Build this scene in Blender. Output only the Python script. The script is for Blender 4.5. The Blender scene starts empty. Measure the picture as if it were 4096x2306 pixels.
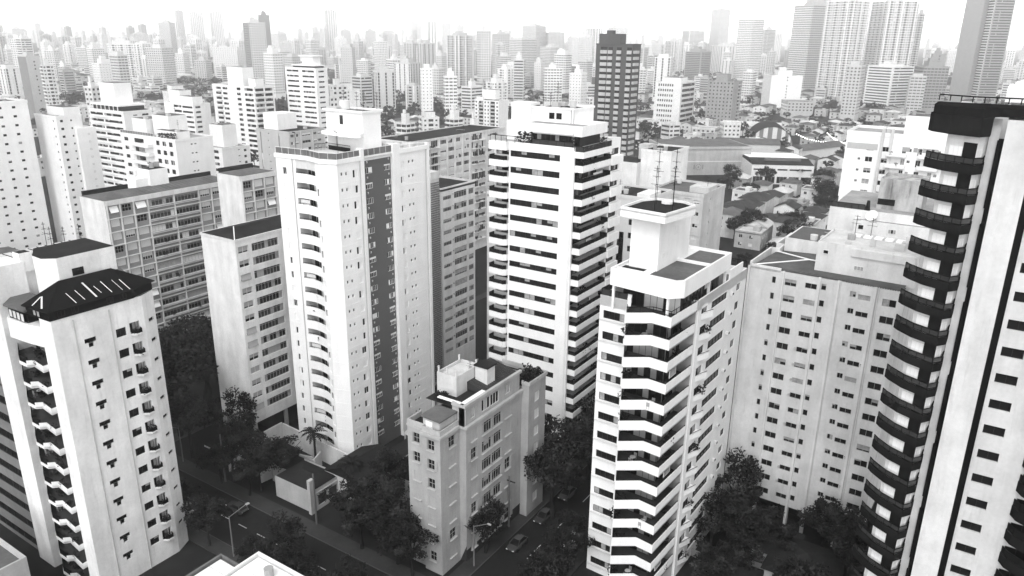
import bpy, math, random
from mathutils import Vector, Matrix
random.seed(11)
SC = bpy.context.scene
COL = SC.collection
R_ = math.radians

# ------------------------------------------------------------------ camera
# X and Y follow the street grid; the camera hovers 76 m up and looks 33 degrees off the Y axis
cam_d = bpy.data.cameras.new('camera'); cam = bpy.data.objects.new('camera', cam_d); COL.objects.link(cam)
cam_d.sensor_width = 36.0; cam_d.lens = 36.0 * 3037 / 4096
cam_d.clip_start = 0.5; cam_d.clip_end = 40000
cam.matrix_world = (Matrix.Translation((0, 0, 76)) @ Matrix.Rotation(R_(33), 4, 'Z')
                    @ Matrix.Rotation(R_(90 - 18.43), 4, 'X') @ Matrix.Rotation(R_(.72), 4, 'Z'))
SC.camera = cam
HAZE = 0.00023

# ------------------------------------------------------------------ sky and sun (bright overcast)
SUN_EL, SUN_AZ = 52.0, 165.0       # azimuth measured clockwise from +Y
W = bpy.data.worlds.new('World'); SC.world = W; W.use_nodes = True
nt = W.node_tree; nt.nodes.clear()
sky = nt.nodes.new('ShaderNodeTexSky'); sky.sky_type = 'NISHITA'; sky.sun_disc = False
sky.sun_elevation = R_(SUN_EL); sky.sun_rotation = R_(SUN_AZ)
sky.air_density = 1.0; sky.dust_density = 0.3; sky.ozone_density = 1.0; sky.altitude = 700
bw = nt.nodes.new('ShaderNodeRGBToBW')          # black-and-white photograph: a colourless sky
bg = nt.nodes.new('ShaderNodeBackground'); bg.inputs['Strength'].default_value = 0.15
wo = nt.nodes.new('ShaderNodeOutputWorld')
nt.links.new(sky.outputs[0], bw.inputs[0]); nt.links.new(bw.outputs[0], bg.inputs[0]); nt.links.new(bg.outputs[0], wo.inputs[0])
sd = bpy.data.lights.new('sun', 'SUN'); sd.energy = 0.5; sd.angle = R_(25)
so = bpy.data.objects.new('sun', sd); COL.objects.link(so)
saz = R_(SUN_AZ)
sdir = Vector((math.sin(saz) * math.cos(R_(SUN_EL)), math.cos(saz) * math.cos(R_(SUN_EL)), math.sin(R_(SUN_EL))))
so.rotation_euler = (-sdir).to_track_quat('-Z', 'Y').to_euler()
SC.view_settings.view_transform = 'Standard'; SC.view_settings.look = 'None'
SC.view_settings.exposure = 1.95; SC.view_settings.gamma = 1.0; SC.view_settings.use_curve_mapping = False
SC.render.engine = 'CYCLES'
SC.cycles.use_denoising = True
SC.cycles.max_bounces = 6; SC.cycles.diffuse_bounces = 3; SC.cycles.glossy_bounces = 2
SC.cycles.transmission_bounces = 2; SC.cycles.volume_bounces = 2; SC.cycles.transparent_max_bounces = 8

# ------------------------------------------------------------------ materials (all greys)
MATS = {}
def mat(name, v, rough=.8, var=.0, streak=.0, scale=1.0, spec=.05, bump=0.0, dirt=0.0):
    if name in MATS: return MATS[name]
    m = bpy.data.materials.new(name); m.use_nodes = True; n = m.node_tree; b = n.nodes['Principled BSDF']
    b.inputs['Base Color'].default_value = (v, v, v, 1); b.inputs['Roughness'].default_value = rough
    b.inputs['Specular IOR Level'].default_value = spec
    if var or streak or bump:
        geo = n.nodes.new('ShaderNodeNewGeometry')
        def noise(sc3, detail, s):
            mp = n.nodes.new('ShaderNodeMapping'); mp.inputs['Scale'].default_value = sc3
            tx = n.nodes.new('ShaderNodeTexNoise'); tx.inputs['Scale'].default_value = s; tx.inputs['Detail'].default_value = detail
            n.links.new(geo.outputs['Position'], mp.inputs['Vector']); n.links.new(mp.outputs[0], tx.inputs['Vector'])
            return tx
        fac = None
        def add(tx, lo, hi, amt):
            nonlocal fac
            r = n.nodes.new('ShaderNodeMapRange'); r.inputs['From Min'].default_value = lo; r.inputs['From Max'].default_value = hi
            r.inputs['To Min'].default_value = 1 - amt; r.inputs['To Max'].default_value = 1.0
            n.links.new(tx.outputs['Fac'], r.inputs['Value'])
            if fac is None: fac = r.outputs[0]
            else:
                mu = n.nodes.new('ShaderNodeMath'); mu.operation = 'MULTIPLY'
                n.links.new(fac, mu.inputs[0]); n.links.new(r.outputs[0], mu.inputs[1]); fac = mu.outputs[0]
        if var: add(noise((1, 1, 1), 6, .35 * scale), .3, .7, var); add(noise((1, 1, 1), 4, 2.7 * scale), .3, .7, var * .5)
        if streak: add(noise((1.0, 1.0, .16), 6, .6), .36, .6, streak); add(noise((1, 1, .14), 4, 2.2), .24, .42, streak)
        if fac is not None:
            mu = n.nodes.new('ShaderNodeMath'); mu.operation = 'MULTIPLY'; mu.inputs[1].default_value = v
            n.links.new(fac, mu.inputs[0]); n.links.new(mu.outputs[0], b.inputs['Base Color'])
        if bump:
            bp = n.nodes.new('ShaderNodeBump'); bp.inputs['Strength'].default_value = bump; bp.inputs['Distance'].default_value = .05
            tx = noise((1, 1, 1), 8, 6 * scale); n.links.new(tx.outputs['Fac'], bp.inputs['Height']); n.links.new(bp.outputs[0], b.inputs['Normal'])
    MATS[name] = m
    return m
def plaster(v): return mat('plaster_%d' % round(v * 100), v, .85, .07, .05)
def aged(v): return mat('weathered_plaster_%d' % round(v * 100), v, .9, .16, .13)
mat('glass_dark', .010, .15, spec=.25); mat('glass_grey', .04, .2, .3, spec=.35); mat('glass_pale', .16, .3, .35, spec=.5)
mat('frame_white', .72, .5); mat('frame_dark', .02, .4); mat('frame_metal', .32, .45)
mat('blind_pale', .62, .7, .08); mat('blind_white', .82, .6, .05); mat('blind_grey', .34, .7, .1); mat('curtain', .42, .8, .45, scale=4)
mat('roof_dark', .03, .9, .45, scale=.8); mat('roof_grey', .15, .85, .35, scale=.8); mat('roof_concrete', .36, .85, .3, scale=.9)
mat('roof_pale', .62, .8, .25, scale=.8); mat('roof_white', .82, .6, .06); mat('fibre_cement', .13, .9, .35, scale=.9)
mat('clay_tile', .06, .9, .4, scale=1.2, bump=.4); mat('clay_tile_pale', .12, .9, .4, scale=1.2, bump=.4)
mat('black_metal', .010, .6, spec=.0); mat('black_panel', .012, .6, .3, spec=.0); mat('black_parapet', .016, .7, .35, spec=.0)
mat('steel', .16, .5); mat('shaded_balcony_tile', .07, .8, .3, scale=2); mat('dark_strip', .115, .8, .06); mat('brown_tower', .085, .8, .12)  # balcony floor tile coloured dark to paint in the shadow inside the balconies
mat('asphalt', .022, .9, .3, scale=.5); mat('pavement', .05, .9, .3, scale=.8); mat('kerb', .08, .9, .2)
mat('ground_earth', .03, .95, .5, scale=.12); mat('bark', .03, .95, .4); mat('soil', .03, .95, .4)
mat('leaf', .026, .8, .55, scale=1.5, spec=.05); mat('leaf_light', .05, .8, .5, scale=1.5, spec=.05); mat('plant', .025, .8, .5, scale=3)
mat('paint_line', .5, .8, .2); mat('skin', .3, .7); mat('tyre', .02, .9); mat('lamp_white', .8, .4)
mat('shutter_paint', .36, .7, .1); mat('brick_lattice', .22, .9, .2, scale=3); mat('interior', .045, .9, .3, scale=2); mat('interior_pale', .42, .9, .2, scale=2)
M = MATS
def car_paint(v):
    return mat('car_paint_%d' % round(v * 100), v, .22, spec=.6)

# ------------------------------------------------------------------ mesh builder
class MB:
    def __init__(s): s.v = []; s.f = []; s.m = []
    def quad(s, a, b, c, d, m=0):
        i = len(s.v); s.v += [a, b, c, d]; s.f.append((i, i + 1, i + 2, i + 3)); s.m.append(m)
    def tri(s, a, b, c, m=0):
        i = len(s.v); s.v += [a, b, c]; s.f.append((i, i + 1, i + 2)); s.m.append(m)
    def box(s, x0, x1, y0, y1, z0, z1, m=0, mt=None):
        i = len(s.v)
        s.v += [(x0, y0, z0), (x1, y0, z0), (x1, y1, z0), (x0, y1, z0), (x0, y0, z1), (x1, y0, z1), (x1, y1, z1), (x0, y1, z1)]
        for k, q in enumerate(((0, 3, 2, 1), (4, 5, 6, 7), (0, 1, 5, 4), (1, 2, 6, 5), (2, 3, 7, 6), (3, 0, 4, 7))):
            s.f.append(tuple(i + j for j in q)); s.m.append(mt if (k == 1 and mt is not None) else m)
    def prism(s, poly, z0, z1, m=0, mt=None, z0s=None):
        n = len(poly); i = len(s.v)
        s.v += [(p[0], p[1], z0) for p in poly] + [(p[0], p[1], z1) for p in poly]
        for k in range(n):
            j = (k + 1) % n; s.f.append((i + k, i + j, i + n + j, i + n + k)); s.m.append(m)
        s.f.append(tuple(i + n + k for k in range(n))); s.m.append(m if mt is None else mt)
        s.f.append(tuple(i + k for k in reversed(range(n)))); s.m.append(m)
    def beam(s, p, q, r=.03, m=0, n=4):
        p = Vector(p); q = Vector(q); d = (q - p)
        if d.length < 1e-6: return
        d.normalize(); a = d.orthogonal().normalized(); b = d.cross(a); i = len(s.v)
        for c in (p, q):
            for k in range(n):
                t = 2 * math.pi * (k + .5) / n; s.v.append(tuple(c + a * (r * math.cos(t)) + b * (r * math.sin(t))))
        for k in range(n):
            j = (k + 1) % n; s.f.append((i + k, i + j, i + n + j, i + n + k)); s.m.append(m)
        s.f.append(tuple(i + k for k in reversed(range(n)))); s.m.append(m)
        s.f.append(tuple(i + n + k for k in range(n))); s.m.append(m)
    def cone(s, x, y, z0, z1, r0, r1, n=8, m=0):
        i = len(s.v)
        for z, r in ((z0, r0), (z1, r1)):
            for k in range(n):
                t = 2 * math.pi * k / n; s.v.append((x + r * math.cos(t), y + r * math.sin(t), z))
        for k in range(n):
            j = (k + 1) % n; s.f.append((i + k, i + j, i + n + j, i + n + k)); s.m.append(m)
        s.f.append(tuple(i + n + k for k in range(n))); s.m.append(m)
        s.f.append(tuple(i + k for k in reversed(range(n)))); s.m.append(m)
    def wall(s, O, U, L, z0, z1, ops, depth=.22, m=0, mr=None):
        """wall face along U from O, outward normal (U.y,-U.x); ops=(s0,s1,za,zb) become real openings with reveals"""
        ux, uy = U; nx, ny = uy, -ux; mr = m if mr is None else mr
        P = lambda a, z, d=0: (O[0] + ux * a - nx * d, O[1] + uy * a - ny * d, z)
        zs = sorted({z0, z1, *[min(max(o[2], z0), z1) for o in ops], *[min(max(o[3], z0), z1) for o in ops]})
        for za, zb in zip(zs, zs[1:]):
            if zb - za < 1e-5: continue
            zc = (za + zb) / 2; a = 0.0
            for o in sorted([o for o in ops if o[2] < zc < o[3]], key=lambda o: o[0]):
                if o[0] > a + 1e-5: s.quad(P(a, za), P(o[0], za), P(o[0], zb), P(a, zb), m)
                a = max(a, o[1])
            if a < L - 1e-5: s.quad(P(a, za), P(L, za), P(L, zb), P(a, zb), m)
        for (a, b, c, d) in ops:
            s.quad(P(a, c), P(a, c, depth), P(a, d, depth), P(a, d), mr)
            s.quad(P(b, c, depth), P(b, c), P(b, d), P(b, d, depth), mr)
            s.quad(P(a, c, depth), P(a, c), P(b, c), P(b, c, depth), mr)
            s.quad(P(a, d), P(a, d, depth), P(b, d, depth), P(b, d), mr)
    def mesh(s, name, mats):
        me = bpy.data.meshes.new(name); me.from_pydata(s.v, [], s.f)
        for m in mats: me.materials.append(m)
        if len(mats) > 1: me.polygons.foreach_set('material_index', s.m)
        me.update(); return me
    def build(s, name, mats, parent=None, loc=(0, 0, 0), rz=0, kind=None):
        return obj(name, s.mesh(name, mats if isinstance(mats, (list, tuple)) else [mats]), parent, loc, rz, kind)
def obj(name, me, parent=None, loc=(0, 0, 0), rz=0, kind=None):
    o = bpy.data.objects.new(name, me); COL.objects.link(o); o.location = loc
    if rz: o.rotation_euler = (0, 0, rz)
    if parent is not None: o.parent = parent
    if kind: o['kind'] = kind
    return o
def thing(name, label, cat, loc=(0, 0, 0), rz=0, group=None):
    o = bpy.data.objects.new(name, None); COL.objects.link(o); o.location = loc; o.rotation_euler = (0, 0, rz)
    o.empty_display_size = .1
    o['label'] = label; o['category'] = cat
    if group: o['group'] = group
    return o
def tag(o, label, cat, group=None):
    o['label'] = label; o['category'] = cat
    if group: o['group'] = group
    return o

# ------------------------------------------------------------------ windows: frame, panes and blinds with depth, mesh data shared
WC = {}
def wmesh(w, h, cols=2, rows=1, blinds=(), fr=.05, fm='frame_white', gm='glass_dark', bm='blind_pale', transom=0, awn=0):
    """cols x rows lights; blinds = per column fraction covered from the top (0..1); awn: sash swung out at the foot"""
    key = (round(w, 2), round(h, 2), cols, rows, tuple(blinds), fr, fm, gm, bm, transom, awn)
    if key in WC: return WC[key]
    b = MB()
    b.quad((0, .07, 0), (w, .07, 0), (w, .07, h), (0, .07, h), 1)
    b.box(0, w, 0, .08, 0, fr, 0); b.box(0, w, 0, .08, h - fr, h, 0); b.box(0, fr, 0, .08, fr, h - fr, 0); b.box(w - fr, w, 0, .08, fr, h - fr, 0)
    for c in range(1, cols): x = w * c / cols; b.box(x - fr / 2, x + fr / 2, .01, .08, fr, h - fr, 0)
    for r in range(1, rows): z = h * r / rows; b.box(fr, w - fr, .02, .08, z - fr / 2, z + fr / 2, 0)
    if transom: z = h * transom; b.box(fr, w - fr, .01, .08, z - fr / 2, z + fr / 2, 0)
    for c, f in enumerate(blinds):
        if f <= 0: continue
        x0 = w * c / max(1, len(blinds)); x1 = w * (c + 1) / len(blinds)
        b.box(x0 + fr * .5, x1 - fr * .5, .03, .06, h - (h - fr) * f, h - fr * .4, 2)
    if awn:
        b.quad((.03, .02, h * .97), (.03, -awn, h * .12), (w - .03, -awn, h * .12), (w - .03, .02, h * .97), 2)
        b.quad((.03, -awn + .03, h * .12), (.03, .05, h * .97), (w - .03, .05, h * .97), (w - .03, -awn + .03, h * .12), 2)
    me = b.mesh('window', [M[fm], M[gm], M[bm]]); WC[key] = me
    return me
def windows(parent, O, U, ops, fn, depth=.22, name='window', z=0):
    """one window object in every opening; fn(i, op) gives wmesh keywords"""
    ux, uy = U; nx, ny = uy, -ux; rz = math.atan2(uy, ux)
    for i, o in enumerate(ops):
        kw = fn(i, o)
        if kw is None: continue
        me = wmesh(o[1] - o[0], o[3] - o[2], **kw)
        d = depth - .08
        obj(name, me, parent, (O[0] + ux * o[0] - nx * d, O[1] + uy * o[0] - ny * d, o[2] + z), rz)
def rail(mb, path, z, h=1.0, step=1.2, r=.03, m=0, mid=0, panel=None):
    for (a, b) in zip(path, path[1:]):
        mb.beam((a[0], a[1], z + h), (b[0], b[1], z + h), r * 1.3, m)
        if mid: mb.beam((a[0], a[1], z + h * mid), (b[0], b[1], z + h * mid), r, m)
        L = math.hypot(b[0] - a[0], b[1] - a[1]); n = max(1, round(L / step))
        for k in range(n + 1):
            t = k / n; x = a[0] + (b[0] - a[0]) * t; y = a[1] + (b[1] - a[1]) * t; mb.beam((x, y, z), (x, y, z + h), r, m)
        if panel is not None: mb.quad((a[0], a[1], z + .05), (b[0], b[1], z + .05), (b[0], b[1], z + h - .06), (a[0], a[1], z + h - .06), panel)
def parapet(mb, path, z0, z1, t=.15, m=0, mt=None):
    """upright band of thickness t along a polyline, inner side on the left of travel"""
    n = len(path); inn = []
    for i, p in enumerate(path):
        a = Vector(path[max(0, i - 1)]); b = Vector(path[min(n - 1, i + 1)]); d = (b - a).normalized(); inn.append((p[0] - d.y * t, p[1] + d.x * t))
    for i in range(n - 1):
        a, b, c, d = path[i], path[i + 1], inn[i + 1], inn[i]
        mb.quad((a[0], a[1], z0), (b[0], b[1], z0), (b[0], b[1], z1), (a[0], a[1], z1), m)
        mb.quad((c[0], c[1], z0), (d[0], d[1], z0), (d[0], d[1], z1), (c[0], c[1], z1), m)
        mb.quad((a[0], a[1], z1), (b[0], b[1], z1), (c[0], c[1], z1), (d[0], d[1], z1), m if mt is None else mt)
        mb.quad((d[0], d[1], z0), (c[0], c[1], z0), (b[0], b[1], z0), (a[0], a[1], z0), m)
    for k in (0, n - 1):
        a, d = path[k], inn[k]; mb.quad((a[0], a[1], z0), (d[0], d[1], z0), (d[0], d[1], z1), (a[0], a[1], z1), m)
def roof_slab(mb, x0, x1, y0, y1, z, h=.6, t=.2, m=0, mt=1):
    """flat roof deck inside a parapet upstand"""
    mb.quad((x0 + t, y0 + t, z), (x1 - t, y0 + t, z), (x1 - t, y1 - t, z), (x0 + t, y1 - t, z), mt)
    mb.box(x0, x1, y0, y0 + t, z - .3, z + h, m); mb.box(x0, x1, y1 - t, y1, z - .3, z + h, m)
    mb.box(x0, x0 + t, y0 + t, y1 - t, z - .3, z + h, m); mb.box(x1 - t, x1, y0 + t, y1 - t, z - .3, z + h, m)
def antenna(parent, x, y, z, h=4, name='antenna'):
    b = MB(); b.beam((x, y, z), (x, y, z + h), .04)
    for k in range(3):
        zz = z + h * (.6 + .17 * k); w = .7 - .15 * k; b.beam((x - w, y, zz), (x + w, y, zz), .025); b.beam((x, y - w * .6, zz - .1), (x, y + w * .6, zz - .1), .025)
    return b.build(name, M['black_metal'], parent)
def plant_mesh(seed, n=60, r=.5, h=.8):
    k = ('plant', seed, n, r, h)
    if k in WC: return WC[k]
    rd = random.Random(seed); b = MB()
    for _ in range(n):
        a = rd.uniform(0, 6.28); q = r * math.sqrt(rd.random()); z = rd.uniform(.05, h); s = rd.uniform(.08, .2)
        c = Vector((q * math.cos(a), q * math.sin(a), z)); u = Vector((rd.gauss(0, 1), rd.gauss(0, 1), rd.gauss(0, .6))).normalized() * s
        v = u.orthogonal().normalized() * s * .5
        b.quad(tuple(c - u), tuple(c - v), tuple(c + u), tuple(c + v))
    WC[k] = b.mesh('plant', [M['plant']]); return WC[k]
def potted(parent, x, y, z, s=1.0):
    o = obj('plant', plant_mesh(random.randint(0, 5), 60), parent, (x, y, z)); o.scale = (s, s, s * random.uniform(.8, 1.5)); o.rotation_euler = (0, 0, random.uniform(0, 6)); return o
RND = random.Random(5)
def blindmix(cols=2, p=(.35, .35, .3), **kw):
    """random mix of open, half drawn and fully drawn blinds"""
    def fn(i, o):
        r = RND.random()
        if r < p[0]: b = ()
        elif r < p[0] + p[1]: b = tuple(RND.choice((0, 0, .3, .55, 1)) for _ in range(cols))
        else: b = tuple([RND.choice((.6, .8, 1))] * cols)
        d = dict(cols=cols, blinds=b); d.update(kw); return d
    return fn

def clutter(parent, x0, x1, y0, y1, z, seed, n=5):
    """tanks, vents, pipes and masts scattered over a flat roof"""
    rd = random.Random(seed)
    for k in range(n):
        x, y = rd.uniform(x0, x1), rd.uniform(y0, y1); r = rd.random(); b = MB()
        if r < .3: b.cone(x, y, z, z + rd.uniform(.7, 1.3), .55, .6, 10); b.build('water_tank', [M['frame_metal'] if rd.random() < .5 else plaster(.6)], parent)
        elif r < .6: w = rd.uniform(.3, .9); b.box(x - w, x + w, y - w * .7, y + w * .7, z, z + rd.uniform(.3, 1.1)); b.build('roof_vent', [plaster(.5)], parent)
        elif r < .8: q = (x + rd.uniform(-3, 3), y + rd.uniform(-3, 3)); b.beam((x, y, z + .15), (q[0], y, z + .15), .07); b.beam((q[0], y, z + .15), (q[0], q[1], z + .15), .07); b.build('roof_pipe', [M['frame_metal']], parent)
        else: antenna(parent, x, y, z, rd.uniform(1.8, 3.6))
# ------------------------------------------------------------------ ground, streets
def sheet(name, x0, x1, y0, y1, z, m):
    b = MB(); b.quad((x0, y0, z), (x1, y0, z), (x1, y1, z), (x0, y1, z)); o = b.build(name, M[m]); o['kind'] = 'structure'; return o
sheet('ground', -9000, 5200, -1500, 9000, 0, 'ground_earth')
sheet('road', -260, 60, 59.5, 68.5, .004, 'asphalt')
sheet('road', -55.5, -45.5, -40, 59.5, .005, 'asphalt'); sheet('road', -55.5, -45.5, 68.5, 420, .005, 'asphalt')
sheet('road', -137.5, -128.5, 68.5, 600, .005, 'asphalt'); sheet('road', -260, 30, 250, 258, .008, 'asphalt')
for i, (x0, x1, y0, y1) in enumerate(((-128.5, -55.5, 68.5, 71.2), (-45.5, 50, 68.5, 71.2), (-260, -55.5, 57, 59.5), (-45.5, 50, 57, 59.5),
                                      (-58, -55.5, 71.2, 250), (-45.5, -43, 71.2, 250), (-128.5, -126, 71.2, 250))):
    b = MB(); b.box(x0, x1, y0, y1, -.1, .13, 0); o = b.build('pavement', M['pavement']); o['kind'] = 'structure'
    k = MB()
    if x1 - x0 > y1 - y0:
        yy = y0 - .12 if y0 > 60 else y1; k.box(x0, x1, yy, yy + .12, -.1, .136, 0)
    else:
        xx = x1 if x0 < -50 else x0 - .12; k.box(xx, xx + .12, y0, y1, -.1, .136, 0)
    k.build('kerb', M['kerb'], o)
for i in range(14):
    y = 74 + i * 9; b = MB(); b.quad((-50.6, y, .009), (-50.45, y, .009), (-50.45, y + 4, .009), (-50.6, y + 4, .009)); o = b.build('road_marking', M['paint_line']); o['kind'] = 'structure'
for i in range(20):
    x = -130 + i * 4.5
    if -58 < x < -43: continue
    b = MB(); b.quad((x, 63.9, .009), (x + 2, 63.9, .009), (x + 2, 64.05, .009), (x, 64.05, .009)); o = b.build('road_marking', M['paint_line']); o['kind'] = 'structure'
for i in range(9):
    b = MB(); x = -55 + i * 1.05; b.quad((x, 69.2, .009), (x + .5, 69.2, .009), (x + .5, 72.2, .009), (x, 72.2, .009)); o = b.build('road_marking', M['paint_line']); o['kind'] = 'structure'

X_, Y_ = (1, 0), (0, 1)
def furn(parent, x, y, z):
    """small balcony table with two chairs"""
    b = MB(); b.cone(x, y, z, z + .7, .06, .06, 6); b.cone(x, y, z + .7, z + .75, .42, .42, 10); b.build('balcony_table', [M['blind_pale']], parent)
    for d in (-.65, .65):
        c = MB(); c.box(x - .22, x + .22, y + d - .22, y + d + .22, z + .4, z + .46); c.box(x - .22, x + .22, y + d * 1.3 - .03, y + d * 1.3 + .03, z + .46, z + .95)
        for a in (-.18, .18):
            for e in (-.18, .18): c.beam((x + a, y + d + e, z), (x + a, y + d + e, z + .4), .03)
        c.build('balcony_chair', [M['blind_grey']], parent)
def downpipe(parent, x, y, z0, z1):
    b = MB(); b.cone(x, y, z0, z1, .07, .07, 6); b.build('downpipe', [plaster(.5)], parent)
# ================================================================== A: white tower with curved balconies and a dark vertical strip
def tower_curved():
    t = thing('apartment_tower', 'white tower with curved balconies, grey window strip and tall cube on its roof', 'apartment tower', (-91, 86.5, 0))
    P = 2.66; N = 20; white = plaster(.84)
    rows = [53.05 - P * k for k in range(N)]           # sill heights
    zt = 56.0
    def seg(a, b, cols, fn, dz=0, nm='wall', m=white, top=zt, depth=.18, band=True):
        L = math.hypot(b[0] - a[0], b[1] - a[1]); U = ((b[0] - a[0]) / L, (b[1] - a[1]) / L)
        ops = [(s0, s1, r + z0, r + z1) for r in rows for (s0, s1, z0, z1) in cols if r + z0 > .3]
        w = MB(); w.wall(a, U, L, 0, top, ops, depth)
        if band:
            nx, ny = U[1], -U[0]
            for r in rows[::1]:
                z = r - .62
                if z < 1: continue
                p = (a[0] + nx * .0, a[1] + ny * .0); q = (b[0], b[1])
                w.quad((p[0], p[1], z), (q[0], q[1], z), (q[0] + nx * .03, q[1] + ny * .03, z + .03), (p[0] + nx * .03, p[1] + ny * .03, z + .03))
                w.quad((p[0] + nx * .03, p[1] + ny * .03, z + .03), (q[0] + nx * .03, q[1] + ny * .03, z + .03), (q[0], q[1], z + .1), (p[0], p[1], z + .1))
        w.build(nm, [m], t)
        windows(t, a, U, ops, fn, depth)
    def shut(i, o):
        w = o[1] - o[0]
        r = RND.random()
        if w < .65: return dict(cols=1, blinds=(RND.choice((0, .3, .5)),), fm='frame_white', gm='glass_dark', bm='blind_grey', fr=.07)
        if r < .5: return dict(cols=2, blinds=(0, 1), bm='blind_white', fr=.04)
        if r < .62: return dict(cols=2, blinds=(1, 0), bm='blind_white', fr=.04)
        if r < .7: return dict(cols=2, blinds=(.05, .05), fr=.04)
        return dict(cols=2, blinds=(1, 1), bm='blind_white', fr=.04)
    seg((-14, .45), (-9.6, .8), [(1.4, 2.25, -.1, 1.1)], shut)
    seg((-4.6, .5), (-3.0, 0), [(.25, 1.15, -.35, .95)], shut)
    seg((-3.0, 0), (0, 1.0), [], shut)
    seg((0, 1.0), (0, 6.3), [(.75, 1.25, .65, 1.3), (1.8, 2.3, .6, 1.25), (3.5, 4.65, 0, 1.3)], shut)
    def slide(i, o):
        w = o[1] - o[0]
        if w < .6: return dict(cols=1, fm='frame_white', blinds=(.6,), bm='blind_white')
        return dict(cols=4, blinds=(RND.choice((.0, .25, .4)),) * 4 if RND.random() < .5 else tuple(RND.choice((0, 0, .9)) for _ in range(4)), fm='frame_white', bm='blind_white')
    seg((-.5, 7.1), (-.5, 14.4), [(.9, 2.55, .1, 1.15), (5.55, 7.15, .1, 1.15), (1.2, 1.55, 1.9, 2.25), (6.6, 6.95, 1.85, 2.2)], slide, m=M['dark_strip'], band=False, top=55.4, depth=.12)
    seg((0, 16.2), (0, 24.2), [(.1, 1.25, 0, 1.15), (2.3, 2.85, .65, 1.25), (3.35, 3.9, .65, 1.25)], shut)
    # pillars, far walls, roof
    w = MB()
    w.box(-.8, .22, 6.3, 7.1, 0, 57.7); w.box(-.8, .22, 14.4, 16.2, 0, 57.6); w.box(-.3, .25, 23.7, 24.35, 0, 56.9)
    w.build('pillar', [white], t)
    w = MB(); w.quad((-14, 24.2, 0), (-14, .45, 0), (-14, .45, zt), (-14, 24.2, zt)); w.quad((0, 24.2, 0), (-14, 24.2, 0), (-14, 24.2, zt), (0, 24.2, zt))
    w.quad((-.5, 7.1, 55.4), (-.5, 14.4, 55.4), (-.5, 14.4, 56.0), (-.5, 7.1, 56.0))
    w.build('wall', [white], t)
    r = MB(); r.prism([(-14, .45), (-9.6, .8), (-7, 1.1), (-4.6, .5), (-3, 0), (0, 1), (0, 24.2), (-14, 24.2)], zt - .05, zt, 0)
    r.build('roof', [M['roof_pale']], t)
    r = MB(); path = [(-14.25, .3), (-9.7, .6), (-7, .85), (-4.8, .3), (-3.05, -.2), (.2, .85), (.2, 6.3)]
    parapet(r, path, 55.75, 56.45, .35); r.build('parapet', [white], t)
    r = MB(); parapet(r, [(.2, 16.2), (.25, 24.4)], 55.75, 56.5, .35); r.build('parapet', [white], t)
    r = MB(); parapet(r, [(-.3, 7.1), (-.3, 14.4)], 55.75, 56.25, .3); r.build('parapet', [white], t)
    g = MB(); path = [(-14.0, .55), (-9.6, .9), (-7, 1.1), (-4.7, .55), (-3.0, .1), (-.05, 1.1), (-.05, 6.3)]
    rail(g, path, 56.45, 1.05, 1.3, .035, 0, panel=1); rail(g, [(-.2, 7.1), (-.2, 14.4)], 56.25, 1.2, 1.5, .035, 0, panel=1)
    g.build('railing', [M['frame_white'], M['glass_pale']], t)
    # balcony column: floors, concave parapets, recessed living-room glass
    arc = [(-9.6, .8), (-8.6, 1.0), (-7.3, 1.1), (-6, .9), (-4.6, .5)]
    b = MB(); inner = [(-9.6, 3.0), (-4.6, 3.0)]
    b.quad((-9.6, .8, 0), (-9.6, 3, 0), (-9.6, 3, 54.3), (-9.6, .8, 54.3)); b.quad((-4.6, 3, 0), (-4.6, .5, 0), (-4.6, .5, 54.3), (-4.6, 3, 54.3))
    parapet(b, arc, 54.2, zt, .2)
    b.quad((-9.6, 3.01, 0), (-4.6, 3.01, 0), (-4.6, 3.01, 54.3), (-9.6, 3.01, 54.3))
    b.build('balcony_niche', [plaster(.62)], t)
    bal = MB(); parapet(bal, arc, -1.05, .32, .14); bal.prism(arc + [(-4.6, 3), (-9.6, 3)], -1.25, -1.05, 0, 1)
    me = bal.mesh('balcony', [white, M['shaded_balcony_tile']])
    rm = MB(); rail(rm, [(p[0], p[1] + .07) for p in arc], .32, .22, 1.6, .03); rme = rm.mesh('handrail', [M['black_metal']])
    for k, r0 in enumerate(rows):
        if r0 < 1.5: continue
        bo = obj('balcony', me, t, (0, 0, r0)); obj('handrail', rme, bo)
        if k % 5 == 2: obj('roller_blind', wmesh(2.2, .8, cols=1, blinds=(1,), bm='blind_pale'), t, (-9.3, 1.15, r0 + .38))
        obj('glass_door', wmesh(2.6, 2.05, cols=RND.choice((2, 3)), blinds=(0, 1) if k % 3 else (), fm='frame_white', bm='blind_white', gm='glass_grey'), t, (-9.0, 2.9, r0 - 1.03))
        obj('glass_door', wmesh(1.3, 2.05, cols=1, blinds=(1,) if k % 2 else (), bm='blind_white'), t, (-6.1, 2.9, r0 - 1.03))
        if RND.random() < .55: potted(t, RND.uniform(-8.8, -5.4), 1.5, r0 - 1.0, 1.1)
    # stair cube, terrace fittings
    c = MB(); c.box(-14.5, -5.4, 13, 17.6, zt, 62.5, 0); c.box(-14.7, -5.2, 12.8, 17.8, 62.5, 62.75, 0)
    parapet(c, [(-14.7, 17.8), (-14.7, 12.8), (-5.2, 12.8), (-5.2, 17.8), (-14.7, 17.8)], 62.7, 63.05, -.25)
    c.quad((-14.4, 13.1, 62.76), (-5.5, 13.1, 62.76), (-5.5, 17.5, 62.76), (-14.4, 17.5, 62.76), 1)
    c.box(-13.9, -11.9, 12.6, 13, zt, 59.2, 2); c.box(-11.0, -10.2, 12.93, 13, 60.4, 62.0, 3)
    c.build('stair_cube', [white, M['roof_dark'], plaster(.6), M['glass_grey']], t)
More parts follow.
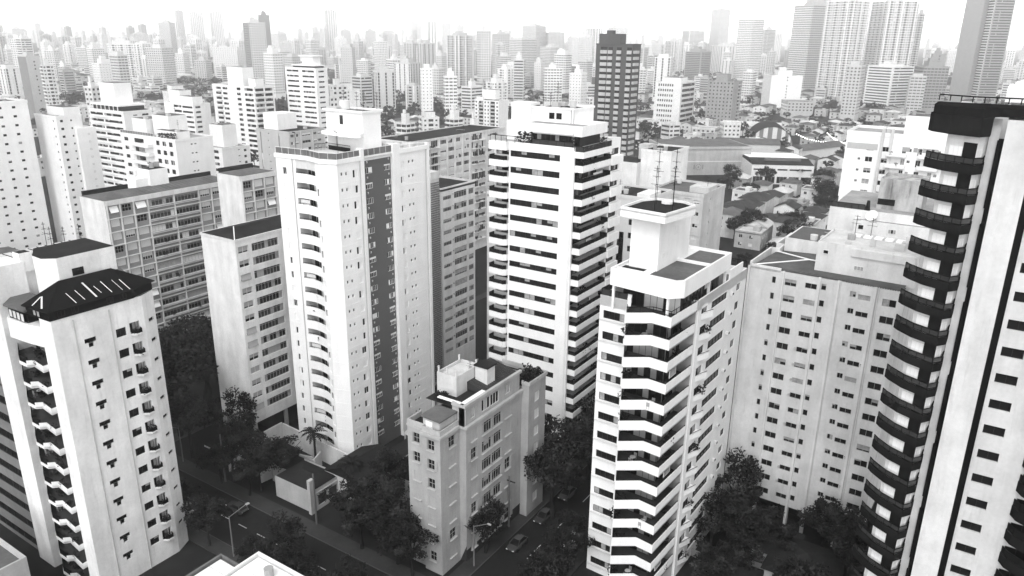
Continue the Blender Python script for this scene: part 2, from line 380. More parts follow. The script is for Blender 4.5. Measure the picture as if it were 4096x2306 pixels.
    tk = MB(); tk.cone(-12.2, 15.6, 62.8, 64.3, 1.0, .9, 14); tk.build('water_tank', [plaster(.7)], t)
    sl = MB(); sl.prism([(-14, 11.2), (-8.5, 10.4), (-5, 10.6), (-4.6, 11.4), (-5.4, 13), (-14, 13)], 58.6, 59.2); sl.build('canopy', [white], t)
    fn_ = MB(); rail(fn_, [(-13, 8.4), (-12.2, 11.0), (-6.2, 10.4)], zt, 1.15, .28, .035); fn_.quad((-12.2, 11.02, zt), (-6.2, 10.42, zt), (-6.2, 10.42, zt + .8), (-12.2, 11.02, zt + .8))
    fn_.build('terrace_fence', [M['black_metal']], t)
    for x, y in ((-12.8, 4), (-7.6, 8.8)):
        l = MB(); l.beam((x, y, zt), (x, y, zt + 3.6), .05); l.beam((x, y, zt + 3.6), (x - .9, y + .2, zt + 3.6), .07); l.build('terrace_lamp', [M['black_metal']], t)
    for x, y, s in ((-12.3, 1.6, 1.5), (-8.3, 1.9, 1.3), (-5, 1.4, 1.2)): potted(t, x, y, zt, s)
    for x, y in ((-2.6, 3.6), (-1.6, 4.8)):
        l = MB(); l.box(x, x + .5, y, y + 1.3, zt + .3, zt + .36); l.quad((x, y + 1.3, zt + .36), (x + .5, y + 1.3, zt + .36), (x + .5, y + 1.75, zt + .9), (x, y + 1.75, zt + .9))
        for a in (.03, .44):
            for c_ in (.1, 1.2): l.beam((x + a, y + c_, zt), (x + a, y + c_, zt + .3), .03)
        tag(l.build('lounger', [M['frame_white']], None, (-91, 86.5, 0)), 'white lounger on the curved tower terrace, %s' % ('nearer the corner railing' if x < -2 else 'nearer the dark window strip'), 'lounger', 'loungers on the roof terrace')
    cn = MB(); rail(cn, [(-10, 17.6), (-2, 19), (-.3, 24)], zt, .9, 1.6, .05); cn.build('railing', [M['frame_white']], t)
    for x in (-14.0, -9, -5.8): antenna(t, x, 17.2, 62.9, 3.2)
    for y in (6.1, 23.4): downpipe(t, .1, y, 0, 56)
    downpipe(t, -10.2, .62, 0, 56)
    clutter(t, -13, -6, 13.6, 17, 62.76, 1, 5); clutter(t, -12, -3, 18.5, 23.5, zt, 2, 6)
tower_curved()

# ================================================================== B: tower with black ribbon windows
def tower_ribbon():
    t = thing('apartment_tower', 'white tower with black ribbon windows and black balconies, terrace penthouse on top', 'apartment tower', (-59.5, 109.7, 0))
    white = plaster(.84); P = 2.81; N = 20; zt = 58.6
    tops = [57.25 - P * k for k in range(N)]            # head of each black band on the left face
    ops = [(0.3, 10.1, z - 1.05, z) for z in tops if z > 2]
    w = MB(); w.wall((-12.7, 0), X_, 12.7, 0, zt + .1, ops, .3); w.build('wall', [white], t)
    def rib(i, o): return dict(cols=9, blinds=tuple(RND.choice((0, 0, 0, 0, 0, 0, .55, 1)) for _ in range(9)), fm='frame_dark', gm='glass_dark', bm='curtain', fr=.05)
    windows(t, (-12.7, 0), X_, ops, rib, .16, 'ribbon_window')
    p = MB(); p.prism([(-2.4, -.35), (-.4, -.35), (0, .1), (0, .3), (-2.4, .3)], 0, 58.2); p.build('pillar', [white], t)
    # left balconies stack
    w = MB(); w.wall((-16.4, .9), X_, 3.7, 0, zt, [(.35, 3.6, z - 1.05, z + .0) for z in tops if z > 2], .5)
    w.quad((-16.4, 16, 0), (-16.4, .9, 0), (-16.4, .9, zt), (-16.4, 16, zt)); w.quad((-12.7, .9, 0), (-12.7, 0, 0), (-12.7, 0, zt), (-12.7, .9, zt)); w.build('wall', [white], t)
    bal = MB(); path = [(-16.4, .9), (-16.4, -.7), (-13.2, -.95), (-12.7, -.5), (-12.7, 0)]
    parapet(bal, path, -2.75, -1.75, .14); bal.prism(path + [(-12.7, .9)], -2.85, -2.7, 0, 1); bme = bal.mesh('balcony', [white, M['shaded_balcony_tile']])
    gl = MB(); rail(gl, [(-16.33, .85), (-16.33, -.63), (-13.22, -.87), (-12.8, -.45)], -1.75, .75, .9, .04, 0, panel=1); gme = gl.mesh('railing', [M['black_metal'], M['black_panel']])
    # right face balconies
    hR = [57.3 - P * k for k in range(N)]
    ops2 = [(.15, 10.8, z - 1.75, z) for z in hR if z > 2.5]
    w = MB(); w.wall((0, .3), Y_, 10.9, 0, zt, ops2, 1.5); w.build('wall', [white], t)
    balR = MB(); pr = [(0, .45), (1.5, .45), (1.5, 10.9), (0, 10.9)]; parapet(balR, pr, -2.6, -1.55, .14); balR.prism(pr, -2.65, -2.5, 0, 1); bRm = balR.mesh('balcony', [white, M['shaded_balcony_tile']])
    grm = MB(); rail(grm, [(.05, .52), (1.42, .52), (1.42, 10.83), (.05, 10.83)], -1.55, .75, 1.3, .04, 0, panel=1); gRm = grm.mesh('railing', [M['black_metal'], M['black_panel']])
    for k in range(N):
        if tops[k] < 3.5: continue
        bo = obj('balcony', bme, t, (0, 0, tops[k])); obj('railing', gme, bo)
        obj('window', wmesh(3.2, 1.05, cols=3, blinds=(1, 0, 0) if k % 2 else (1, .0, .6), fm='frame_dark', bm='curtain'), t, (-16.05, 1.3, tops[k] - 1.05))
        bo = obj('balcony', bRm, t, (0, 0, hR[k])); obj('railing', gRm, bo)
        if k % 4 == 1: obj('roller_blind', wmesh(RND.choice((1.6, 2.4, 3.2)), RND.choice((.9, 1.3)), cols=1, blinds=(1,), bm=RND.choice(('blind_grey', 'blind_pale', 'curtain'))), t, (1.3, RND.uniform(1, 6.5), hR[k] - 1.35), math.pi / 2)
        if k % 3 == 0: furn(t, .75, RND.uniform(2, 9), hR[k] - 2.5)
        obj('glass_door', wmesh(10.6, 1.75, cols=10, blinds=tuple(RND.choice((0, 0, .0, 1)) for _ in range(10)), fm='frame_dark', gm='glass_dark', bm='curtain', transom=.75), t, (-1.42, .45, hR[k] - 1.75), math.pi / 2)
        for _ in range(2):
            if RND.random() < .5: potted(t, RND.uniform(.4, 1.2), RND.uniform(1, 10), hR[k] - 2.5, 1.4)
    # far right bay with paired windows
    opsB = [(.6, 3.6, z - 1.15, z) for z in hR if z > 2.5]
    w = MB(); w.wall((1.0, 11.2), Y_, 4.2, 0, 59.0, opsB, .2); w.quad((-1, 11.2, 0), (1.0, 11.2, 0), (1.0, 11.2, 59), (-1, 11.2, 59)); w.quad((1, 15.4, 0), (-16.4, 16, 0), (-16.4, 16, zt), (1, 15.4, 59)); w.build('wall', [white], t)
    windows(t, (1.0, 11.2), Y_, opsB, lambda i, o: dict(cols=4, blinds=tuple(RND.choice((0, 0, .9)) for _ in range(4)), fm='frame_dark', bm='curtain', gm='glass_grey'), .2)
    bx = MB()
    for k in range(N):
        if hR[k] > 4: bx.box(1.0, 1.75, 10.95, 15.3, hR[k] - 2.75, hR[k] - 1.3)
    bx.build('window_box', [white], t)
    # roof and penthouse
    r = MB(); r.quad((-16.2, .9, zt - .05), (-.1, .3, zt - .05), (.9, 15.3, zt - .05), (-16.3, 15.9, zt - .05)); r.build('roof', [M['roof_concrete']], t)
    r = MB(); rail(r, [(-16.3, 1.0), (-16.3, -.5), (-12.8, -.6), (-8.3, .1)], zt, 1.1, 1.4, .05, 0, panel=None); rail(r, [(-8.3, .1), (-8.2, .1), (-.3, .1)], zt - 1.2, 2.1, 1.5, .05, 0, panel=1)
    rail(r, [(.05, .5), (1.42, .5), (1.42, 10.8)], zt - .7, 1.0, 1.3, .045, 0, panel=1)
    r.build('railing', [M['black_metal'], M['glass_grey']], t)
    r = MB(); parapet(r, [(-16.45, 1.2), (-16.45, -.75), (-12.7, -.9), (-12.7, -.05), (-8.3, -.05)], 57.25, zt + .1, .2); r.build('parapet', [white], t); r = MB(); r.prism([(0, .3), (1.55, .4), (1.55, 11), (0, 11)], 57.0, zt - .6); r.build('terrace_slab', [white], t)
    ph = MB(); ph.box(-15.2, -9.5, 3.0, 12, zt, 61.9); ph.box(-14.4, -10.6, 3.2, 6.5, 61.9, 65.0); ph.box(-10.6, -2.4, 4.0, 11, 61.9, 64.2)
    ph.box(-10, .6, 1.4, 10.6, 60.3, 62.0); ph.quad((-10.4, 4.2, 64.22), (-2.6, 4.2, 64.22), (-2.6, 10.8, 64.22), (-10.4, 10.8, 64.22), 1); ph.quad((-9.8, 1.6, 62.01), (.4, 1.6, 62.01), (.4, 4, 62.01), (-9.8, 4, 62.01), 2)
    parapet(ph, [(-10.6, 11), (-10.6, 4), (-2.4, 4), (-2.4, 11), (-10.6, 11)], 64.2, 64.55, -.2)
    ph.build('penthouse', [white, M['roof_dark'], M['roof_concrete']], t)
    for i, (x, w_) in enumerate(((-9.2, 3.4), (-5.6, 3.2), (-2.2, 2.2))): obj('glass_door', wmesh(w_, 1.9, cols=4, blinds=(0, 1, 0, 0), fm='frame_dark', bm='curtain'), t, (x, 2.0, zt))
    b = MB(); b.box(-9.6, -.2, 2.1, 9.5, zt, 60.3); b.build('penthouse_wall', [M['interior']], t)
    b = MB(); b.box(-7.2, -6.2, 3.9, 4.02, 62.6, 63.6); b.box(-5.8, -4.8, 3.9, 4.02, 62.6, 63.6); b.build('louvre_vent', [M['black_panel']], t)
    b = MB(); b.prism([(-9.4, .95), (-.9, .95), (-.9, 1.4), (-9.4, 1.4)], 60.55, 61.0); b.build('awning', [M['roof_white']], t)
    b = MB(); b.beam((-2.9, 3.85, 60.2), (-2.9, 3.85, 64.4), .04); b.beam((-2.4, 3.85, 60.2), (-2.4, 3.85, 64.4), .04); b.build('ladder', [M['steel']], t)
    for x, y, s in ((-10.2, 1.2, 2.6), (-11.3, .8, 1.3), (-1.2, 1.4, 1.6), (-8.8, .8, 1.2), (.9, 8.6, 1.5)): potted(t, x, y, zt, s)
    antenna(t, -8.5, 9, 64.3, 4); clutter(t, -9.5, -3.5, 5, 10, 64.24, 3, 6)
tower_ribbon()

# ================================================================== C: tower with chevron balconies
def tower_chevron():
    t = thing('apartment_tower', 'white tower with chevron balconies stacked at its corner and a box stair head', 'apartment tower', (-30.9, 83.4, 0), R_(-2.2))
    white = plaster(.82); P = 3.0; N = 14; top0 = 43.5
    tops = [top0 - P * k for k in range(N)]            # top edge of each balcony parapet
    # left blank wing with its windows
    sill = [41.35 - P * k for k in range(N)]
    opsL = [(.55, 3.7, z - 1.0, z + .15) for z in sill if z > 1.5]
    w = MB(); w.wall((-11.2, 2.4), X_, 4.0, 0, top0, opsL, .3); w.quad((-11.2, 26, 0), (-11.2, 2.4, 0), (-11.2, 2.4, top0), (-11.2, 26, top0)); w.build('wall', [white], t)
    windows(t, (-11.2, 2.4), X_, opsL, lambda i, o: dict(cols=4, blinds=tuple(RND.choice((0, 0, .0, 1)) for _ in range(4)), fm='frame_dark', bm='curtain', gm='glass_dark'), .22)
    for z in sill:
        if z > 1.5: s = MB(); s.box(-11.1, -7.3, 2.15, 2.4, z - 1.16, z - 1.03); s.build('sill', [plaster(.7)], t)
    # balcony bodies
    path = [(-7.2, 2.4), (-6.5, -1.2), (-5.2, -.75), (-2.9, .15), (0, 0), (0, 7.4)]
    bal = MB(); parapet(bal, [(-7.2, 2.2), (-5.3, -1.8), (-2.6, .2), (0, 0), (.25, 7.4)], -1.35, 0, .13)
    floor_ = [(-7.2, 2.2), (-5.3, -1.8), (-2.6, .2), (0, 0), (.25, 7.4), (-2.2, 7.4), (-7.2, 3.6)]
    bal.prism(floor_, -1.36, -1.2, 0, 1); bme = bal.mesh('balcony', [white, M['shaded_balcony_tile']])
    rm = MB(); rail(rm, [(-7.0, 2.0), (-5.25, -1.66), (-2.6, .32), (-.1, .1), (.15, 7.3)], 0, .16, 1.4, .035); rme = rm.mesh('handrail', [M['black_metal']])
    # recessed core behind the balconies
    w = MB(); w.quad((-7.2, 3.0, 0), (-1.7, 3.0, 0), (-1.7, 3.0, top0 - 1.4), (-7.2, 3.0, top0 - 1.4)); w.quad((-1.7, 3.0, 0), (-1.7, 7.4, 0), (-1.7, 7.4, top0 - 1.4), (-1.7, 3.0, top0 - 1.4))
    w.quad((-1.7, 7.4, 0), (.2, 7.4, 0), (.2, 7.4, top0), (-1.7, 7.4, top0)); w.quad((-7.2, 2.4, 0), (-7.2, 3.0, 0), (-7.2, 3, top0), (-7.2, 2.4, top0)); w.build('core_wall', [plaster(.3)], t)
    for k, z in enumerate(tops):
        if z < 1.5: continue
        bo = obj('balcony', bme, t, (0, 0, z)); obj('handrail', rme, bo)
        if k % 3 == 1: furn(t, RND.uniform(-4.6, -2), RND.uniform(.6, 1.6), z - 1.2)
        if k % 5 == 3: obj('roller_blind', wmesh(2.0, 1.5, cols=1, blinds=(1,), bm='curtain'), t, (-.35, RND.uniform(1.5, 4), z + .1), math.pi / 2)
        if k == 0: continue
        obj('glass_door', wmesh(5.4, 2.3, cols=6, blinds=tuple(RND.choice((0, 0, 0, 1, 1)) for _ in range(6)), fm='frame_dark', bm='blind_grey', gm='glass_dark'), t, (-7.15, 2.9, z - 1.2))
        obj('glass_door', wmesh(4.2, 2.3, cols=4, blinds=tuple(RND.choice((0, 0, 1)) for _ in range(4)), fm='frame_dark', bm='blind_grey'), t, (-1.62, 3.1, z - 1.2), math.pi / 2)
        if RND.random() < .6: potted(t, RND.uniform(-6.2, -5), RND.uniform(-.2, .6), z - 1.2, 1.5)
        if RND.random() < .5: potted(t, RND.uniform(-1.2, -.4), RND.uniform(3, 6.8), z - 1.2, 1.4)
    # right face beyond the notch
    h2 = [38.3 - P * k for k in range(N)]
    ops = []
    for k in range(N):
        z = top0 - .35 - P * k
        if z < 3: continue
        ops += [(1.0, 3.2, z - 2.6, z - .65), (4.6, 10.6, z - 2.2, z - .85), (11.6, 12.1, z - 2.0, z - 1.6), (14.2, 15.9, z - 2.2, z - .9)]
    w = MB(); w.wall((.35, 8.0), Y_, 18.2, 0, top0 + .1, ops, .3); w.quad((-1.5, 8.0, 0), (.35, 8.0, 0), (.35, 8.0, top0), (-1.5, 8.0, top0)); w.quad((.35, 26.2, 0), (-11.2, 26.2, 0), (-11.2, 26.2, top0), (.35, 26.2, top0)); w.build('wall', [white], t)
    windows(t, (.35, 8.0), Y_, ops, lambda i, o: (None if o[1] - o[0] < .7 else dict(cols=5 if o[1] - o[0] > 4 else 2, blinds=(() if o[1] - o[0] > 4 or i % 3 else (0, 1)), fm='frame_dark', gm='glass_dark', bm='curtain')), .25)
    wed = MB()
    wed.v += [(0, 1.0, -2.6), (0, 3.3, -2.6), (.75, 3.3, -2.6), (0, 1.0, -1.75), (0, 3.3, -1.75), (.75, 3.3, -1.75)]
    for f in ((0, 1, 4, 3), (1, 2, 5, 4), (0, 3, 5, 2), (3, 4, 5), (0, 2, 1)): wed.f.append(f); wed.m.append(0)
    wed.beam((.05, 1.05, -1.55), (.75, 3.25, -1.55), .05, 1)
    wme = wed.mesh('angled_planter', [white, M['black_metal']])
    acm = MB(); acm.box(0, .45, 11.55, 12.15, -2.0, -1.6, 0); acm.box(.45, .47, 11.62, 12.08, -1.95, -1.65, 1); ame = acm.mesh('air_conditioner', [plaster(.6), M['black_panel']])
    for k in range(N):
        z = top0 - .35 - P * k
        if z < 3: continue
        obj('angled_planter', wme, t, (.35, 8.0, z)); obj('air_conditioner', ame, t, (.3, 8.0, z))
        if k % 3 == 1: potted(t, .7, 10.8, z - 1.9, 1.2)
    # terrace level, roof slab, stair head
    r = MB(); r.prism([(-11.1, 2.5), (-7.2, 2.5), (-5.3, -1.6), (-2.6, .35), (-.1, .1), (.1, 7.4), (.2, 26), (-11.1, 26)], 42.0, 42.15); r.build('roof', [M['roof_grey']], t)
    r = MB(); rail(r, [(-11.1, 12), (-11.1, 2.5), (-7.3, 2.5)], top0, .9, 1.3, .045, 0, panel=1); rail(r, [(-7.0, 2.1), (-6.5, .9)], top0, .9, 1, .04); rail(r, [(-5.25, -1.66), (-2.6, .32), (-.1, .12), (.12, 7.2)], top0, .75, 1.5, .04); rail(r, [(.2, 24), (.2, 26.1), (-4, 26.1)], top0 + .1, 1.1, 1.5, .05)
    r.build('railing', [M['black_metal'], M['glass_grey']], t)
    r = MB(); parapet(r, [(-11.2, 26), (-11.2, 2.4), (-7.2, 2.4)], 42.1, top0 + .02, .2); r.prism([(-7.2, 2.4), (-6.4, .7), (-6.0, .9), (-6.6, 2.4)], top0 - .1, top0 + .95); parapet(r, [(.35, 8), (.35, 26.2), (-11.2, 26.2)], 42.1, top0 + .12, .2); r.build('parapet', [white], t)
    s = MB(); s.prism([(-9.6, 1.8), (-1.1, 1.0), (.35, 2.6), (.35, 18.6), (-9.6, 18.6)], 45.4, 47.3, 0)
    parapet(s, [(-9.6, 18.6), (-9.6, 1.8), (-1.1, 1.0), (.35, 2.6), (.35, 18.6), (-9.6, 18.6)], 47.3, 47.7, .28)
    s.quad((-8.9, 2.3, 47.33), (-1.3, 1.6, 47.33), (-1.3, 2.1, 47.33), (-8.9, 2.9, 47.33), 1)
    s.quad((-4.8, 3.3, 47.33), (-.1, 3.0, 47.33), (-.1, 11.2, 47.33), (-4.8, 11.2, 47.33), 1); s.quad((-4.2, 12.2, 47.33), (-.1, 12.2, 47.33), (-.1, 18.2, 47.33), (-4.2, 18.2, 47.33), 1)
    s.quad((-9.2, 3.4, 47.33), (-6, 3.2, 47.33), (-6, 5.2, 47.33), (-9.2, 5.2, 47.33), 2)
    s.box(-5.1, .1, 11.3, 12.0, 47.3, 47.55, 0); s.box(-9.3, -5.0, 2.9, 3.15, 47.3, 47.6, 0)
    s.build('roof_slab', [white, M['roof_grey'], M['roof_dark']], t)
    c = MB()
    c.prism([(-8.6, 5.0), (-4.6, 5.0), (-4.6, 15), (-8.6, 15)], 47.3, 54.2); c.prism([(-9.5, 3.4), (-3.1, 2.9), (-2.2, 10.2), (-4.4, 11.4), (-8.2, 11.2), (-9.4, 9.2)], 54.2, 55.2, 0, 1)
    parapet(c, [(-9.5, 3.4), (-3.1, 2.9), (-2.2, 10.2), (-4.4, 11.6), (-8.2, 11.3), (-9.4, 9.2), (-9.5, 3.4)], 55.0, 55.5, .2)
    c.build('stair_head', [white, M['roof_dark']], t)
    for k, (y, z, w_, h_) in enumerate(((6.5, 48.8, 1.5, .6), (9.8, 51.2, 1.0, 1.3))): obj('vent_window', wmesh(w_, h_, cols=3, rows=3, fm='frame_white', gm='glass_grey'), t, (-4.58, y, z), math.pi / 2)
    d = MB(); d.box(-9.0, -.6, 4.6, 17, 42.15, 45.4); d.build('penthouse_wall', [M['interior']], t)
    for i, x in enumerate((-8.8, -5.9, -3.1)): obj('glass_door', wmesh(2.8 if i < 2 else 2.3, 2.9, cols=3, blinds=((), (1, 1, 1), (0, 1, 1))[i], fm='frame_dark', bm='blind_pale', gm='glass_dark'), t, (x, 4.45, 42.3))
    for i, y in enumerate((4.8, 8.2, 11.6)): obj('glass_door', wmesh(3.2, 2.7, cols=3, blinds=((), (), (.4, .4, 0))[i], fm='frame_dark', bm='blind_pale'), t, (-.5, y, 42.3), math.pi / 2)
    d = MB()
    for x, y in ((-9.2, 2.2), (-1.3, 1.6), (-.1, 12), (-.1, 18.0)): d.box(x - .15, x + .15, y - .15, y + .15, 42.1, 45.4)
    d.build('column', [white], t)
    d = MB(); d.box(.18, .36, 18.8, 24, 43.6, 45.1); d.build('parapet', [white], t)
    st = MB()
    for i in range(5): st.box(-10.9, -9.4, 9 + i * .5, 9.5 + i * .5, 43.0 + i * .35, 43.1 + i * .35)
    st.build('outdoor_stair', [white], t)
    for x, y in ((-7, 8.6), (-4.9, 9.2), (-3.8, 6.5), (-5.2, 4.2)): antenna(t, x, y, 55.2, RND.uniform(4, 9))
    dsh = MB(); dsh.prism([(-5.9 + .8 * math.cos(a * .8), 9.6 + .8 * math.sin(a * .8)) for a in range(8)], 55.3, 55.6); dsh.build('tank_lid', [plaster(.7)], t)
tower_chevron()
# ================================================================== T: tower with T-shaped windows and black hipped roof
def tower_tee():
    t = thing('apartment_tower', 'white tower with T-shaped windows under a black hipped roof', 'apartment tower', (-95.8, 42.5, 0))
    white = aged(.86); P = 3.02; N = 14; zt = 41.6
    heads = [37.9 - P * k for k in range(N)]
    opsW, opsT, opsS = [], [], []
    for z in heads:
        if z < 2: continue
        opsT += [(3.6, 5.15, z - .6, z + .05)]; opsS += [(4.05, 4.72, z - 1.25, z - .6)]
        opsW += [(7.8, 9.25, z - 1.2, z + .05)]
    nich = [(9.75, 11.2, z - 1.45, z + .35) for z in heads if z > 2]
    w = MB(); w.wall((0, 0), Y_, 12.0, 0, zt, opsT + opsS + opsW + nich, .3); w.build('wall', [white], t)
    windows(t, (0, 0), Y_, opsT, lambda i, o: dict(cols=2, fm='frame_dark'), .3); windows(t, (0, 0), Y_, opsS, lambda i, o: dict(cols=1, fm='frame_dark', blinds=(.3,), bm='blind_grey'), .3)
    windows(t, (0, 0), Y_, opsW, lambda i, o: dict(cols=2, fm='frame_dark', blinds=((0, 0), (0, 0), (0, .4))[i % 3], bm='blind_grey'), .3)
    # angled corner with its own T windows and stepped edge
    L = math.hypot(1.2, 2.4); U = (-1.2 / L, 2.4 / L)
    opsC = []; 
    for z in heads:
        if z < 2: continue
        opsC += [(.9, 2.1, z - .55, z)]
    w = MB(); w.wall((0, 12.0), U, L, 0, zt, opsC, .35); w.quad((-1.2, 14.4, 0), (-16, 14.4, 0), (-16, 14.4, zt), (-1.2, 14.4, zt)); w.build('wall', [white], t)
    windows(t, (0, 12.0), U, opsC, lambda i, o: dict(cols=2, fm='frame_dark'), .3)
    pr = MB(); pr.prism([(0, 0), (.7, .55), (.7, 1.35), (0, 1.45)], -1.55, -1.35); parapet(pr, [(0, 0), (.7, .55), (.7, 1.35), (0, 1.5)], -1.55, -1.18, .1); pme = pr.mesh('balcony', [white])
    rr = MB(); rail(rr, [(.05, .1), (.65, .58), (.65, 1.3), (.05, 1.42)], -1.18, .62, .5, .03, 0, panel=1); rme = rr.mesh('railing', [M['black_metal'], M['black_panel']])
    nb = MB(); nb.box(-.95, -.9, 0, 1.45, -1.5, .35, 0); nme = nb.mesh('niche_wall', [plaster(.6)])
    for z in heads:
        if z < 2: continue
        bo = obj('balcony', pme, t, (0, 9.75, z)); obj('railing', rme, bo); obj('niche_wall', nme, t, (0.2, 9.75, z))
        obj('window', wmesh(1.0, 1.3, cols=2, fm='frame_dark', blinds=(0, 1), bm='curtain'), t, (-.62, 9.95, z - 1.2), math.pi / 2)
        if RND.random() < .5: potted(t, .3, 10.5, z - 1.4, 1.0)
    # left face: pier, balconies and planters
    w = MB(); w.box(-16.2, -11.9, -.6, 3.4, 0, 46.5); w.quad((-2.4, -.2, 0), (0, 0, 0), (0, 0, zt), (-2.4, -.2, zt)); w.quad((-2.4, 2.2, 0), (-2.4, -.2, 0), (-2.4, -.2, zt), (-2.4, 2.2, zt)); w.build('wall', [white], t)
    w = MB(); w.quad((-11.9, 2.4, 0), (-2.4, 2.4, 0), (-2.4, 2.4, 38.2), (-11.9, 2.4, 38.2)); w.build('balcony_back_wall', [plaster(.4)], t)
    bal = MB(); p1 = [(-11.9, .6), (-7.9, -1.2), (-5.9, -1.2), (-5.3, -.6), (-2.4, -.9), (-2.4, .3)]
    bal.prism(p1 + [(-2.4, 2.3), (-11.9, 2.3)], -.2, 0, 0, 1); parapet(bal, p1[:3], -.28, .14, .1); parapet(bal, p1[2:], -.28, .62, .1); bme = bal.mesh('balcony', [white, M['shaded_balcony_tile']])
    rr = MB(); rail(rr, [(-11.8, .66), (-7.9, -1.1), (-6.0, -1.1), (-5.9, -1.0)], .1, .95, .5, .03, 0, panel=1); rmm = rr.mesh('railing', [M['black_metal'], M['black_panel']])
    for k, z in enumerate([34.6 - P * k for k in range(N)]):
        if z < 0: continue
        bo = obj('balcony', bme, t, (0, 0, z)); obj('railing', rmm, bo)
        if k % 3 == 2: furn(t, -9, 1.0, z)
        obj('glass_door', wmesh(4.2, 2.1, cols=4, blinds=((0, 1, 1, 0), (0, 0, 1, 0), ())[k % 3], fm='frame_dark', bm='blind_grey'), t, (-10.6, 2.28, z + .02))
        obj('window', wmesh(1.7, 1.3, cols=2, blinds=((), (0, .5))[k % 2], fm='frame_dark', bm='blind_pale'), t, (-5.0, 2.28, z + .8))
        for _ in range(2):
            if RND.random() < .5: potted(t, RND.uniform(-9, -6.4), RND.uniform(.2, .8), z, 1.3)
        potted(t, RND.uniform(-5, -3), -.4, z + .2, .9)
    # top storey under the black roof
    w = MB(); w.wall((-10.4, 1.0), (.972, -.234), 5.4, 37.6, 40.6, [(.6, 1.3, 39.2, 40.1)], .2); w.prism([(-11.9, .7), (-9.6, -.9), (-5.2, -.6), (-2.4, -.2), (-2.4, 3), (-11.9, 3)], 37.6, 40.3); w.build('wall', [white], t)
    w = MB(); w.prism([(-11.7, 1.2), (-9.4, -.6), (-5.2, -.3), (-5.2, 3), (-11.7, 3)], 40.3, 41.9, 0); w.build('sunroom', [M['black_panel']], t)
    for x in (-9.2, -8.2, -7.2, -6.2): obj('window', wmesh(.85, 1.1, cols=1, blinds=(1,), fm='frame_dark', bm='blind_pale'), t, (x, -.68, 40.5))
    w = MB(); w.prism([(-12.0, 1.0), (-9.7, -1.0), (-5.0, -.7), (-4.6, 3.4), (-12.0, 3.4)], 41.9, 42.15, 0); w.build('sunroom_roof', [M['roof_grey']], t)
    # black roof: fascia with glazing, then hip
    out = [(-5.3, -.5), (.25, -.3), (.25, 10.8), (-.6, 12.6), (-1.2, 14.7), (-6, 14.7)]
    f = MB(); f.prism([(-5.1, -.35), (.12, -.15), (.12, 10.8), (-.7, 12.5), (-1.3, 14.5), (-6, 14.5)], 41.6, 42.9); f.build('fascia', [M['black_panel']], t)
    for y in (.9, 2.6, 7.2, 9.0): obj('window', wmesh(.9, .8, cols=2, fm='frame_dark', gm='glass_grey'), t, (.18, y, 41.85), math.pi / 2)
    for x in (-3.2, -2.3): obj('window', wmesh(.7, .8, cols=1, blinds=(1,), fm='frame_dark', bm='blind_grey'), t, (x, -.42, 41.9))
    rf = MB(); e = [(-5.4, -.7, 42.85), (.45, -.45, 42.85), (.45, 10.9, 42.85), (-.5, 12.8, 42.85), (-1.1, 14.9, 42.85), (-5, 14.9, 42.85)]; a = (-4.0, 3.6, 45.2); c = (-4.0, 10.6, 45.2)
    rf.tri(e[0], e[1], a); rf.quad(e[1], e[2], c, a); rf.tri(e[2], e[3], c); rf.tri(e[3], e[4], c); rf.tri(e[4], e[5], c); rf.quad(e[5], e[0], a, c)
    for q, r in zip(e, e[1:]): rf.quad((q[0], q[1], q[2] - .12), (r[0], r[1], r[2] - .12), r, q)
    rfo = rf.build('roof', [M['black_metal']], t)
    up = Vector((0, 0, .04))
    def strip(p, q, w_, m):
        p = Vector(p) + up; q = Vector(q) + up; d = (q - p).normalized(); s = d.cross(Vector((0, 0, 1))).normalized() * w_
        b = MB(); b.quad(tuple(p - s), tuple(p + s), tuple(q + s), tuple(q - s)); b.build('skylight', [M[m]], rfo)
    def onr(y, u): return Vector((.45 + (-4.45) * u, y, 42.85 + 2.35 * u))
    for y, u0, u1, w_, m in ((3.4, .08, .5, .045, 'roof_white'), (4.6, .12, .52, .04, 'roof_white'), (6.1, .1, .72, .12, 'blind_pale'), (7.0, .2, .5, .04, 'roof_white'), (8.2, .12, .6, .05, 'roof_white'), (9.6, .1, .55, .03, 'roof_white'), (10.5, .05, .5, .05, 'roof_white')): strip(onr(y, u0), onr(y - .2, u1), w_, m)
    strip((-3.2, -.35, 43.1), (-3.4, .9, 43.85), .1, 'blind_pale'); strip((-1.2, -.2, 43.05), (-3.3, 1.0, 43.9), .1, 'blind_pale')
    downpipe(t, .08, 2.6, 0, 41); downpipe(t, .08, 7.3, 0, 41)
    # penthouse behind
    h = MB(); h.prism([(-9.0, 3.3), (-6.6, 3.2), (-5.2, 4.4), (-5.2, 12.2), (-12.6, 12.2), (-12.6, 5.2)], 41.6, 47.8, 0, 1); h.build('penthouse', [white, M['roof_dark']], t)
    h = MB(); h.box(-5.18, -5.1, 6.1, 7.6, 45.0, 46.0); h.build('window', [M['glass_dark']], t)
    h = MB(); h.prism([(-5.3, 4.4), (-3.6, 4.3), (-3.6, 12.6), (-5.3, 12.6)], 44.4, 44.5); o = h.build('awning', [M['fibre_cement']], t)
    for v in o.data.vertices:
        if v.co.x > -4: v.co.z -= .55
    h = MB(); h.box(-13.8, -12.0, 3.0, 4.6, 45, 47.6, 0); h.quad((-13.7, 3.1, 47.61), (-12.1, 3.1, 47.61), (-12.1, 4.5, 47.61), (-13.7, 4.5, 47.61), 1); h.build('roof_tank', [white, M['roof_dark']], t)
    h = MB(); h.box(-20, -12.6, 3.4, 14.4, 40, 46.0, 0, 1); o = h.build('rear_block', [white, M['roof_pale']], t)
    h = MB()
    for i in range(9): h.box(-19.8, -12.8, 4.2 + i * 1.15, 4.27 + i * 1.15, 46.0, 46.09)
    h.build('roof_seam', [M['roof_dark']], t)
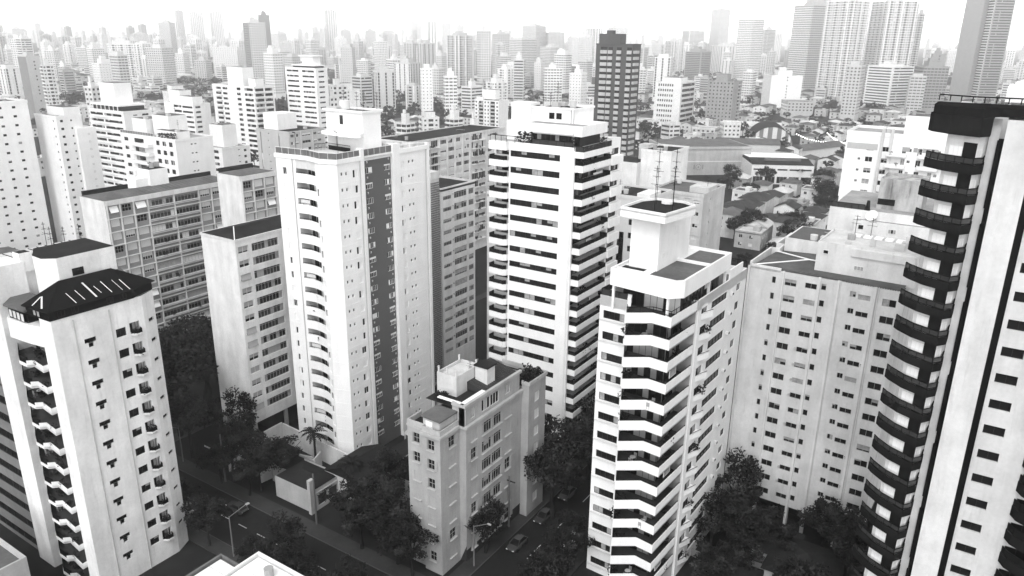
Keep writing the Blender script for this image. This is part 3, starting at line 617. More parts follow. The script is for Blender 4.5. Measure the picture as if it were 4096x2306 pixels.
    for x, y in ((-17, 9), (-14.2, 12.5), (-15.5, 13), (-18, 12), (-13.4, 8)): antenna(t, x, y, 46, RND.uniform(2.4, 4.2))
    w = MB(); w.quad((-16.2, -.6, 0), (-20, 3.4, 0), (-20, 3.4, 46), (-16.2, -.6, 46)); w.quad((-16, 14.4, 0), (-20, 14.4, 0), (-20, 14.4, 40), (-16, 14.4, 40)); w.build('wall', [white], t)
tower_tee()

# ================================================================== D: tower with black balconies and a tall pier
def tower_black_balcony():
    t = thing('apartment_tower', 'tower with stacked black polygonal balconies beside a tall white pier', 'apartment tower', (0, 86, 0))
    white = aged(.64); P = 2.93; N = 23
    w = MB(); w.quad((-5.6, 20, 0), (-5.5, 1.5, 0), (-5.5, 1.5, 69), (-5.6, 20, 69)); w.wall((-5.5, 1.5), X_, 3.5, 0, 69, [], .2); w.wall((-2.0, 1.0), X_, .82, 0, 69, [], .2); w.quad((-2, 1.5, 0), (-2, 1, 0), (-2, 1, 69), (-2, 1.5, 69))
    w.wall((2.45, .6), X_, 10.5, 0, 69, [(.42, 2.35, z, z + 1.05) for z in [63.3 - P * k for k in range(22)]], .35); w.quad((12.95, .6, 0), (12.95, 20, 0), (12.95, 20, 69), (12.95, .6, 69)); w.quad((12.95, 20, 0), (-5.6, 20, 0), (-5.6, 20, 69), (12.95, 20, 69)); w.build('wall', [white], t)
    windows(t, (2.45, .6), X_, [(.42, 2.35, z, z + 1.05) for z in [63.3 - P * k for k in range(22)]], lambda i, o: dict(cols=2, fm='frame_dark', gm='glass_dark'), .3)
    w = MB(); w.box(-1.18, -.72, 1.3, 1.6, 0, 67.1); w.box(1.78, 2.45, 1.3, 1.6, 0, 69); w.build('recess', [M['black_panel']], t)
    for k in range(8): b = MB(); b.box(-1.26, -.95, .75, 1.35, 3 + k * 8.2, 9.6 + k * 8.2); b.build('recess_cover', [M['black_panel']], t)
    w = MB(); w.box(-.72, 1.78, -.3, 3, 0, 69.0); w.build('pier', [aged(.7)], t)
    front = [(-7.2, 1.4), (-6.75, .7), (-5.25, -.75), (-2.75, -2.05), (-1.95, -.9), (-1.95, 1.0)]
    bal = MB(); parapet(bal, front, -.45, .42, .12); bal.prism(front + [(-2, 1.4)], -.5, -.35); bme = bal.mesh('balcony', [M['black_parapet']])
    rr = MB(); ins = [(-7.1, 1.4), (-6.65, .76), (-5.2, -.65), (-2.8, -1.9), (-2.05, -.85), (-2.05, .9)]; rail(rr, ins, .42, .62, 1.05, .05, 0, mid=.1, panel=1); rme = rr.mesh('railing', [M['black_metal'], M['glass_grey']])
    w = MB(); w.prism([(-5.45, 1.6), (-5.45, .1), (-5.1, -.1), (-2.75, -1.35), (-2.25, -.4), (-2.0, 1.6)], 0, 67.4); w.build('bay_wall', [aged(.7)], t)
    U = Vector((2.35, -1.25)).normalized(); ang = math.atan2(U.y, U.x)
    for k in range(N):
        z = 64.4 - P * k
        if z < 1: continue
        bo = obj('balcony', bme, t, (0, 0, z)); obj('railing', rme, bo)
        obj('window', wmesh(1.35, 2.3, cols=3, blinds=RND.choice(((1, 1, 1), (1, 1, 1), (1, 1, .95), (.85, .85, .85))), fm='frame_white', bm='blind_white', fr=.03), t, (-5.1, -.18, z - .33), ang)
        dk = MB(); dk.box(0, 1.22, -.14, .05, -.33, 2.4); obj('dark_column', dk.mesh('dark_column', [M['black_panel']]), t, (-3.83, -.79, z), ang)
        obj('window', wmesh(.85, 2.0, cols=1, blinds=(1,), fm='frame_white', bm='blind_pale', fr=.03), t, (-2.7, -1.3, z - .2), math.atan2(.95, .5))
        if RND.random() < .3: potted(t, RND.uniform(-6, -5), -.1, z - .3, 1.0)
    # big crowning balcony and black roof rail
    c = MB(); big = [(-7.4, 2), (-6.9, .6), (-5.3, -.9), (-2.7, -2.2), (-1.9, -.9), (-1.9, 1.2)]; c.prism(big + [(-1.9, 4), (-7.0, 4)], 67.45, 69.2); c.build('crown_parapet', [M['black_parapet']], t)
    c = MB(); c.prism([(-7.2, 2), (-6.6, .9), (-5.2, -.5), (-2.8, -1.6), (-1.4, .3), (12.9, .5), (12.9, 6), (-7.2, 6)], 69.2, 70.0); c.build('roof_band', [M['black_panel']], t)
    c = MB(); rail(c, [(-7, 3.5), (-4, 2.0), (2, 2.2), (12, 2.2)], 70.3, .55, 1.0, .05); c.build('railing', [M['black_metal']], t)
    c = MB(); c.prism([(-1.4, 5), (9, 5), (9, 15), (-1.4, 15)], 70.3, 71.6); c.build('penthouse', [plaster(.84)], t)
    c = MB(); n = 10
    pts = [(-.9 + 9 * i / n, 71.6 + 1.9 * math.sin(math.pi * (.08 + .92 * i / n) * .62)) for i in range(n + 1)]
    for (xa, za), (xb, zb) in zip(pts, pts[1:]): c.quad((xa, 5.5, za), (xb, 5.5, zb), (xb, 14, zb), (xa, 14, za)); c.quad((xa, 5.5, 71.5), (xb, 5.5, 71.5), (xb, 5.5, zb), (xa, 5.5, za))
    c.build('barrel_roof', [plaster(.84)], t)
    # second stack of black balconies near the far corner
    f2 = [(6.9, .6), (7.4, -.4), (9.2, -1.6), (12, -2.2), (13.2, -.8), (13.4, .6)]
    bal = MB(); parapet(bal, f2, -.5, .7, .12); bal.prism(f2, -.5, -.35); b2 = bal.mesh('balcony', [M['black_parapet']])
    rr = MB(); rail(rr, [(7.0, .5), (7.5, -.3), (9.2, -1.5), (12, -2.0)], .7, .8, 1.0, .05, 0, panel=1); r2 = rr.mesh('railing', [M['black_metal'], M['black_panel']])
    for k in range(N - 5):
        z = 49.5 - P * k
        if z > 1: bo = obj('balcony', b2, t, (0, 0, z)); obj('railing', r2, bo); obj('glass_door', wmesh(5.2, 1.9, cols=5, fm='frame_dark'), t, (7.2, .48, z - .3))
tower_black_balcony()

# ================================================================== H12: slab with vertical ribs
def slab_ribbed():
    t = thing('apartment_slab', 'long pale slab with thin vertical ribs and scattered windows beside the chevron tower', 'apartment block', (-8.5, 112.6, 0), R_(-1.5))
    wl = aged(.66); P = 2.55; N = 15; zt = 43.0; cols = [(-18.1, -17.65, .0, .85), (-16.2, -14.6, .0, .85), (-13.25, -11.7, .15, .8), (-11.0, -10.4, .3, 1.1), (-7.0, -6.3, .1, .75), (-5.9, -4.35, -.1, .5), (-2.7, -1.0, -.4, .5)]
    ops = [(c[0] + 21.65, c[1] + 21.75, 41.0 - P * k + c[2] - .08, 41.05 - P * k + c[3] + .05) for k in range(N) for c in cols if 41.05 - P * k + c[2] > 4.6]
    w = MB(); w.wall((-21.7, 0), X_, 21.7, 4.2, zt, ops, .18); w.quad((0, 0, 4.2), (0, 22, 4.2), (0, 22, zt), (0, 0, zt)); w.quad((0, 22, 0), (-21.7, 22, 0), (-21.7, 22, zt), (0, 22, zt)); w.quad((-21.7, 22, 0), (-21.7, 0, 0), (-21.7, 0, zt), (-21.7, 22, zt)); w.quad((-21.7, 0, 4.2), (-21.7, 22, 4.2), (0, 22, 4.2), (0, 0, 4.2)); w.build('wall', [wl], t)
    fnb = blindmix(2, (.62, .3, .08), fm='frame_metal', gm='glass_dark', bm='curtain', fr=.04)
    def fn(i, o):
        d = fnb(i, o)
        if o[1] - o[0] < .75: d['cols'] = 1; d['blinds'] = (RND.choice((0, 0, .35)),)
        elif o[3] - o[2] < .7: d['transom'] = .72; d['cols'] = 3
        return d
    windows(t, (-21.7, 0), X_, ops, fn, .18)
    for x, w_ in ((-21.7, .3), (-16.5, .22), (-11.35, .35), (-8.7, .3), (-3.8, .35), (-8.45, .08), (-3.4, .08)):
        b = MB(); b.box(x - w_ / 2, x + w_ / 2, -.28, .02, 0, zt + .1); b.build('rib', [aged(.7)], t)
    for x in (-21.5, -16.5, -11.35, -8.7, -3.8, -.2): b = MB(); b.box(x - .25, x + .25, .1, .7, 0, 4.2); b.build('column', [aged(.5)], t)
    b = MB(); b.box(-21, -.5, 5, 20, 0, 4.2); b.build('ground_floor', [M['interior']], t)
    acm = MB(); acm.box(0, .3, -.25, 0, 0, .3); am = acm.mesh('air_conditioner', [plaster(.45)])
    for k in range(1, N - 1):
        if RND.random() < .6: obj('air_conditioner', am, t, (-13.6, 0, 41.4 - P * k))
        if RND.random() < .5: obj('air_conditioner', am, t, (-4.2, 0, 41.15 - P * k))
    # corrugated roof with a white ridge, raised parapet step, stair block
    r = MB(); r.quad((-21.4, .3, zt), (-8, .3, zt), (-8, 4, zt + .5), (-14.6, 6.4, zt + .55)); r.tri((-21.4, .3, zt), (-14.6, 6.4, zt + .55), (-20.8, 10.5, zt)); r.quad((-14.6, 6.4, zt + .55), (-12, 6.4, zt + .55), (-12, 22, zt), (-20.8, 10.5, zt)); r.quad((-8, .3, zt), (-.4, .3, zt), (-.4, 4, zt + .5), (-8, 4, zt + .5)); r.quad((-20.8, 10.5, zt), (-12, 22, zt), (-21, 22, zt), (-21, 10.5, zt)); r.build('roof', [M['fibre_cement']], t)
    r = MB()
    for i in range(64): x = -20.6 + i * .32; r.box(x, x + .14, -.05 if x > -8 else .3, .3 + (1.6 if x > -18 else .5), zt + .02, zt + .13)
    r.build('corrugation', [M['fibre_cement']], t, kind='stuff')
    r = MB(); r.beam((-21.4, .4, zt + .12), (-14.6, 6.4, zt + .68), .12); r.beam((-14.6, 6.4, zt + .68), (-20.8, 10.5, zt + .12), .12); r.beam((-14.6, 6.4, zt + .68), (-12.4, 6.3, zt + .68), .12); r.build('ridge_flashing', [M['roof_white']], t)
    r = MB(); parapet(r, [(-21.7, 22), (-21.7, 13.5), (-20.4, 13.2), (-20.4, 10.4), (-21.7, 10.2), (-21.7, 0)], zt - .5, zt + .75, .25); parapet(r, [(-21.7, 0), (-17, 0)], zt - .3, zt + .35, .25); r.build('parapet', [aged(.74)], t)
    r = MB(); r.box(-12.9, .6, 2.6, 12, zt, 47.4); r.box(-8.1, .2, 2.3, 2.6, 46.3, 47.4); parapet(r, [(-12.9, 12), (-12.9, 2.6), (.6, 2.6), (.6, 12), (-12.9, 12)], 47.4, 47.75, .22); r.quad((-12.6, 2.9, 47.45), (.3, 2.9, 47.45), (.3, 11.7, 47.45), (-12.6, 11.7, 47.45), 1); r.build('stair_block', [aged(.72), M['roof_pale']], t)
    obj('vent_window', wmesh(.75, .6, cols=1, fm='frame_white'), t, (-12.0, 2.5, 46.0)); obj('vent_window', wmesh(1.3, .65, cols=3, blinds=(1, 1, 1), fm='frame_white', bm='blind_grey'), t, (-7.5, 2.5, 44.3))
    for i in range(6): b = MB(); b.box(-9.5 + i * 1.5, -8.4 + i * 1.5, 9.4, 11, 47.5, 47.75); b.build('roof_panel', [M['roof_white']], t)
    b = MB(); b.box(-20, -12.9, 12, 22, zt, 45.2, 0); b.quad((-19.7, 12.3, 45.22), (-13.2, 12.3, 45.22), (-13.2, 21.7, 45.22), (-19.7, 21.7, 45.22), 1); b.build('rear_wing', [aged(.74), M['fibre_cement']], t)
    obj('vent_window', wmesh(.5, .9, cols=1, fm='frame_white'), t, (-14.3, 11.9, 43.6)); clutter(t, -12, 0, 4, 11, 47.45, 4, 8); clutter(t, -19, -13.5, 13, 21, 45.22, 5, 4)
slab_ribbed()

# ================================================================== H10: old block with shutters
def block_shutters():
    t = thing('apartment_block', 'small grey old block with wooden shutters and black tiled roof terrace', 'apartment block', (-58.8, 73.2, 0))
    wl = aged(.4); P = 3.08; zc = 22.8
    rows = [22.1 - P * k for k in range(7)]
    def face(a, U, L, cols, z1, z0=0):
        ops = [(c[0], c[1], z - c[3], z - c[2]) for z in rows for c in cols if z - c[3] > 1]
        w = MB(); w.wall(a, U, L, z0, z1, ops, .2); w.build('wall', [wl], t); return ops
    def shutter(i, o):
        if o[1] - o[0] > 1.8: return dict(cols=4, fm='frame_metal', blinds=RND.choice(((), (), (1, 0, 0, 0), (0, .5, .5, 0))), bm='curtain', transom=.78, gm='glass_dark')
        return dict(cols=2, rows=3, fm='shutter_paint', blinds=(1, 1), bm='shutter_paint', fr=.06) if o[4] else dict(cols=2, rows=2, fm='frame_metal')
    def place(a, U, ops, depth=.2):
        ux, uy = U; nx, ny = uy, -ux; rz = math.atan2(uy, ux)
        for i, o in enumerate(ops):
            wd = o[1] - o[0]; closed = RND.random() < .5 and wd < 1.8
            kw = shutter(i, (*o, closed)); me = wmesh(wd, o[3] - o[2], **kw)
            d = .02 if closed else depth - .08
            wo_ = obj('window', me, t, (a[0] + ux * o[0] - nx * d, a[1] + uy * o[0] - ny * d, o[2]), rz)
            s = MB(); s.box(-.12, wd + .12, -.22 - d, -d + .02, -.14, -.02); obj('sill', s.mesh('sill', [aged(.5)]), wo_)
            if not closed and wd < 1.8:
                for sgn in (0, 1):
                    if RND.random() < .85:
                        s = MB(); h = o[3] - o[2]; x0 = -wd * .5 if sgn == 0 else wd
                        s.box(x0 + .04, x0 + wd * .5 - .04, -d - .07, -d - .02, 0, h, 0)
                        for q in (.08, .55): s.box(x0 + .12, x0 + wd * .5 - .12, -d - .085, -d - .07, h * q, h * (q + .36), 1)
                        obj('shutter', s.mesh('shutter', [M['shutter_paint'], M['blind_grey']]), wo_)
    U1 = X_
    o1 = face((-6.3, 0), X_, 3.1, [(1.0, 2.2, 0, 1.6)], zc); place((-6.3, 0), X_, o1)
    w = MB(); w.quad((-3.2, 0, 0), (-3.2, -.5, 0), (-3.2, -.5, zc), (-3.2, 0, zc)); w.quad((-6.3, 16, 0), (-6.3, 0, 0), (-6.3, 0, zc), (-6.3, 16, zc)); w.build('wall', [wl], t)
    o2 = face((-3.2, -.5), X_, 3.2, [(.95, 2.15, 0, 1.6)], zc); place((-3.2, -.5), X_, o2)
    o3 = face((0, -.5), Y_, 4.4, [(1.9, 3.4, 0, 1.7)], zc); place((0, -.5), Y_, o3)
    w = MB(); w.quad((0, 3.9, 0), (1.2, 3.9, 3), (1.2, 3.9, 26.2), (0, 3.9, 26.2)); w.build('wall', [wl], t)
    o4 = face((1.2, 3.9), Y_, 14.8, [(1.2, 2.6, .15, 2.0), (4.0, 6.5, .3, 2.2), (6.6, 9.1, .3, 2.2), (10.1, 11.7, .1, 2.1)], zc + .3, 2.2); place((1.2, 3.9), Y_, o4)
    b = MB(); b.box(-5.5, 1.1, 4, 18.6, 0, 2.25); b.build('ground_floor', [M['interior']], t)
    # upper storey
    ops = [(1.5, 2.5, 23.6, 25.2), (4.2, 6.4, 23.5, 25.4), (6.5, 8.7, 23.5, 25.4), (10.4, 11.7, 23.8, 25.3)]
    w = MB(); w.wall((1.0, 3.9), Y_, 14.4, zc + .3, 26.3, ops, .2); w.quad((-1.2, 3.9, zc), (1.0, 3.9, zc), (1.0, 3.9, 26.3), (-1.2, 3.9, 26.3)); w.quad((1, 18.3, zc), (-6.3, 18.3, zc), (-6.3, 18.3, 26.3), (1, 18.3, 26.3)); w.build('wall', [wl], t)
    windows(t, (1.0, 3.9), Y_, ops, lambda i, o: dict(cols=3 if i in (1, 2) else 2, fm='frame_white', blinds=((1, 1), (0, 1, 0), (), (1, 1))[i], bm='curtain'), .2)
    c = MB(); cor = [(-6.6, .1), (-3.3, -.1), (-3.3, -.9), (.35, -.9), (.35, 3.6), (1.55, 3.6), (1.55, 19)]; parapet(c, cor, zc - .05, zc + .35, .5); parapet(c, [(-1.2, 3.7), (1.25, 3.7), (1.25, 18.6)], 26.0, 26.45, .45); parapet(c, [(-6.3, 3), (-6.3, 0), (-3.2, 0), (-3.2, -.5), (0, -.5), (0, 3.8)], zc + .3, zc + 1.1, .2); c.build('cornice', [aged(.46)], t)
    r = MB(); r.quad((-6.2, .1, zc + .3), (-.1, -.4, zc + .3), (-.1, 3.9, zc + .3), (-6.2, 3.9, zc + .3)); r.quad((-6.2, 4, 25.5), (.8, 4, 25.5), (.8, 18, 25.5), (-6.2, 18, 25.5)); r.build('roof', [M['roof_dark']], t)
    r = MB(); r.prism([(-3.6, .3), (-.5, .1), (-.5, 3.9), (-3.6, 3.9)], zc + .3, 25.0); r.build('roof_room', [aged(.5)], t); r = MB(); r.prism([(-3.9, .0), (-.2, -.2), (-.2, 3.9), (-3.9, 3.9)], 25.0, 25.2); r.build('roof_room_slab', [M['roof_grey']], t)
    obj('window', wmesh(1.2, 1.3, cols=1, blinds=(1,), bm='blind_white'), t, (-3.0, .1, 23.3))
    r = MB(); r.quad((-4.5, 9.6, 27.3), (.9, 9.6, 26.1), (.9, 18.2, 26.1), (-4.5, 18.2, 27.3)); r.quad((-4.5, 9.6, 25.6), (.9, 9.6, 25.6), (.9, 9.6, 26.1), (-4.5, 9.6, 27.3)); ro = r.build('tiled_roof', [M['clay_tile']], t)
    tm = MB(); tm.box(0, 5.3, 0, .2, 0, .09); tme = tm.mesh('tile_course', [M['clay_tile']])
    for i in range(17): o = obj('tile_course', tme, ro, (-4.4, 9.8 + i * .5, 27.28)); o.rotation_euler = (0, math.atan2(1.2, 5.4), 0)
    for i in range(5): b = MB(); b.box(.05, .95, 4.4 + i * 1.02, 5.35 + i * 1.02, 26.3, 26.42); b.build('coping_tile', [M['roof_white']], t)
    for i in range(4): b = MB(); b.box(-3.9 + i * 1.02, -2.95 + i * 1.02, 3.9, 4.5, 26.3, 26.42); b.build('coping_tile', [M['roof_white']], t)
    r = MB(); r.prism([(-6.2, 6.8), (-2.6, 6.8), (-2.6, 9.4), (-6.2, 9.4)], 25.5, 28.2); parapet(r, [(-6.2, 12.6), (-6.2, 6.8), (-2.6, 6.8), (-2.6, 12.6), (-6.2, 12.6)], 28.2, 28.7, .2); r.prism([(-6.2, 9.4), (-2.6, 9.4), (-2.6, 12.6), (-6.2, 12.6)], 27.0, 28.2); r.build('tank_house', [aged(.62)], t)
    for x, y in ((-6, 7), (-4.4, 6.9), (-2.8, 7), (-2.8, 12), (-6, 12)): b = MB(); b.cone(x, y, 28.7, 29.6, .16, .16, 8); b.build('chimney', [aged(.6)], t)
    r = MB(); r.box(-2.4, -.2, 11.2, 13.2, 26, 29.0); r.build('chimney_block', [aged(.72)], t); r = MB(); r.box(-2.6, 0, 11, 13.4, 29.0, 29.2); r.build('chimney_cap', [M['roof_dark']], t)
    # rear wing
    ops5 = [(1.0, 2.4, z - 1.6, z) for z in rows]; w = MB(); w.wall((2.5, 18.7), Y_, 5.2, 0, 24.4, [(1.8, 3.2, z - 1.7, z) for z in rows if z > 3], .2); w.quad((1.2, 18.7, 0), (2.5, 18.7, 0), (2.5, 18.7, 24.4), (1.2, 18.7, 24.4)); w.quad((2.5, 23.9, 0), (-6, 23.9, 0), (-6, 23.9, 24.4), (2.5, 23.9, 24.4)); w.build('wall', [wl], t)
    windows(t, (2.5, 18.7), Y_, [(1.8, 3.2, z - 1.7, z) for z in rows if z > 3], lambda i, o: dict(cols=2, blinds=(1, 1), bm='blind_pale'), .2)
    r = MB(); r.quad((-6, 18.4, 23.6), (2.4, 18.8, 23.6), (2.4, 23.8, 23.6), (-6, 23.8, 23.6)); r.build('roof', [M['roof_dark']], t); r = MB(); parapet(r, [(1.2, 18.6), (2.7, 18.6), (2.7, 24.1), (-6, 24.1)], 24.0, 24.6, .25); r.build('cornice', [aged(.5)], t)
    for i in range(14): potted(t, 1.9 - (i % 3) * .8, 19.3 + i * .3, 23.8, RND.uniform(1, 2))
    for i in range(10): potted(t, RND.uniform(-5, -3), RND.uniform(4.6, 6.4), 25.5, 1)
    clutter(t, -5, -3, 9.6, 12, 27.1, 6, 5)
block_shutters()
# ================================================================== H6: slab with white grid facade (two blocks), H7, H8
def slab_grid(loc, label, edges, wide, zt, P, nrow, depth, roofbox, z0=3.0):
    t = thing('apartment_slab', label, 'apartment block', loc)
    L = edges[-1] + .25; wl = aged(.72); panel = mat('grid_panel', .27, .85, .12)
    ops = []; 
    for k in range(nrow):
        zt_ = zt - 1.1 - P * k
        for i, (a, b) in enumerate(zip(edges, edges[1:])):
            if i in wide: ops.append((a + .2, b - .2, zt_ - 1.75, zt_ - .45))
            else: ops.append((a + .5, b - .45, zt_ - 1.75, zt_ - .25))
    w = MB(); w.wall((-.4, 0), Y_, L, z0, zt - 1.0, ops, .12); w.build('panel_wall', [panel], t)
    def fn(i, o):
        if o[1] - o[0] > 4:
            r = RND.random(); c = RND.choice(('glass_dark', 'glass_grey', 'glass_dark'))
            bl = tuple(RND.choice((0, 0, 1)) for _ in range(7)) if r < .5 else ((1,) * 7 if r < .75 else ())
            return dict(cols=7, fm='frame_metal', gm=c, blinds=bl, bm=RND.choice(('blind_grey', 'curtain', 'blind_pale')), transom=.8)
        r = RND.random()
        if r < .22: return dict(cols=1, awn=.55, bm='blind_white')
        if r < .62: return dict(cols=1, blinds=(1,), bm='blind_pale')
        if r < .85: return dict(cols=4, blinds=(RND.choice((.55, .7)),) * 4, bm='blind_pale')
        return dict(cols=3, rows=2, fm='frame_metal', gm='glass_dark')
    windows(t, (-.4, 0), Y_, ops, fn, .12)
    w = MB(); w.quad((-depth, 0, 0), (-.3, 0, 0), (-.3, 0, zt), (-depth, 0, zt)); w.quad((-.4, L, 0), (-depth, L, 0), (-depth, L, zt), (-.4, L, zt)); w.quad((-depth, L, 0), (-depth, 0, 0), (-depth, 0, zt), (-depth, L, zt)); w.box(-.5, 0, 0, L, zt - 1.05, zt)
    w.quad((-.45, 0, 0), (-.45, L, 0), (-.45, L, z0), (-.45, 0, z0)); w.build('wall', [wl], t)
    for a in edges: b = MB(); b.box(-.4, -.02, a - .11, a + .11, z0 - .3, zt - 1.05); b.build('mullion', [wl], t)
    for k in range(nrow + 1):
        z = zt - 1.1 - P * k
        if k: b = MB(); b.box(-.4, -.03, 0, L, z - .09, z + .11); b.build('floor_band', [wl], t)
        if k < nrow:
            for i in wide:
                a, c = edges[i], edges[i + 1]; b = MB(); b.box(-.4, .12, a + .15, c - .15, z - 2.18, z - 2.06); b.box(-.4, .1, a + .15, c - .15, z - 1.86, z - 1.78)
                b.build('planter_rail', [wl], t)
                if RND.random() < .35: potted(t, -.1, RND.uniform(a + 1, c - 1), z - 1.8, .8)
    r = MB(); x1, y1, xm = -.2, L - .2, -depth / 2; e = 3.5
    zz = zt + .02; hi = zt + .8
    r.quad((x1, .2, zz), (x1, y1, zz), (xm, y1 - e, hi), (xm, e, hi)); r.tri((-depth + .2, .2, zz), (x1, .2, zz), (xm, e, hi)); r.quad((-depth + .2, y1, zz), (-depth + .2, .2, zz), (xm, e, hi), (xm, y1 - e, hi)); r.tri((x1, y1, zz), (-depth + .2, y1, zz), (xm, y1 - e, hi)); ro = r.build('roof', [M['roof_grey']], t)
    for i in range(int(L / 1.1)):
        y = 1 + i * 1.1
        if y < e or y > y1 - e: continue
        b = MB(); b.beam((x1, y, zz + .03), (xm, y, hi + .03), .05); b.build('roof_rib', [M['roof_grey']], ro)
    b = MB(); b.box(-depth, -depth + .5, .5, L, zt, zt + 1.0); b.build('roof_edge', [M['roof_dark']], t)
    if roofbox:
        y = roofbox; b = MB(); b.box(-depth + .8, -depth + 5.4, y, y + 4.6, zt + .1, zt + 4.4, 0); b.quad((-depth + 1, y + .2, zt + 4.42), (-depth + 5.2, y + .2, zt + 4.42), (-depth + 5.2, y + 4.4, zt + 4.42), (-depth + 1, y + 4.4, zt + 4.42), 1); b.build('stair_box', [plaster(.84), M['roof_dark']], t)
        b = MB(); b.box(-depth + 1.2, -depth + 4.6, y - 3, y, zt, zt + 2.6); b.build('stair_box', [plaster(.84)], t); potted(t, -depth + 3, y + 2, zt + 4.4, 1.2); clutter(t, -depth + 1.5, -depth + 5, y + .5, y + 4, zt + 4.42, 8, 3)
    return t
slab_grid((-158.4, 85.4, 0), 'long mid-century slab with white grid facade and many open awning windows', [.25, 3.1, 6.2, 9.5, 16.0, 22.5, 25.9, 29.3, 32.6], {3, 4}, 41.5, 2.93, 12, 10, 13.5)
slab_grid((-140.6, 106.5, 0), 'short wing with white grid facade between the long grid slab and the curved-balcony tower', [.2, 3.2, 6.3, 9.4], set(), 45.7, 2.45, 15, 8.4, None)

def slab_band():
    t = thing('apartment_slab', 'white slab with blank gable and long dark window bays under a dark hip roof', 'apartment block', (-111.5, 81.8, 0))
    wl = aged(.78); P = 2.6; N = 13; zt = 41.0
    ops = []
    for k in range(N):
        z = 39.75 - P * k; ops += [(.5, 2.7, z - 1.35, z - .05), (3.45, 9.45, z - 1.5, z)]
    w = MB(); w.wall((0, 0), Y_, 10.6, 4.8, zt, ops, .3); w.quad((-9.6, 0, 4.8), (0, 0, 4.8), (0, 0, zt), (-9.6, 0, zt)); w.quad((-9.6, 24, 0), (-9.6, 0, 0), (-9.6, 0, zt), (-9.6, 24, zt)); w.quad((0, 10.6, 0), (0, 24, 0), (0, 24, zt), (0, 10.6, zt)); w.quad((0, 24, 0), (-9.6, 24, 0), (-9.6, 24, zt), (0, 24, zt)); w.quad((-9.6, 0, 4.8), (-9.6, 24, 4.8), (0, 24, 4.8), (0, 0, 4.8)); w.build('wall', [wl], t)
    def fn(i, o):
        if o[1] - o[0] > 4: return dict(cols=8, fm='frame_metal', gm=RND.choice(('glass_dark', 'glass_grey')), blinds=tuple(RND.choice((0, 0, 0, 1)) for _ in range(8)), bm=RND.choice(('curtain', 'blind_grey')), transom=.76)
        r = RND.random()
        if r < .35: return dict(cols=1, awn=.4, bm='blind_grey')
        return dict(cols=2, blinds=(RND.choice((.6, .8, 1)),) * 2, bm='blind_grey')
    windows(t, (0, 0), Y_, ops, fn, .28)
    r = MB(); r.quad((.15, -.15, zt + .05), (.15, 24, zt + .05), (-4.8, 20, zt + 1.1), (-4.8, 3.6, zt + 1.1)); r.tri((-9.75, -.15, zt + .05), (.15, -.15, zt + .05), (-4.8, 3.6, zt + 1.1)); r.quad((-9.75, 24, zt + .05), (-9.75, -.15, zt + .05), (-4.8, 3.6, zt + 1.1), (-4.8, 20, zt + 1.1)); r.build('roof', [M['roof_dark']], t)
    r = MB(); parapet(r, [(-9.7, 24), (-9.7, -.12), (.12, -.12), (.12, 24)], zt - .25, zt + .12, .3); r.build('parapet', [wl], t)
    r = MB(); r.beam((0, 0, zt + .15), (-4.8, 3.6, zt + 1.2), .09); r.build('ridge_flashing', [M['roof_white']], t)
    for x, y in ((-.5, .6), (-.5, 8), (-9, .6), (-9, 8), (-.5, 16)): b = MB(); b.box(x - .3, x + .3, y - .3, y + .3, 0, 4.8); b.build('column', [aged(.4)], t)
    b = MB(); b.box(-8, -2, 6, 22, 0, 4.8); b.build('ground_floor', [M['interior']], t)
slab_band()

def slab_lattice():
    t = thing('apartment_slab', 'white slab with brick lattice strip, seen between the curved-balcony tower and ribbon tower', 'apartment block', (-98, 123.2, 0))
    wl = aged(.66); P = 2.5; N = 15; ops = []
    for k in range(N):
        z = 44.0 - P * k
        if z < 3: continue
        ops += [(.7, 3.5, z - 1.25, z - .4), (4.5, 9.0, z - 1.4, z), (9.7, 11.6, z - 1.35, z - .1)]
    w = MB(); w.wall((0, 0), Y_, 12.1, 0, 45.1, ops, .25); w.quad((-14, 0, 0), (0, 0, 0), (0, 0, 45.1), (-14, 0, 45.1)); w.quad((0, 12.1, 0), (-14, 12.1, 0), (-14, 12.1, 45.1), (0, 12.1, 45.1)); w.box(-3, -.3, -2.8, 0, 47.6, 49.1); w.box(-3, -.5, -2.8, 0, 0, 47.6); w.build('wall', [wl], t)
    windows(t, (0, 0), Y_, ops, blindmix(5, (.4, .4, .2), fm='frame_metal', gm='glass_grey', bm='curtain', transom=.75), .2)
    b = MB()
    for i in range(96):
        z = 1 + i * .48
        for j in range(5): b.box(-.5, -.32 + .06 * ((i + j) % 2), -2.75 + j * .55, -2.75 + j * .55 + .4, z, z + .3)
    b.build('lattice_brick', [M['brick_lattice']], t, kind='stuff')
    r = MB(); roof_slab(r, -14, 0, 0, 12.1, 45.0, .45, .2); r.build('roof', [wl, M['roof_dark']], t)
    for z in [43.5 - P * k for k in range(N - 1)]: b = MB(); b.box(0, .3, 3.8, 4.2, z, z + .35); b.build('air_conditioner', [plaster(.4)], t)
    # blank neighbour
    t = thing('apartment_slab', 'blank white gable wall rising between lattice slab and ribbon tower', 'apartment block', (-82, 140, 0))
    w = MB(); w.box(-16, 0, 0, 14, 0, 41.5); w.build('wall', [aged(.78)], t); r = MB(); roof_slab(r, -16, 0, 0, 14, 41.52, .7, .25); r.build('roof', [aged(.82), M['roof_dark']], t)
    b = MB(); b.box(2.5, 4.4, -3, 5, 0, 30); b.build('lower_wing', [aged(.7)], t)
slab_lattice()

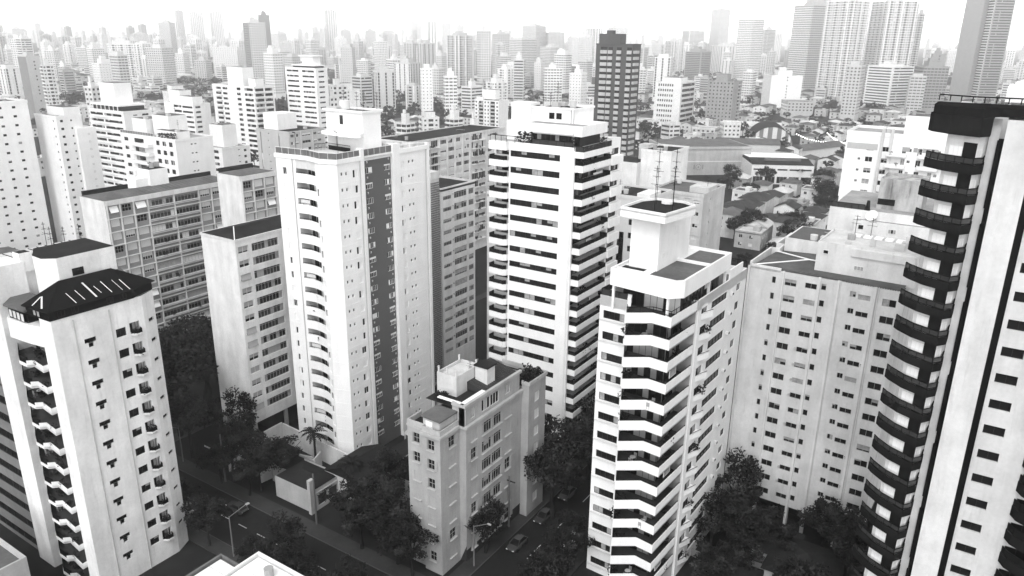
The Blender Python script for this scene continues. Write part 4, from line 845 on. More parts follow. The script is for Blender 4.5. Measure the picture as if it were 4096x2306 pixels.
# ================================================================== generic apartment building with real window openings (mid distance)
def block(label, x0, x1, y0, y1, h, wallv=.8, P=2.95, L=(), Rr=(), first=None, z0=2.5, roof='roof_grey', top=(), fn=None, fnR=None, rz=0, name='apartment_block', cat='apartment block', pv=None, mw=None, group=None, depth=.25, parap=.5):
    """L / Rr: window columns (s0,s1,sill,head) on the two street faces, s from the face's own start; first = height of the top floor's floor level"""
    t = thing(name, label, cat, (x1, y0, 0), rz, group); wx, wy = x1 - x0, y1 - y0
    wl = mw or plaster(wallv); first = h - P if first is None else first
    fl = []; z = first
    while z > z0: fl.append(z); z -= P
    oL = [(c[0], c[1], f + c[2], f + c[3]) for f in fl for c in L]; oR = [(c[0], c[1], f + c[2], f + c[3]) for f in fl for c in Rr]
    w = MB(); w.wall((-wx, 0), X_, wx, 0, h, oL, depth); w.wall((0, 0), Y_, wy, 0, h, oR, depth); w.quad((0, wy, 0), (-wx, wy, 0), (-wx, wy, h), (0, wy, h)); w.quad((-wx, wy, 0), (-wx, 0, 0), (-wx, 0, h), (-wx, wy, h)); w.build('wall', [wl], t)
    f0 = fn or blindmix(2, (.6, .3, .1), fm='frame_metal', gm='glass_dark', bm='blind_grey')
    windows(t, (-wx, 0), X_, oL, f0, depth); windows(t, (0, 0), Y_, oR, fnR or f0, depth)
    r = MB(); roof_slab(r, -wx - .1, .1, -.1, wy + .1, h + .02, parap, .22); r.build('roof', [plaster(pv) if pv else wl, M[roof]], t)
    for (a, b, c, d, e, f) in top:
        k = MB(); k.box(a, b, c, d, e, f, 0, 1); k.build('roof_block', [wl, M['roof_grey']], t); clutter(t, a + .6, b - .6, c + .6, d - .6, f, int(x0 * 3 + e), 2)
    clutter(t, -wx + 1, -1, 1, wy - 1, h + .02, int(x0 * 7), 5)
    return t, fl
def bands(t, fl, a, U, L, z, h, out=.5, m=None, name='balcony'):
    """projecting balcony parapets on every floor"""
    ux, uy = U; nx, ny = uy, -ux
    b = MB(); path = [(0, 0), (nx * out, ny * out), (ux * L + nx * out, uy * L + ny * out), (ux * L, uy * L)]
    parapet(b, path, 0, h, .12); b.prism(path, -.12, .02); me = b.mesh(name, [m or plaster(.8)])
    for f in fl: obj(name, me, t, (a[0], a[1], f + z))
DW = lambda n, p=.2: (lambda i, o: dict(cols=n, fm='frame_dark', gm='glass_dark', blinds=tuple(RND.choice((0, 0, 0, .5, 1)) if RND.random() < p * 2 else 0 for _ in range(n)), bm='curtain'))

# white tower with dotted windows at the edge of the picture, and its stepped neighbour
t, fl = block('white tower wall dotted with rows of small dark windows, behind the T-window tower', -292, -277, 108, 128.7, 53, .86, 2.9, L=(), Rr=[(3.1, 4.2, 1.0, 1.75), (7.3, 8.4, 1.0, 1.75), (11.5, 12.6, 1.0, 1.75), (15.7, 16.8, 1.0, 1.75)], top=[(-9, -2, 4, 12, 53, 60)], fn=DW(1), name='apartment_tower', cat='apartment tower', parap=.6)
t, fl = block('stepped white slab with tiny dark windows right behind the dotted tower', -283, -269, 133, 141.5, 48, .78, 2.6, L=[(11.6, 12.3, 1.0, 1.7)], Rr=[(1.2, 2.2, .9, 1.7), (4.6, 5.2, 1, 1.6)], top=[(-12, -1, 3.4, 9, 48, 51)], fn=DW(1), name='apartment_slab')
b = MB(); b.box(-6, 1.2, 5.6, 12.2, 0, 44); b.build('side_wing', [plaster(.8)], t)
for k in range(14): obj('window', wmesh(.6, .55, cols=1, fm='frame_dark'), t, (1.22, 9.2, 41.5 - k * 2.6), math.pi / 2)

# left middle group
t, fl = block('striped white tower with curved ends and dark ribbon balconies, box penthouse on top', -365, -336.6, 196, 212, 40.8, .82, 2.95, L=[(1.0, 11.5, .8, 1.95), (12.5, 26.5, .8, 1.95)], Rr=[(4.5, 6.5, 1.2, 1.7), (8.8, 12, 1, 1.9)], fn=DW(8, .3), top=[(-23, -11, 3.5, 12, 43.6, 53)], roof='roof_concrete')
b = MB(); b.box(-27.5, -6, 2, 14, 40.9, 43.0); b.build('penthouse_wall', [M['interior']], t); b = MB(); b.box(-28, -5, 1, 14.5, 43.0, 43.7); b.build('penthouse_slab', [plaster(.82)], t)
for i in range(7): b = MB(); b.box(-27 + i * 3.4, -26.7 + i * 3.4, 1.2, 1.5, 40.9, 43.0); b.build('column', [plaster(.8)], t)
arcp = [(-28.4 + 3 - 3 * math.cos(a), 6 - 6 * math.sin(a) - .4) for a in [k * math.pi / 8 for k in range(5)]] + [(-14, -.45), (-12, -.2)]
bm_ = MB(); parapet(bm_, arcp, -.1, .85, .15); bm_.prism(arcp + [(-12, 3), (-28.4, 6)], -.2, 0); bmm = bm_.mesh('balcony', [plaster(.82)])
for f in fl: obj('balcony', bmm, t, (0, 0, f))
t, fl = block('cream block with square windows and glazed corner balconies before the striped tower', -258, -226.8, 148, 162, 42.1, .8, 2.95, L=[(2, 4.5, .9, 2.1), (8, 13.5, .7, 2.2), (20.5, 22.5, .8, 2.3), (24, 26, .8, 2.3), (27.5, 29.5, .8, 2.3)], Rr=[(5.5, 6.3, 1.2, 1.6), (6.9, 7.7, 1.2, 1.6)], fn=DW(3, .4), top=[(-19, -10, 5, 12, 42.1, 49), (-28, -20, 3, 10, 42.1, 47.5), (-14, -2, 2.4, 7, 42.1, 44.6)], roof='roof_concrete')
bands(t, fl, (-24.5, 0), X_, 7.5, 0, .9, 1.4); bands(t, fl, (-18, 0), X_, 5.5, 0, .95, 2.0, plaster(.82))
r = MB(); rail(r, [(-31, .1), (-12, .1)], 42.6, 1, 1.5, .04, 0, panel=1); r.build('railing', [M['frame_white'], M['glass_pale']], t)
for i in range(5): potted(t, -9 + i * 1.8, .9, 42.3, 2.0)
t, fl = block('white block with stepped dark ribbons behind the cream square-window block', -448, -418.6, 288, 300, 33.5, .84, 2.95, L=[(10, 17.5, .8, 2.2), (18.5, 28.5, .8, 2.0)], Rr=[(1.5, 5, .9, 2.1)], fn=DW(4, .2), top=[(-29, -18, 4, 12, 33.5, 41), (-17, -3, 2, 9, 33.5, 38)], roof='roof_concrete')
t, fl = block('low white block with dark ribbons and blank gable in front of the tall striped tower', -336, -315.7, 230, 246, 22.4, .82, 2.95, L=[(1.5, 17.5, .8, 2.2)], Rr=[(9, 10.2, 1.6, 2.0), (12.4, 14, .6, 1.8)], fn=DW(8, .3), top=[(-15, -5, 5, 13, 22.4, 33)], roof='roof_concrete')
t, fl = block('tall white tower with dark paired ribbons and balcony bays on its shaded side', -411, -373.1, 297.4, 312, 45.4, .82, 2.95, L=[(3, 8, .7, 2.0), (9.5, 14, .7, 2.0), (22.5, 26, .8, 2.3), (29.5, 37, .8, 2.3)], Rr=[(1, 7, .6, 2.2), (8, 13.5, .6, 2.2)], fn=DW(4, .3), top=[(-28, -14, 4, 12, 45.4, 56), (-9, -3, 4, 10, 45.4, 50)], roof='roof_concrete')
bands(t, fl, (-35, 0), X_, 6, -.1, .8, 1.2); bands(t, fl, (0, .5), Y_, 7, -.1, .8, 1.4)
t, fl = block('white tower with grey ribbons and a hat-shaped water tank', -373.4, -347.3, 321.9, 331, 55.8, .84, 2.95, L=[(1.2, 11.5, .9, 2.0), (14.5, 24.5, .9, 2.0)], Rr=[(2, 6.4, 1.0, 1.9)], fn=DW(8, .3), top=[(-13, -4, 2, 8, 57.8, 62.6)], roof='roof_concrete')
b = MB(); b.box(-20, -2, .8, 8.4, 55.8, 57.3); b.build('penthouse_wall', [M['interior']], t); b = MB(); b.box(-21, -1.5, .5, 8.6, 57.3, 57.9); b.box(-15, -2.5, 1.2, 8.4, 62.6, 63.3); b.build('penthouse_slab', [plaster(.84)], t)
t, fl = block('grey institutional block with a big white tank cube on its roof', -267.7, -247.6, 212.7, 232.1, 37.2, .5, 2.95, L=[(2.2, 3.0, -1.0, 2.0), (7, 8.2, 1.4, 1.9), (13.5, 14.3, -1, 2.0)], Rr=[(.8, 2.6, .7, 1.9), (3.2, 5, .7, 1.9), (7, 11.6, .8, 1.9), (13.2, 15, .8, 1.9), (15.6, 17.4, .8, 1.9)], fn=blindmix(3, (.3, .4, .3), fm='frame_white', bm='blind_white'), roof='roof_dark', parap=.3)
b = MB(); b.box(-16.6, -7.8, 1.4, 11.5, 37.4, 44); b.build('tank_cube', [plaster(.86)], t)
for y in (6, 12.4, 19): b = MB(); b.box(-.1, .3, y, y + .35, 0, 37.3); b.build('rib', [aged(.6)], t)
for x in (-15, -12, -9): antenna(t, x, 6, 44, 4.5)
# long slab with curtained loggias
ed = []; cols = [(1, 5.2), (5.4, 9.6), (24.5, 29), (29.2, 33.6)]
t, fl = block('long slab with curtained loggias and rows of blinds behind the curved-balcony tower', -176, -160, 186, 240, 43, .7, 2.8, Rr=[(6.5, 10, .2, 2.4), (10.4, 14, .2, 2.4)] + [(15.4 + 4.3 * k, 18.6 + 4.3 * k, .7, 2.1) for k in range(4)] + [(33, 37, .2, 2.4), (37.4, 41.4, .2, 2.4)] + [(43 + 3.8 * k, 45.6 + 3.8 * k, .7, 2.1) for k in range(3)], fn=blindmix(4, (.25, .35, .4), fm='frame_white', gm='glass_dark', bm='blind_pale'), roof='roof_dark', parap=.35, mw=aged(.7))
for k in range(13): b = MB(); b.box(0, .2, 14.6 + 4.3 * k * .99, 14.85 + 4.3 * k * .99, 3, 43); b.build('rib', [aged(.76)], t) if k < 5 else None
for f in fl:
    for y in (6.4, 33): b = MB(); b.box(0, .8, y, y + 8, f - .1, f + .12); b.build('balcony', [aged(.74)], t)
    for _ in range(5): potted(t, .5, RND.choice((6.6, 33.2)) + RND.uniform(.4, 7.4), f + .1, .9)
# ------------------------------------------------------------------ middle distance, right-hand side
def tower_panel():
    t = thing('apartment_tower', 'dark brown tower with columns of pale balcony panels', 'apartment tower', (-165.4, 361.2, 0))
    wl = M['brown_tower']; h = 72; P = 2.95
    fl = [h - 3.6 - P * k for k in range(23)]
    cols = [(2.6, 6.2), (6.8, 9.2), (11.6, 14.0), (17.2, 19.6)]
    opsA = [(a - .1, b + .1, f + .95, f + 2.4) for f in fl if f > 1 for (a, b) in cols]
    w = MB(); w.wall((-20, 0), X_, 20, 0, h, opsA, .35); w.quad((0, 0, 0), (0, 10, 0), (0, 10, h), (0, 0, h)); w.quad((0, 10, 0), (-20, 10, 0), (-20, 10, h), (0, 10, h)); w.quad((-20, 10, 0), (-20, 0, 0), (-20, 0, h), (-20, 10, h)); w.build('wall', [wl], t)
    windows(t, (-20, 0), X_, opsA, lambda i, o: dict(cols=2, fm='frame_dark', gm='glass_dark'), .3)
    for (a, b) in cols:
        m_ = MB(); m_.box(-20 + a, -20 + b, -.55, -.05, -.75, .92); me = m_.mesh('balcony_panel', [aged(.5)])
        for f in fl:
            if f > 1: obj('balcony_panel', me, t, (0, 0, f))
    m_ = MB(); m_.box(.03, .9, 1.0, 6.5, -.5, .9); me = m_.mesh('balcony_panel', [aged(.5)])
    for f in fl:
        if f > 1: obj('balcony_panel', me, t, (0, 0, f))
    r = MB(); r.box(-20.2, .2, -.2, 10.2, h, h + .5); r.box(-19.5, -8, 2, 9, h + .5, h + 5.2); r.box(-16, -13, 3, 7, h + 5.2, h + 6.8); r.build('crown', [wl], t)
tower_panel()
t, fl = block('white office building with dark ribbon floors and small-window flank', -275, -250.8, 653, 688, 38, .74, 4.4, L=[(3 + 2.1 * k, 4.3 + 2.1 * k, 1.2, 3.2) for k in range(7)], Rr=[(3, 33, 1.0, 3.4)], fn=DW(2), fnR=DW(12, .1), top=[(-20, -3, 5, 22, 38, 42)], name='office_building', cat='office building', roof='roof_pale')
t, fl = block('grey apartment block with paired windows and balcony strip behind the office building', -232, -209, 667, 690, 40, .34, 3.1, L=[(2 + 3.2 * k, 3.2 + 3.2 * k, 1, 2.3) for k in range(7)], Rr=[(14, 18, .8, 2.5)], fn=DW(2), top=[(-18, -8, 6, 16, 40, 46)], mw=aged(.34))
bands(t, fl, (0, 13.5), Y_, 5, 0, .9, 1.2, aged(.55))
t, fl = block('small apartment block with stacked balconies and pale roof box, centre', -347, -325, 479, 492, 29, .84, 2.75, L=[(.8, 2.2, .9, 2.1), (4, 8, .2, 2.3), (9.2, 10.4, .9, 2.1), (12, 13.2, .9, 2.1), (14.6, 18.6, .2, 2.3), (20, 21.4, .9, 2.1)], fn=DW(2, .3), top=[(-17, -5, 3, 9, 30, 37), (-21, -15, 1, 8, 29.5, 31.5)], roof='roof_concrete')
bands(t, fl, (-18.2, 0), X_, 4.4, 0, .85, 1.0, aged(.62)); bands(t, fl, (-7.6, 0), X_, 4.4, 0, .85, 1.0, aged(.62))
# upper right: rounded balconies
t, fl = block('white block with rounded balconies half hidden by the black-balcony tower', -39.3, -14.5, 232.3, 250, 51, .86, 3.1, L=[(3.6, 4.3, 1.0, 1.7), (5.5, 7.4, .7, 2.1), (9.6, 11.2, .7, 2.0), (14.5, 15.5, .3, 2.3), (16, 16.8, 1.2, 2.0), (18.2, 19.4, .3, 2.2), (21.5, 22.5, .3, 2.3), (23, 23.8, 1.2, 2.0)], fn=blindmix(2, (.5, .3, .2), fm='frame_white', bm='curtain'), first=46.0, roof='roof_concrete', top=[(-11, 0, 3, 12, 51.0, 56.5)], parap=.8)
for f in fl:
    for x in (-11.5, -3.6):
        arc = [(x - 2.6, 0), (x - 2.5, -1.0), (x - 1.6, -1.5), (x + 1.6, -1.5), (x + 2.5, -1.0), (x + 2.6, 0)]
        b = MB(); parapet(b, arc, f - .2, f + .85, .14); b.prism(arc, f - .3, f - .15); b.build('balcony', [plaster(.84)], t)
        if RND.random() < .5: potted(t, x + RND.uniform(-1.5, 1.5), -1.2, f + .1, 1.0)
for x in (-15.9, -13.6): b = MB(); b.box(x, x + .7, -.7, .1, 0, 53); b.build('pier', [aged(.6)], t)
for x, w_ in ((-11.2, 4.6), (-6.2, 4.6)): obj('ribbon_window', wmesh(w_, 1.2, cols=5, fm='frame_metal', gm='glass_grey', blinds=(0, 1, 1, 0, 1), bm='blind_grey'), t, (x, -.06, 47.2))
b = MB(); b.box(-24.4, -16.5, -.03, .02, 46.9, 48.6); b.build('loggia', [plaster(.45)], t)
b = MB(); b.prism([(-4.6, -.2), (2, -.2), (2, -2.3), (-4.6, -2.3)], 45.4, 45.5); b.build('awning', [M['blind_grey']], t)
t = thing('apartment_block', 'stained grey tank house above white walls behind the ribbed slab', 'apartment block', (-9.5, 150, 0))
w = MB(); w.box(-17, 0, 0, 20, 0, 46.2); w.box(-12.2, 1, -1.2, 0, 0, 44.6); w.build('wall', [aged(.8)], t)
w = MB(); w.box(-9.6, -2.2, 3.5, 12, 46.2, 51.4); parapet(w, [(-9.6, 12), (-9.6, 3.5), (-2.2, 3.5), (-2.2, 12), (-9.6, 12)], 51.4, 51.8, .2); w.build('tank_house', [mat('stained_concrete', .5, .9, .2, .55)], t)
b = MB(); b.box(-9.5, -6.6, 3.42, 3.5, 47.0, 48.1); b.build('vent', [M['black_panel']], t)
r = MB(); r.quad((-12, -1, 44.62), (.8, -1, 44.62), (.8, -.1, 44.62), (-12, -.1, 44.62)); r.quad((-16.7, .3, 46.22), (-.3, .3, 46.22), (-.3, 19.7, 46.22), (-16.7, 19.7, 46.22)); r.build('roof', [M['roof_concrete']], t)
r = MB(); rail(r, [(-16.8, 6), (-16.8, .3), (-11, .3)], 46.2, 1.0, 1.2, .05, 0, panel=1); r.build('railing', [M['black_metal'], M['glass_grey']], t)
b = MB(); b.cone(-10.6, .6, 46.2, 48.0, .45, .25, 10); b.build('barbecue_chimney', [M['black_panel']], t)
d = MB(); n = 14; ctr = Vector((-9.6, -.6, 45.6)); ax = Vector((-.3, -.75, .6)).normalized(); e1 = ax.orthogonal().normalized(); e2 = ax.cross(e1)
ring = [ctr + e1 * math.cos(k * 6.283 / n) * 1.1 + e2 * math.sin(k * 6.283 / n) * 1.1 for k in range(n)]; back = ctr - ax * .35
for k in range(n): d.tri(tuple(ring[k]), tuple(ring[(k + 1) % n]), tuple(back))
d.beam(tuple(back), (-9.6, -.2, 44.6), .05); dish = d.build('satellite_dish', [M['roof_white']], None, (-9.5, 150, 0)); tag(dish, 'white satellite dish tilted up on the roof behind the ribbed slab', 'satellite dish')
obj('window', wmesh(.8, .7, cols=1, fm='frame_dark'), t, (-11.4, -1.28, 43.0)); obj('window', wmesh(1.3, .8, cols=3, blinds=(1, 0, 1), fm='frame_white', bm='blind_grey'), t, (-6.4, -1.28, 42.8))
# between ribbon and chevron towers
t, fl = block('pale block with slate window bands and tall dark glass strips between ribbon and chevron towers', -76, -62.6, 150, 162, 42.8, .66, 3.0, L=[(8.8, 10.2, .6, 1.9)], first=39.2, fn=DW(1), roof='roof_dark', z0=30)
for x, z, w_, h_ in ((-13, 40.4, 6.0, 1.0), (-13, 37.4, 6.0, 1.0)): obj('window', wmesh(w_, h_, cols=4, fm='frame_dark', gm='glass_grey'), t, (x, -.07, z))
for x in (-13.2, -7.1, -1.9): obj('glass_strip', wmesh(1.5, 26, cols=2, rows=12, fm='frame_dark', gm='glass_dark'), t, (x, -.07, 9))
b = MB(); b.prism([(-3, 0), (0, 0), (0, 6), (-3, 6)], 42.8, 44); b.build('roof_block', [plaster(.78)], t); b = MB(); b.cone(-7, 3, 43, 44, .5, .6, 10); b.build('water_tank', [plaster(.6)], t)
t, fl = block('grey slab with arched window heads and a white flank behind the chevron tower', -68.5, -56, 165, 180, 42, .7, 2.75, L=[(2.5, 4.4, .8, 1.9), (5.2, 6.4, .6, 1.9), (8, 9.6, .6, 1.9), (10.3, 11.6, .8, 1.7)], Rr=[(4.6, 5.3, 1.0, 1.7)], fn=blindmix(2, (.6, .2, .2), fm='frame_white', bm='blind_pale'), roof='roof_grey', mw=aged(.62))
b = MB(); b.box(-4.5, 0, 3, 9, 42, 43.4); b.build('roof_block', [aged(.6)], t)
t, fl = block('twin blank white weathered walls of different height behind the arched slab', -87, -78, 200, 213, 45.6, .8, 3.2, Rr=[(2.5, 3.4, 1.4, 2.0), (4.4, 5.3, 1.4, 2.0)], first=39.5, z0=37, fn=DW(2), roof='roof_dark', mw=aged(.8))
b = MB(); b.box(-16, -9, -2.5, 7, 0, 42.4, 0, 1); b.build('lower_wing', [aged(.76), M['roof_dark']], t); b = MB(); b.box(-12, -9, 5, 9, 42.4, 46.6); b.build('tank_house', [aged(.55)], t)
t = thing('house', 'low white annexe with flat pale roof and square windows beside the blank weathered walls', 'house', (-70, 196, 0)); b = MB(); b.box(-7.5, 3, 0, 14, 0, 36.5, 0, 1); b.build('wall', [aged(.72), M['roof_pale']], t)
for y in (3, 8): obj('window', wmesh(2.2, 1.5, cols=2, fm='frame_dark', gm='glass_grey'), t, (3.05, y, 33.8), math.pi / 2)
# theatre wall, hall, dome, long roofs
t = thing('theatre', 'huge blank grey theatre wall with a thin white band and small emblem', 'theatre', (-144.5, 432, 0), R_(33 + 7))
b = MB(); b.box(-27, 24, 0, 34, 0, 15.0); b.box(-27.2, 24.2, -.6, 34.2, 15.0, 16.3); b.build('wall', [aged(.44)], t); b = MB(); b.box(-26, 23, .6, 33, 16.3, 16.5); b.build('roof', [M['roof_grey']], t); b = MB(); b.box(-27.1, 22, -.18, 0, 7.6, 8.1); b.build('band', [plaster(.66)], t)
b = MB()
for k in range(10):
    a = k * .628; b.box(-7 + 1.6 * math.cos(a) - .25, -7 + 1.6 * math.cos(a) + .25, -.14, .01, 4.6 + 1.6 * math.sin(a) - .25, 4.6 + 1.6 * math.sin(a) + .25)
for k in (-1, 1): b.box(-7 + k * 2.6 - .3, -7 + k * 2.6 + .3, -.14, .01, 3.4, 6)
b.box(-7.4, -6.6, -.15, .01, 4.1, 5.1); b.build('emblem', [aged(.24)], t)
t = thing('hall', 'white flat-roofed hall with dark door bays beside the palm trees', 'hall', (-100, 428, 0), R_(28))
b = MB(); b.box(-19, 14, 0, 44, 0, 10.5); b.build('wall', [plaster(.74)], t); b = MB(); b.quad((-18.6, 12, 12.8), (13.6, 12, 12.8), (13.6, 43.6, 11.0), (-18.6, 43.6, 11.0)); b.build('roof', [M['roof_white']], t); b = MB(); b.quad((-18.9, -.2, 10.6), (13.9, -.2, 10.6), (13.6, 12, 12.8), (-18.6, 12, 12.8)); b.quad((13.9, -.2, 10.5), (13.9, 44, 10.5), (13.6, 43.6, 11.0), (13.6, 12, 12.8)); b.quad((-18.9, 44, 10.5), (-18.9, -.2, 10.5), (-18.6, 12, 12.8), (-18.6, 43.6, 11)); b.build('roof_apron', [M['roof_dark']], t)
for k in range(5): obj('door_bay', wmesh(5.4, 3.6, cols=3, fm='frame_white', gm='glass_dark'), t, (-18 + 6.4 * k, -.08, .6))
for k in range(5): obj('window', wmesh(5.2, .8, cols=4, fm='frame_dark'), t, (-18 + 6.4 * k, -.08, 7.6))
b = MB(); b.box(-11, 8, 5, 8, 12, 13.2); b.build('roof_monitor', [M['roof_grey']], t)
t = thing('barrel_hall', 'dark barrel-vaulted hall with striped end wall', 'hall', (-152, 590, 0), R_(20)); n = 14; b = MB(); e = MB()
pts = [(15 * math.cos(math.pi * k / n), 13 * math.sin(math.pi * k / n)) for k in range(n + 1)]
for (xa, za), (xb, zb) in zip(pts, pts[1:]): b.quad((xa, 0, za), (xa, 46, za), (xb, 46, zb), (xb, 0, zb)); e.quad((xa, .3, 0), (xa, .3, za), (xb, .3, zb), (xb, .3, 0), k_ := (pts.index((xa, za)) % 2))
b.build('vault', [M['roof_dark']], t); e.build('end_wall', [plaster(.66), aged(.2)], t)
for i, (x, y, L_, w_, rz, z, lab) in enumerate(((-112, 548, 52, 13, 68, 6, 'long low grey shed roof running towards the trees'), (-150, 520, 40, 18, 25, 9, 'grey pitched shed roof in front of the vaulted hall'), (-182, 640, 46, 20, 10, 8, 'pale curved canopy roof left of the vaulted hall'))):
    t = thing('shed', lab, 'shed', (x, y, 0), R_(rz)); b = MB(); b.box(-L_ / 2, L_ / 2, -w_ / 2, w_ / 2, 0, z); b.build('wall', [plaster(.6)], t)
    b = MB(); b.quad((-L_ / 2 - .5, -w_ / 2 - .5, z), (L_ / 2 + .5, -w_ / 2 - .5, z), (L_ / 2 + .5, 0, z + 3), (-L_ / 2 - .5, 0, z + 3)); b.quad((L_ / 2 + .5, w_ / 2 + .5, z), (-L_ / 2 - .5, w_ / 2 + .5, z), (-L_ / 2 - .5, 0, z + 3), (L_ / 2 + .5, 0, z + 3)); b.build('roof', [M['roof_pale' if i == 2 else 'fibre_cement']], t)
# festoon lights over the dark garden
for nm, pa, pb in (('lower', (-135, 592, 9), (-105, 571, 8)), ('upper', (-114, 594, 11), (-92, 566, 8))):
    b = MB(); n = 16
    P_ = [Vector(pa).lerp(Vector(pb), k / n) - Vector((0, 0, 2 * (1 - (2 * k / n - 1) ** 2))) for k in range(n + 1)]
    for p, q in zip(P_, P_[1:]): b.beam(tuple(p), tuple(q), .05)
    em = MATS.get('bulb')
    if em is None:
        em = bpy.data.materials.new('bulb'); em.use_nodes = True; em.node_tree.nodes['Principled BSDF'].inputs['Emission Color'].default_value = (1, 1, 1, 1); em.node_tree.nodes['Principled BSDF'].inputs['Emission Strength'].default_value = 3; MATS['bulb'] = em
    t = thing('string_lights', 'lit festoon bulbs strung over the dark garden, %s string' % nm, 'string lights', pa, 0, 'festoon lights')
    b.v = [(v[0] - pa[0], v[1] - pa[1], v[2] - pa[2]) for v in b.v]; b.build('cable', [M['black_metal']], t)
    s = MB(); s.cone(0, 0, -.28, .28, .22, .22, 6); sm = s.mesh('bulb', [em])
    for p in P_: obj('bulb', sm, t, tuple(p - Vector(pa)))
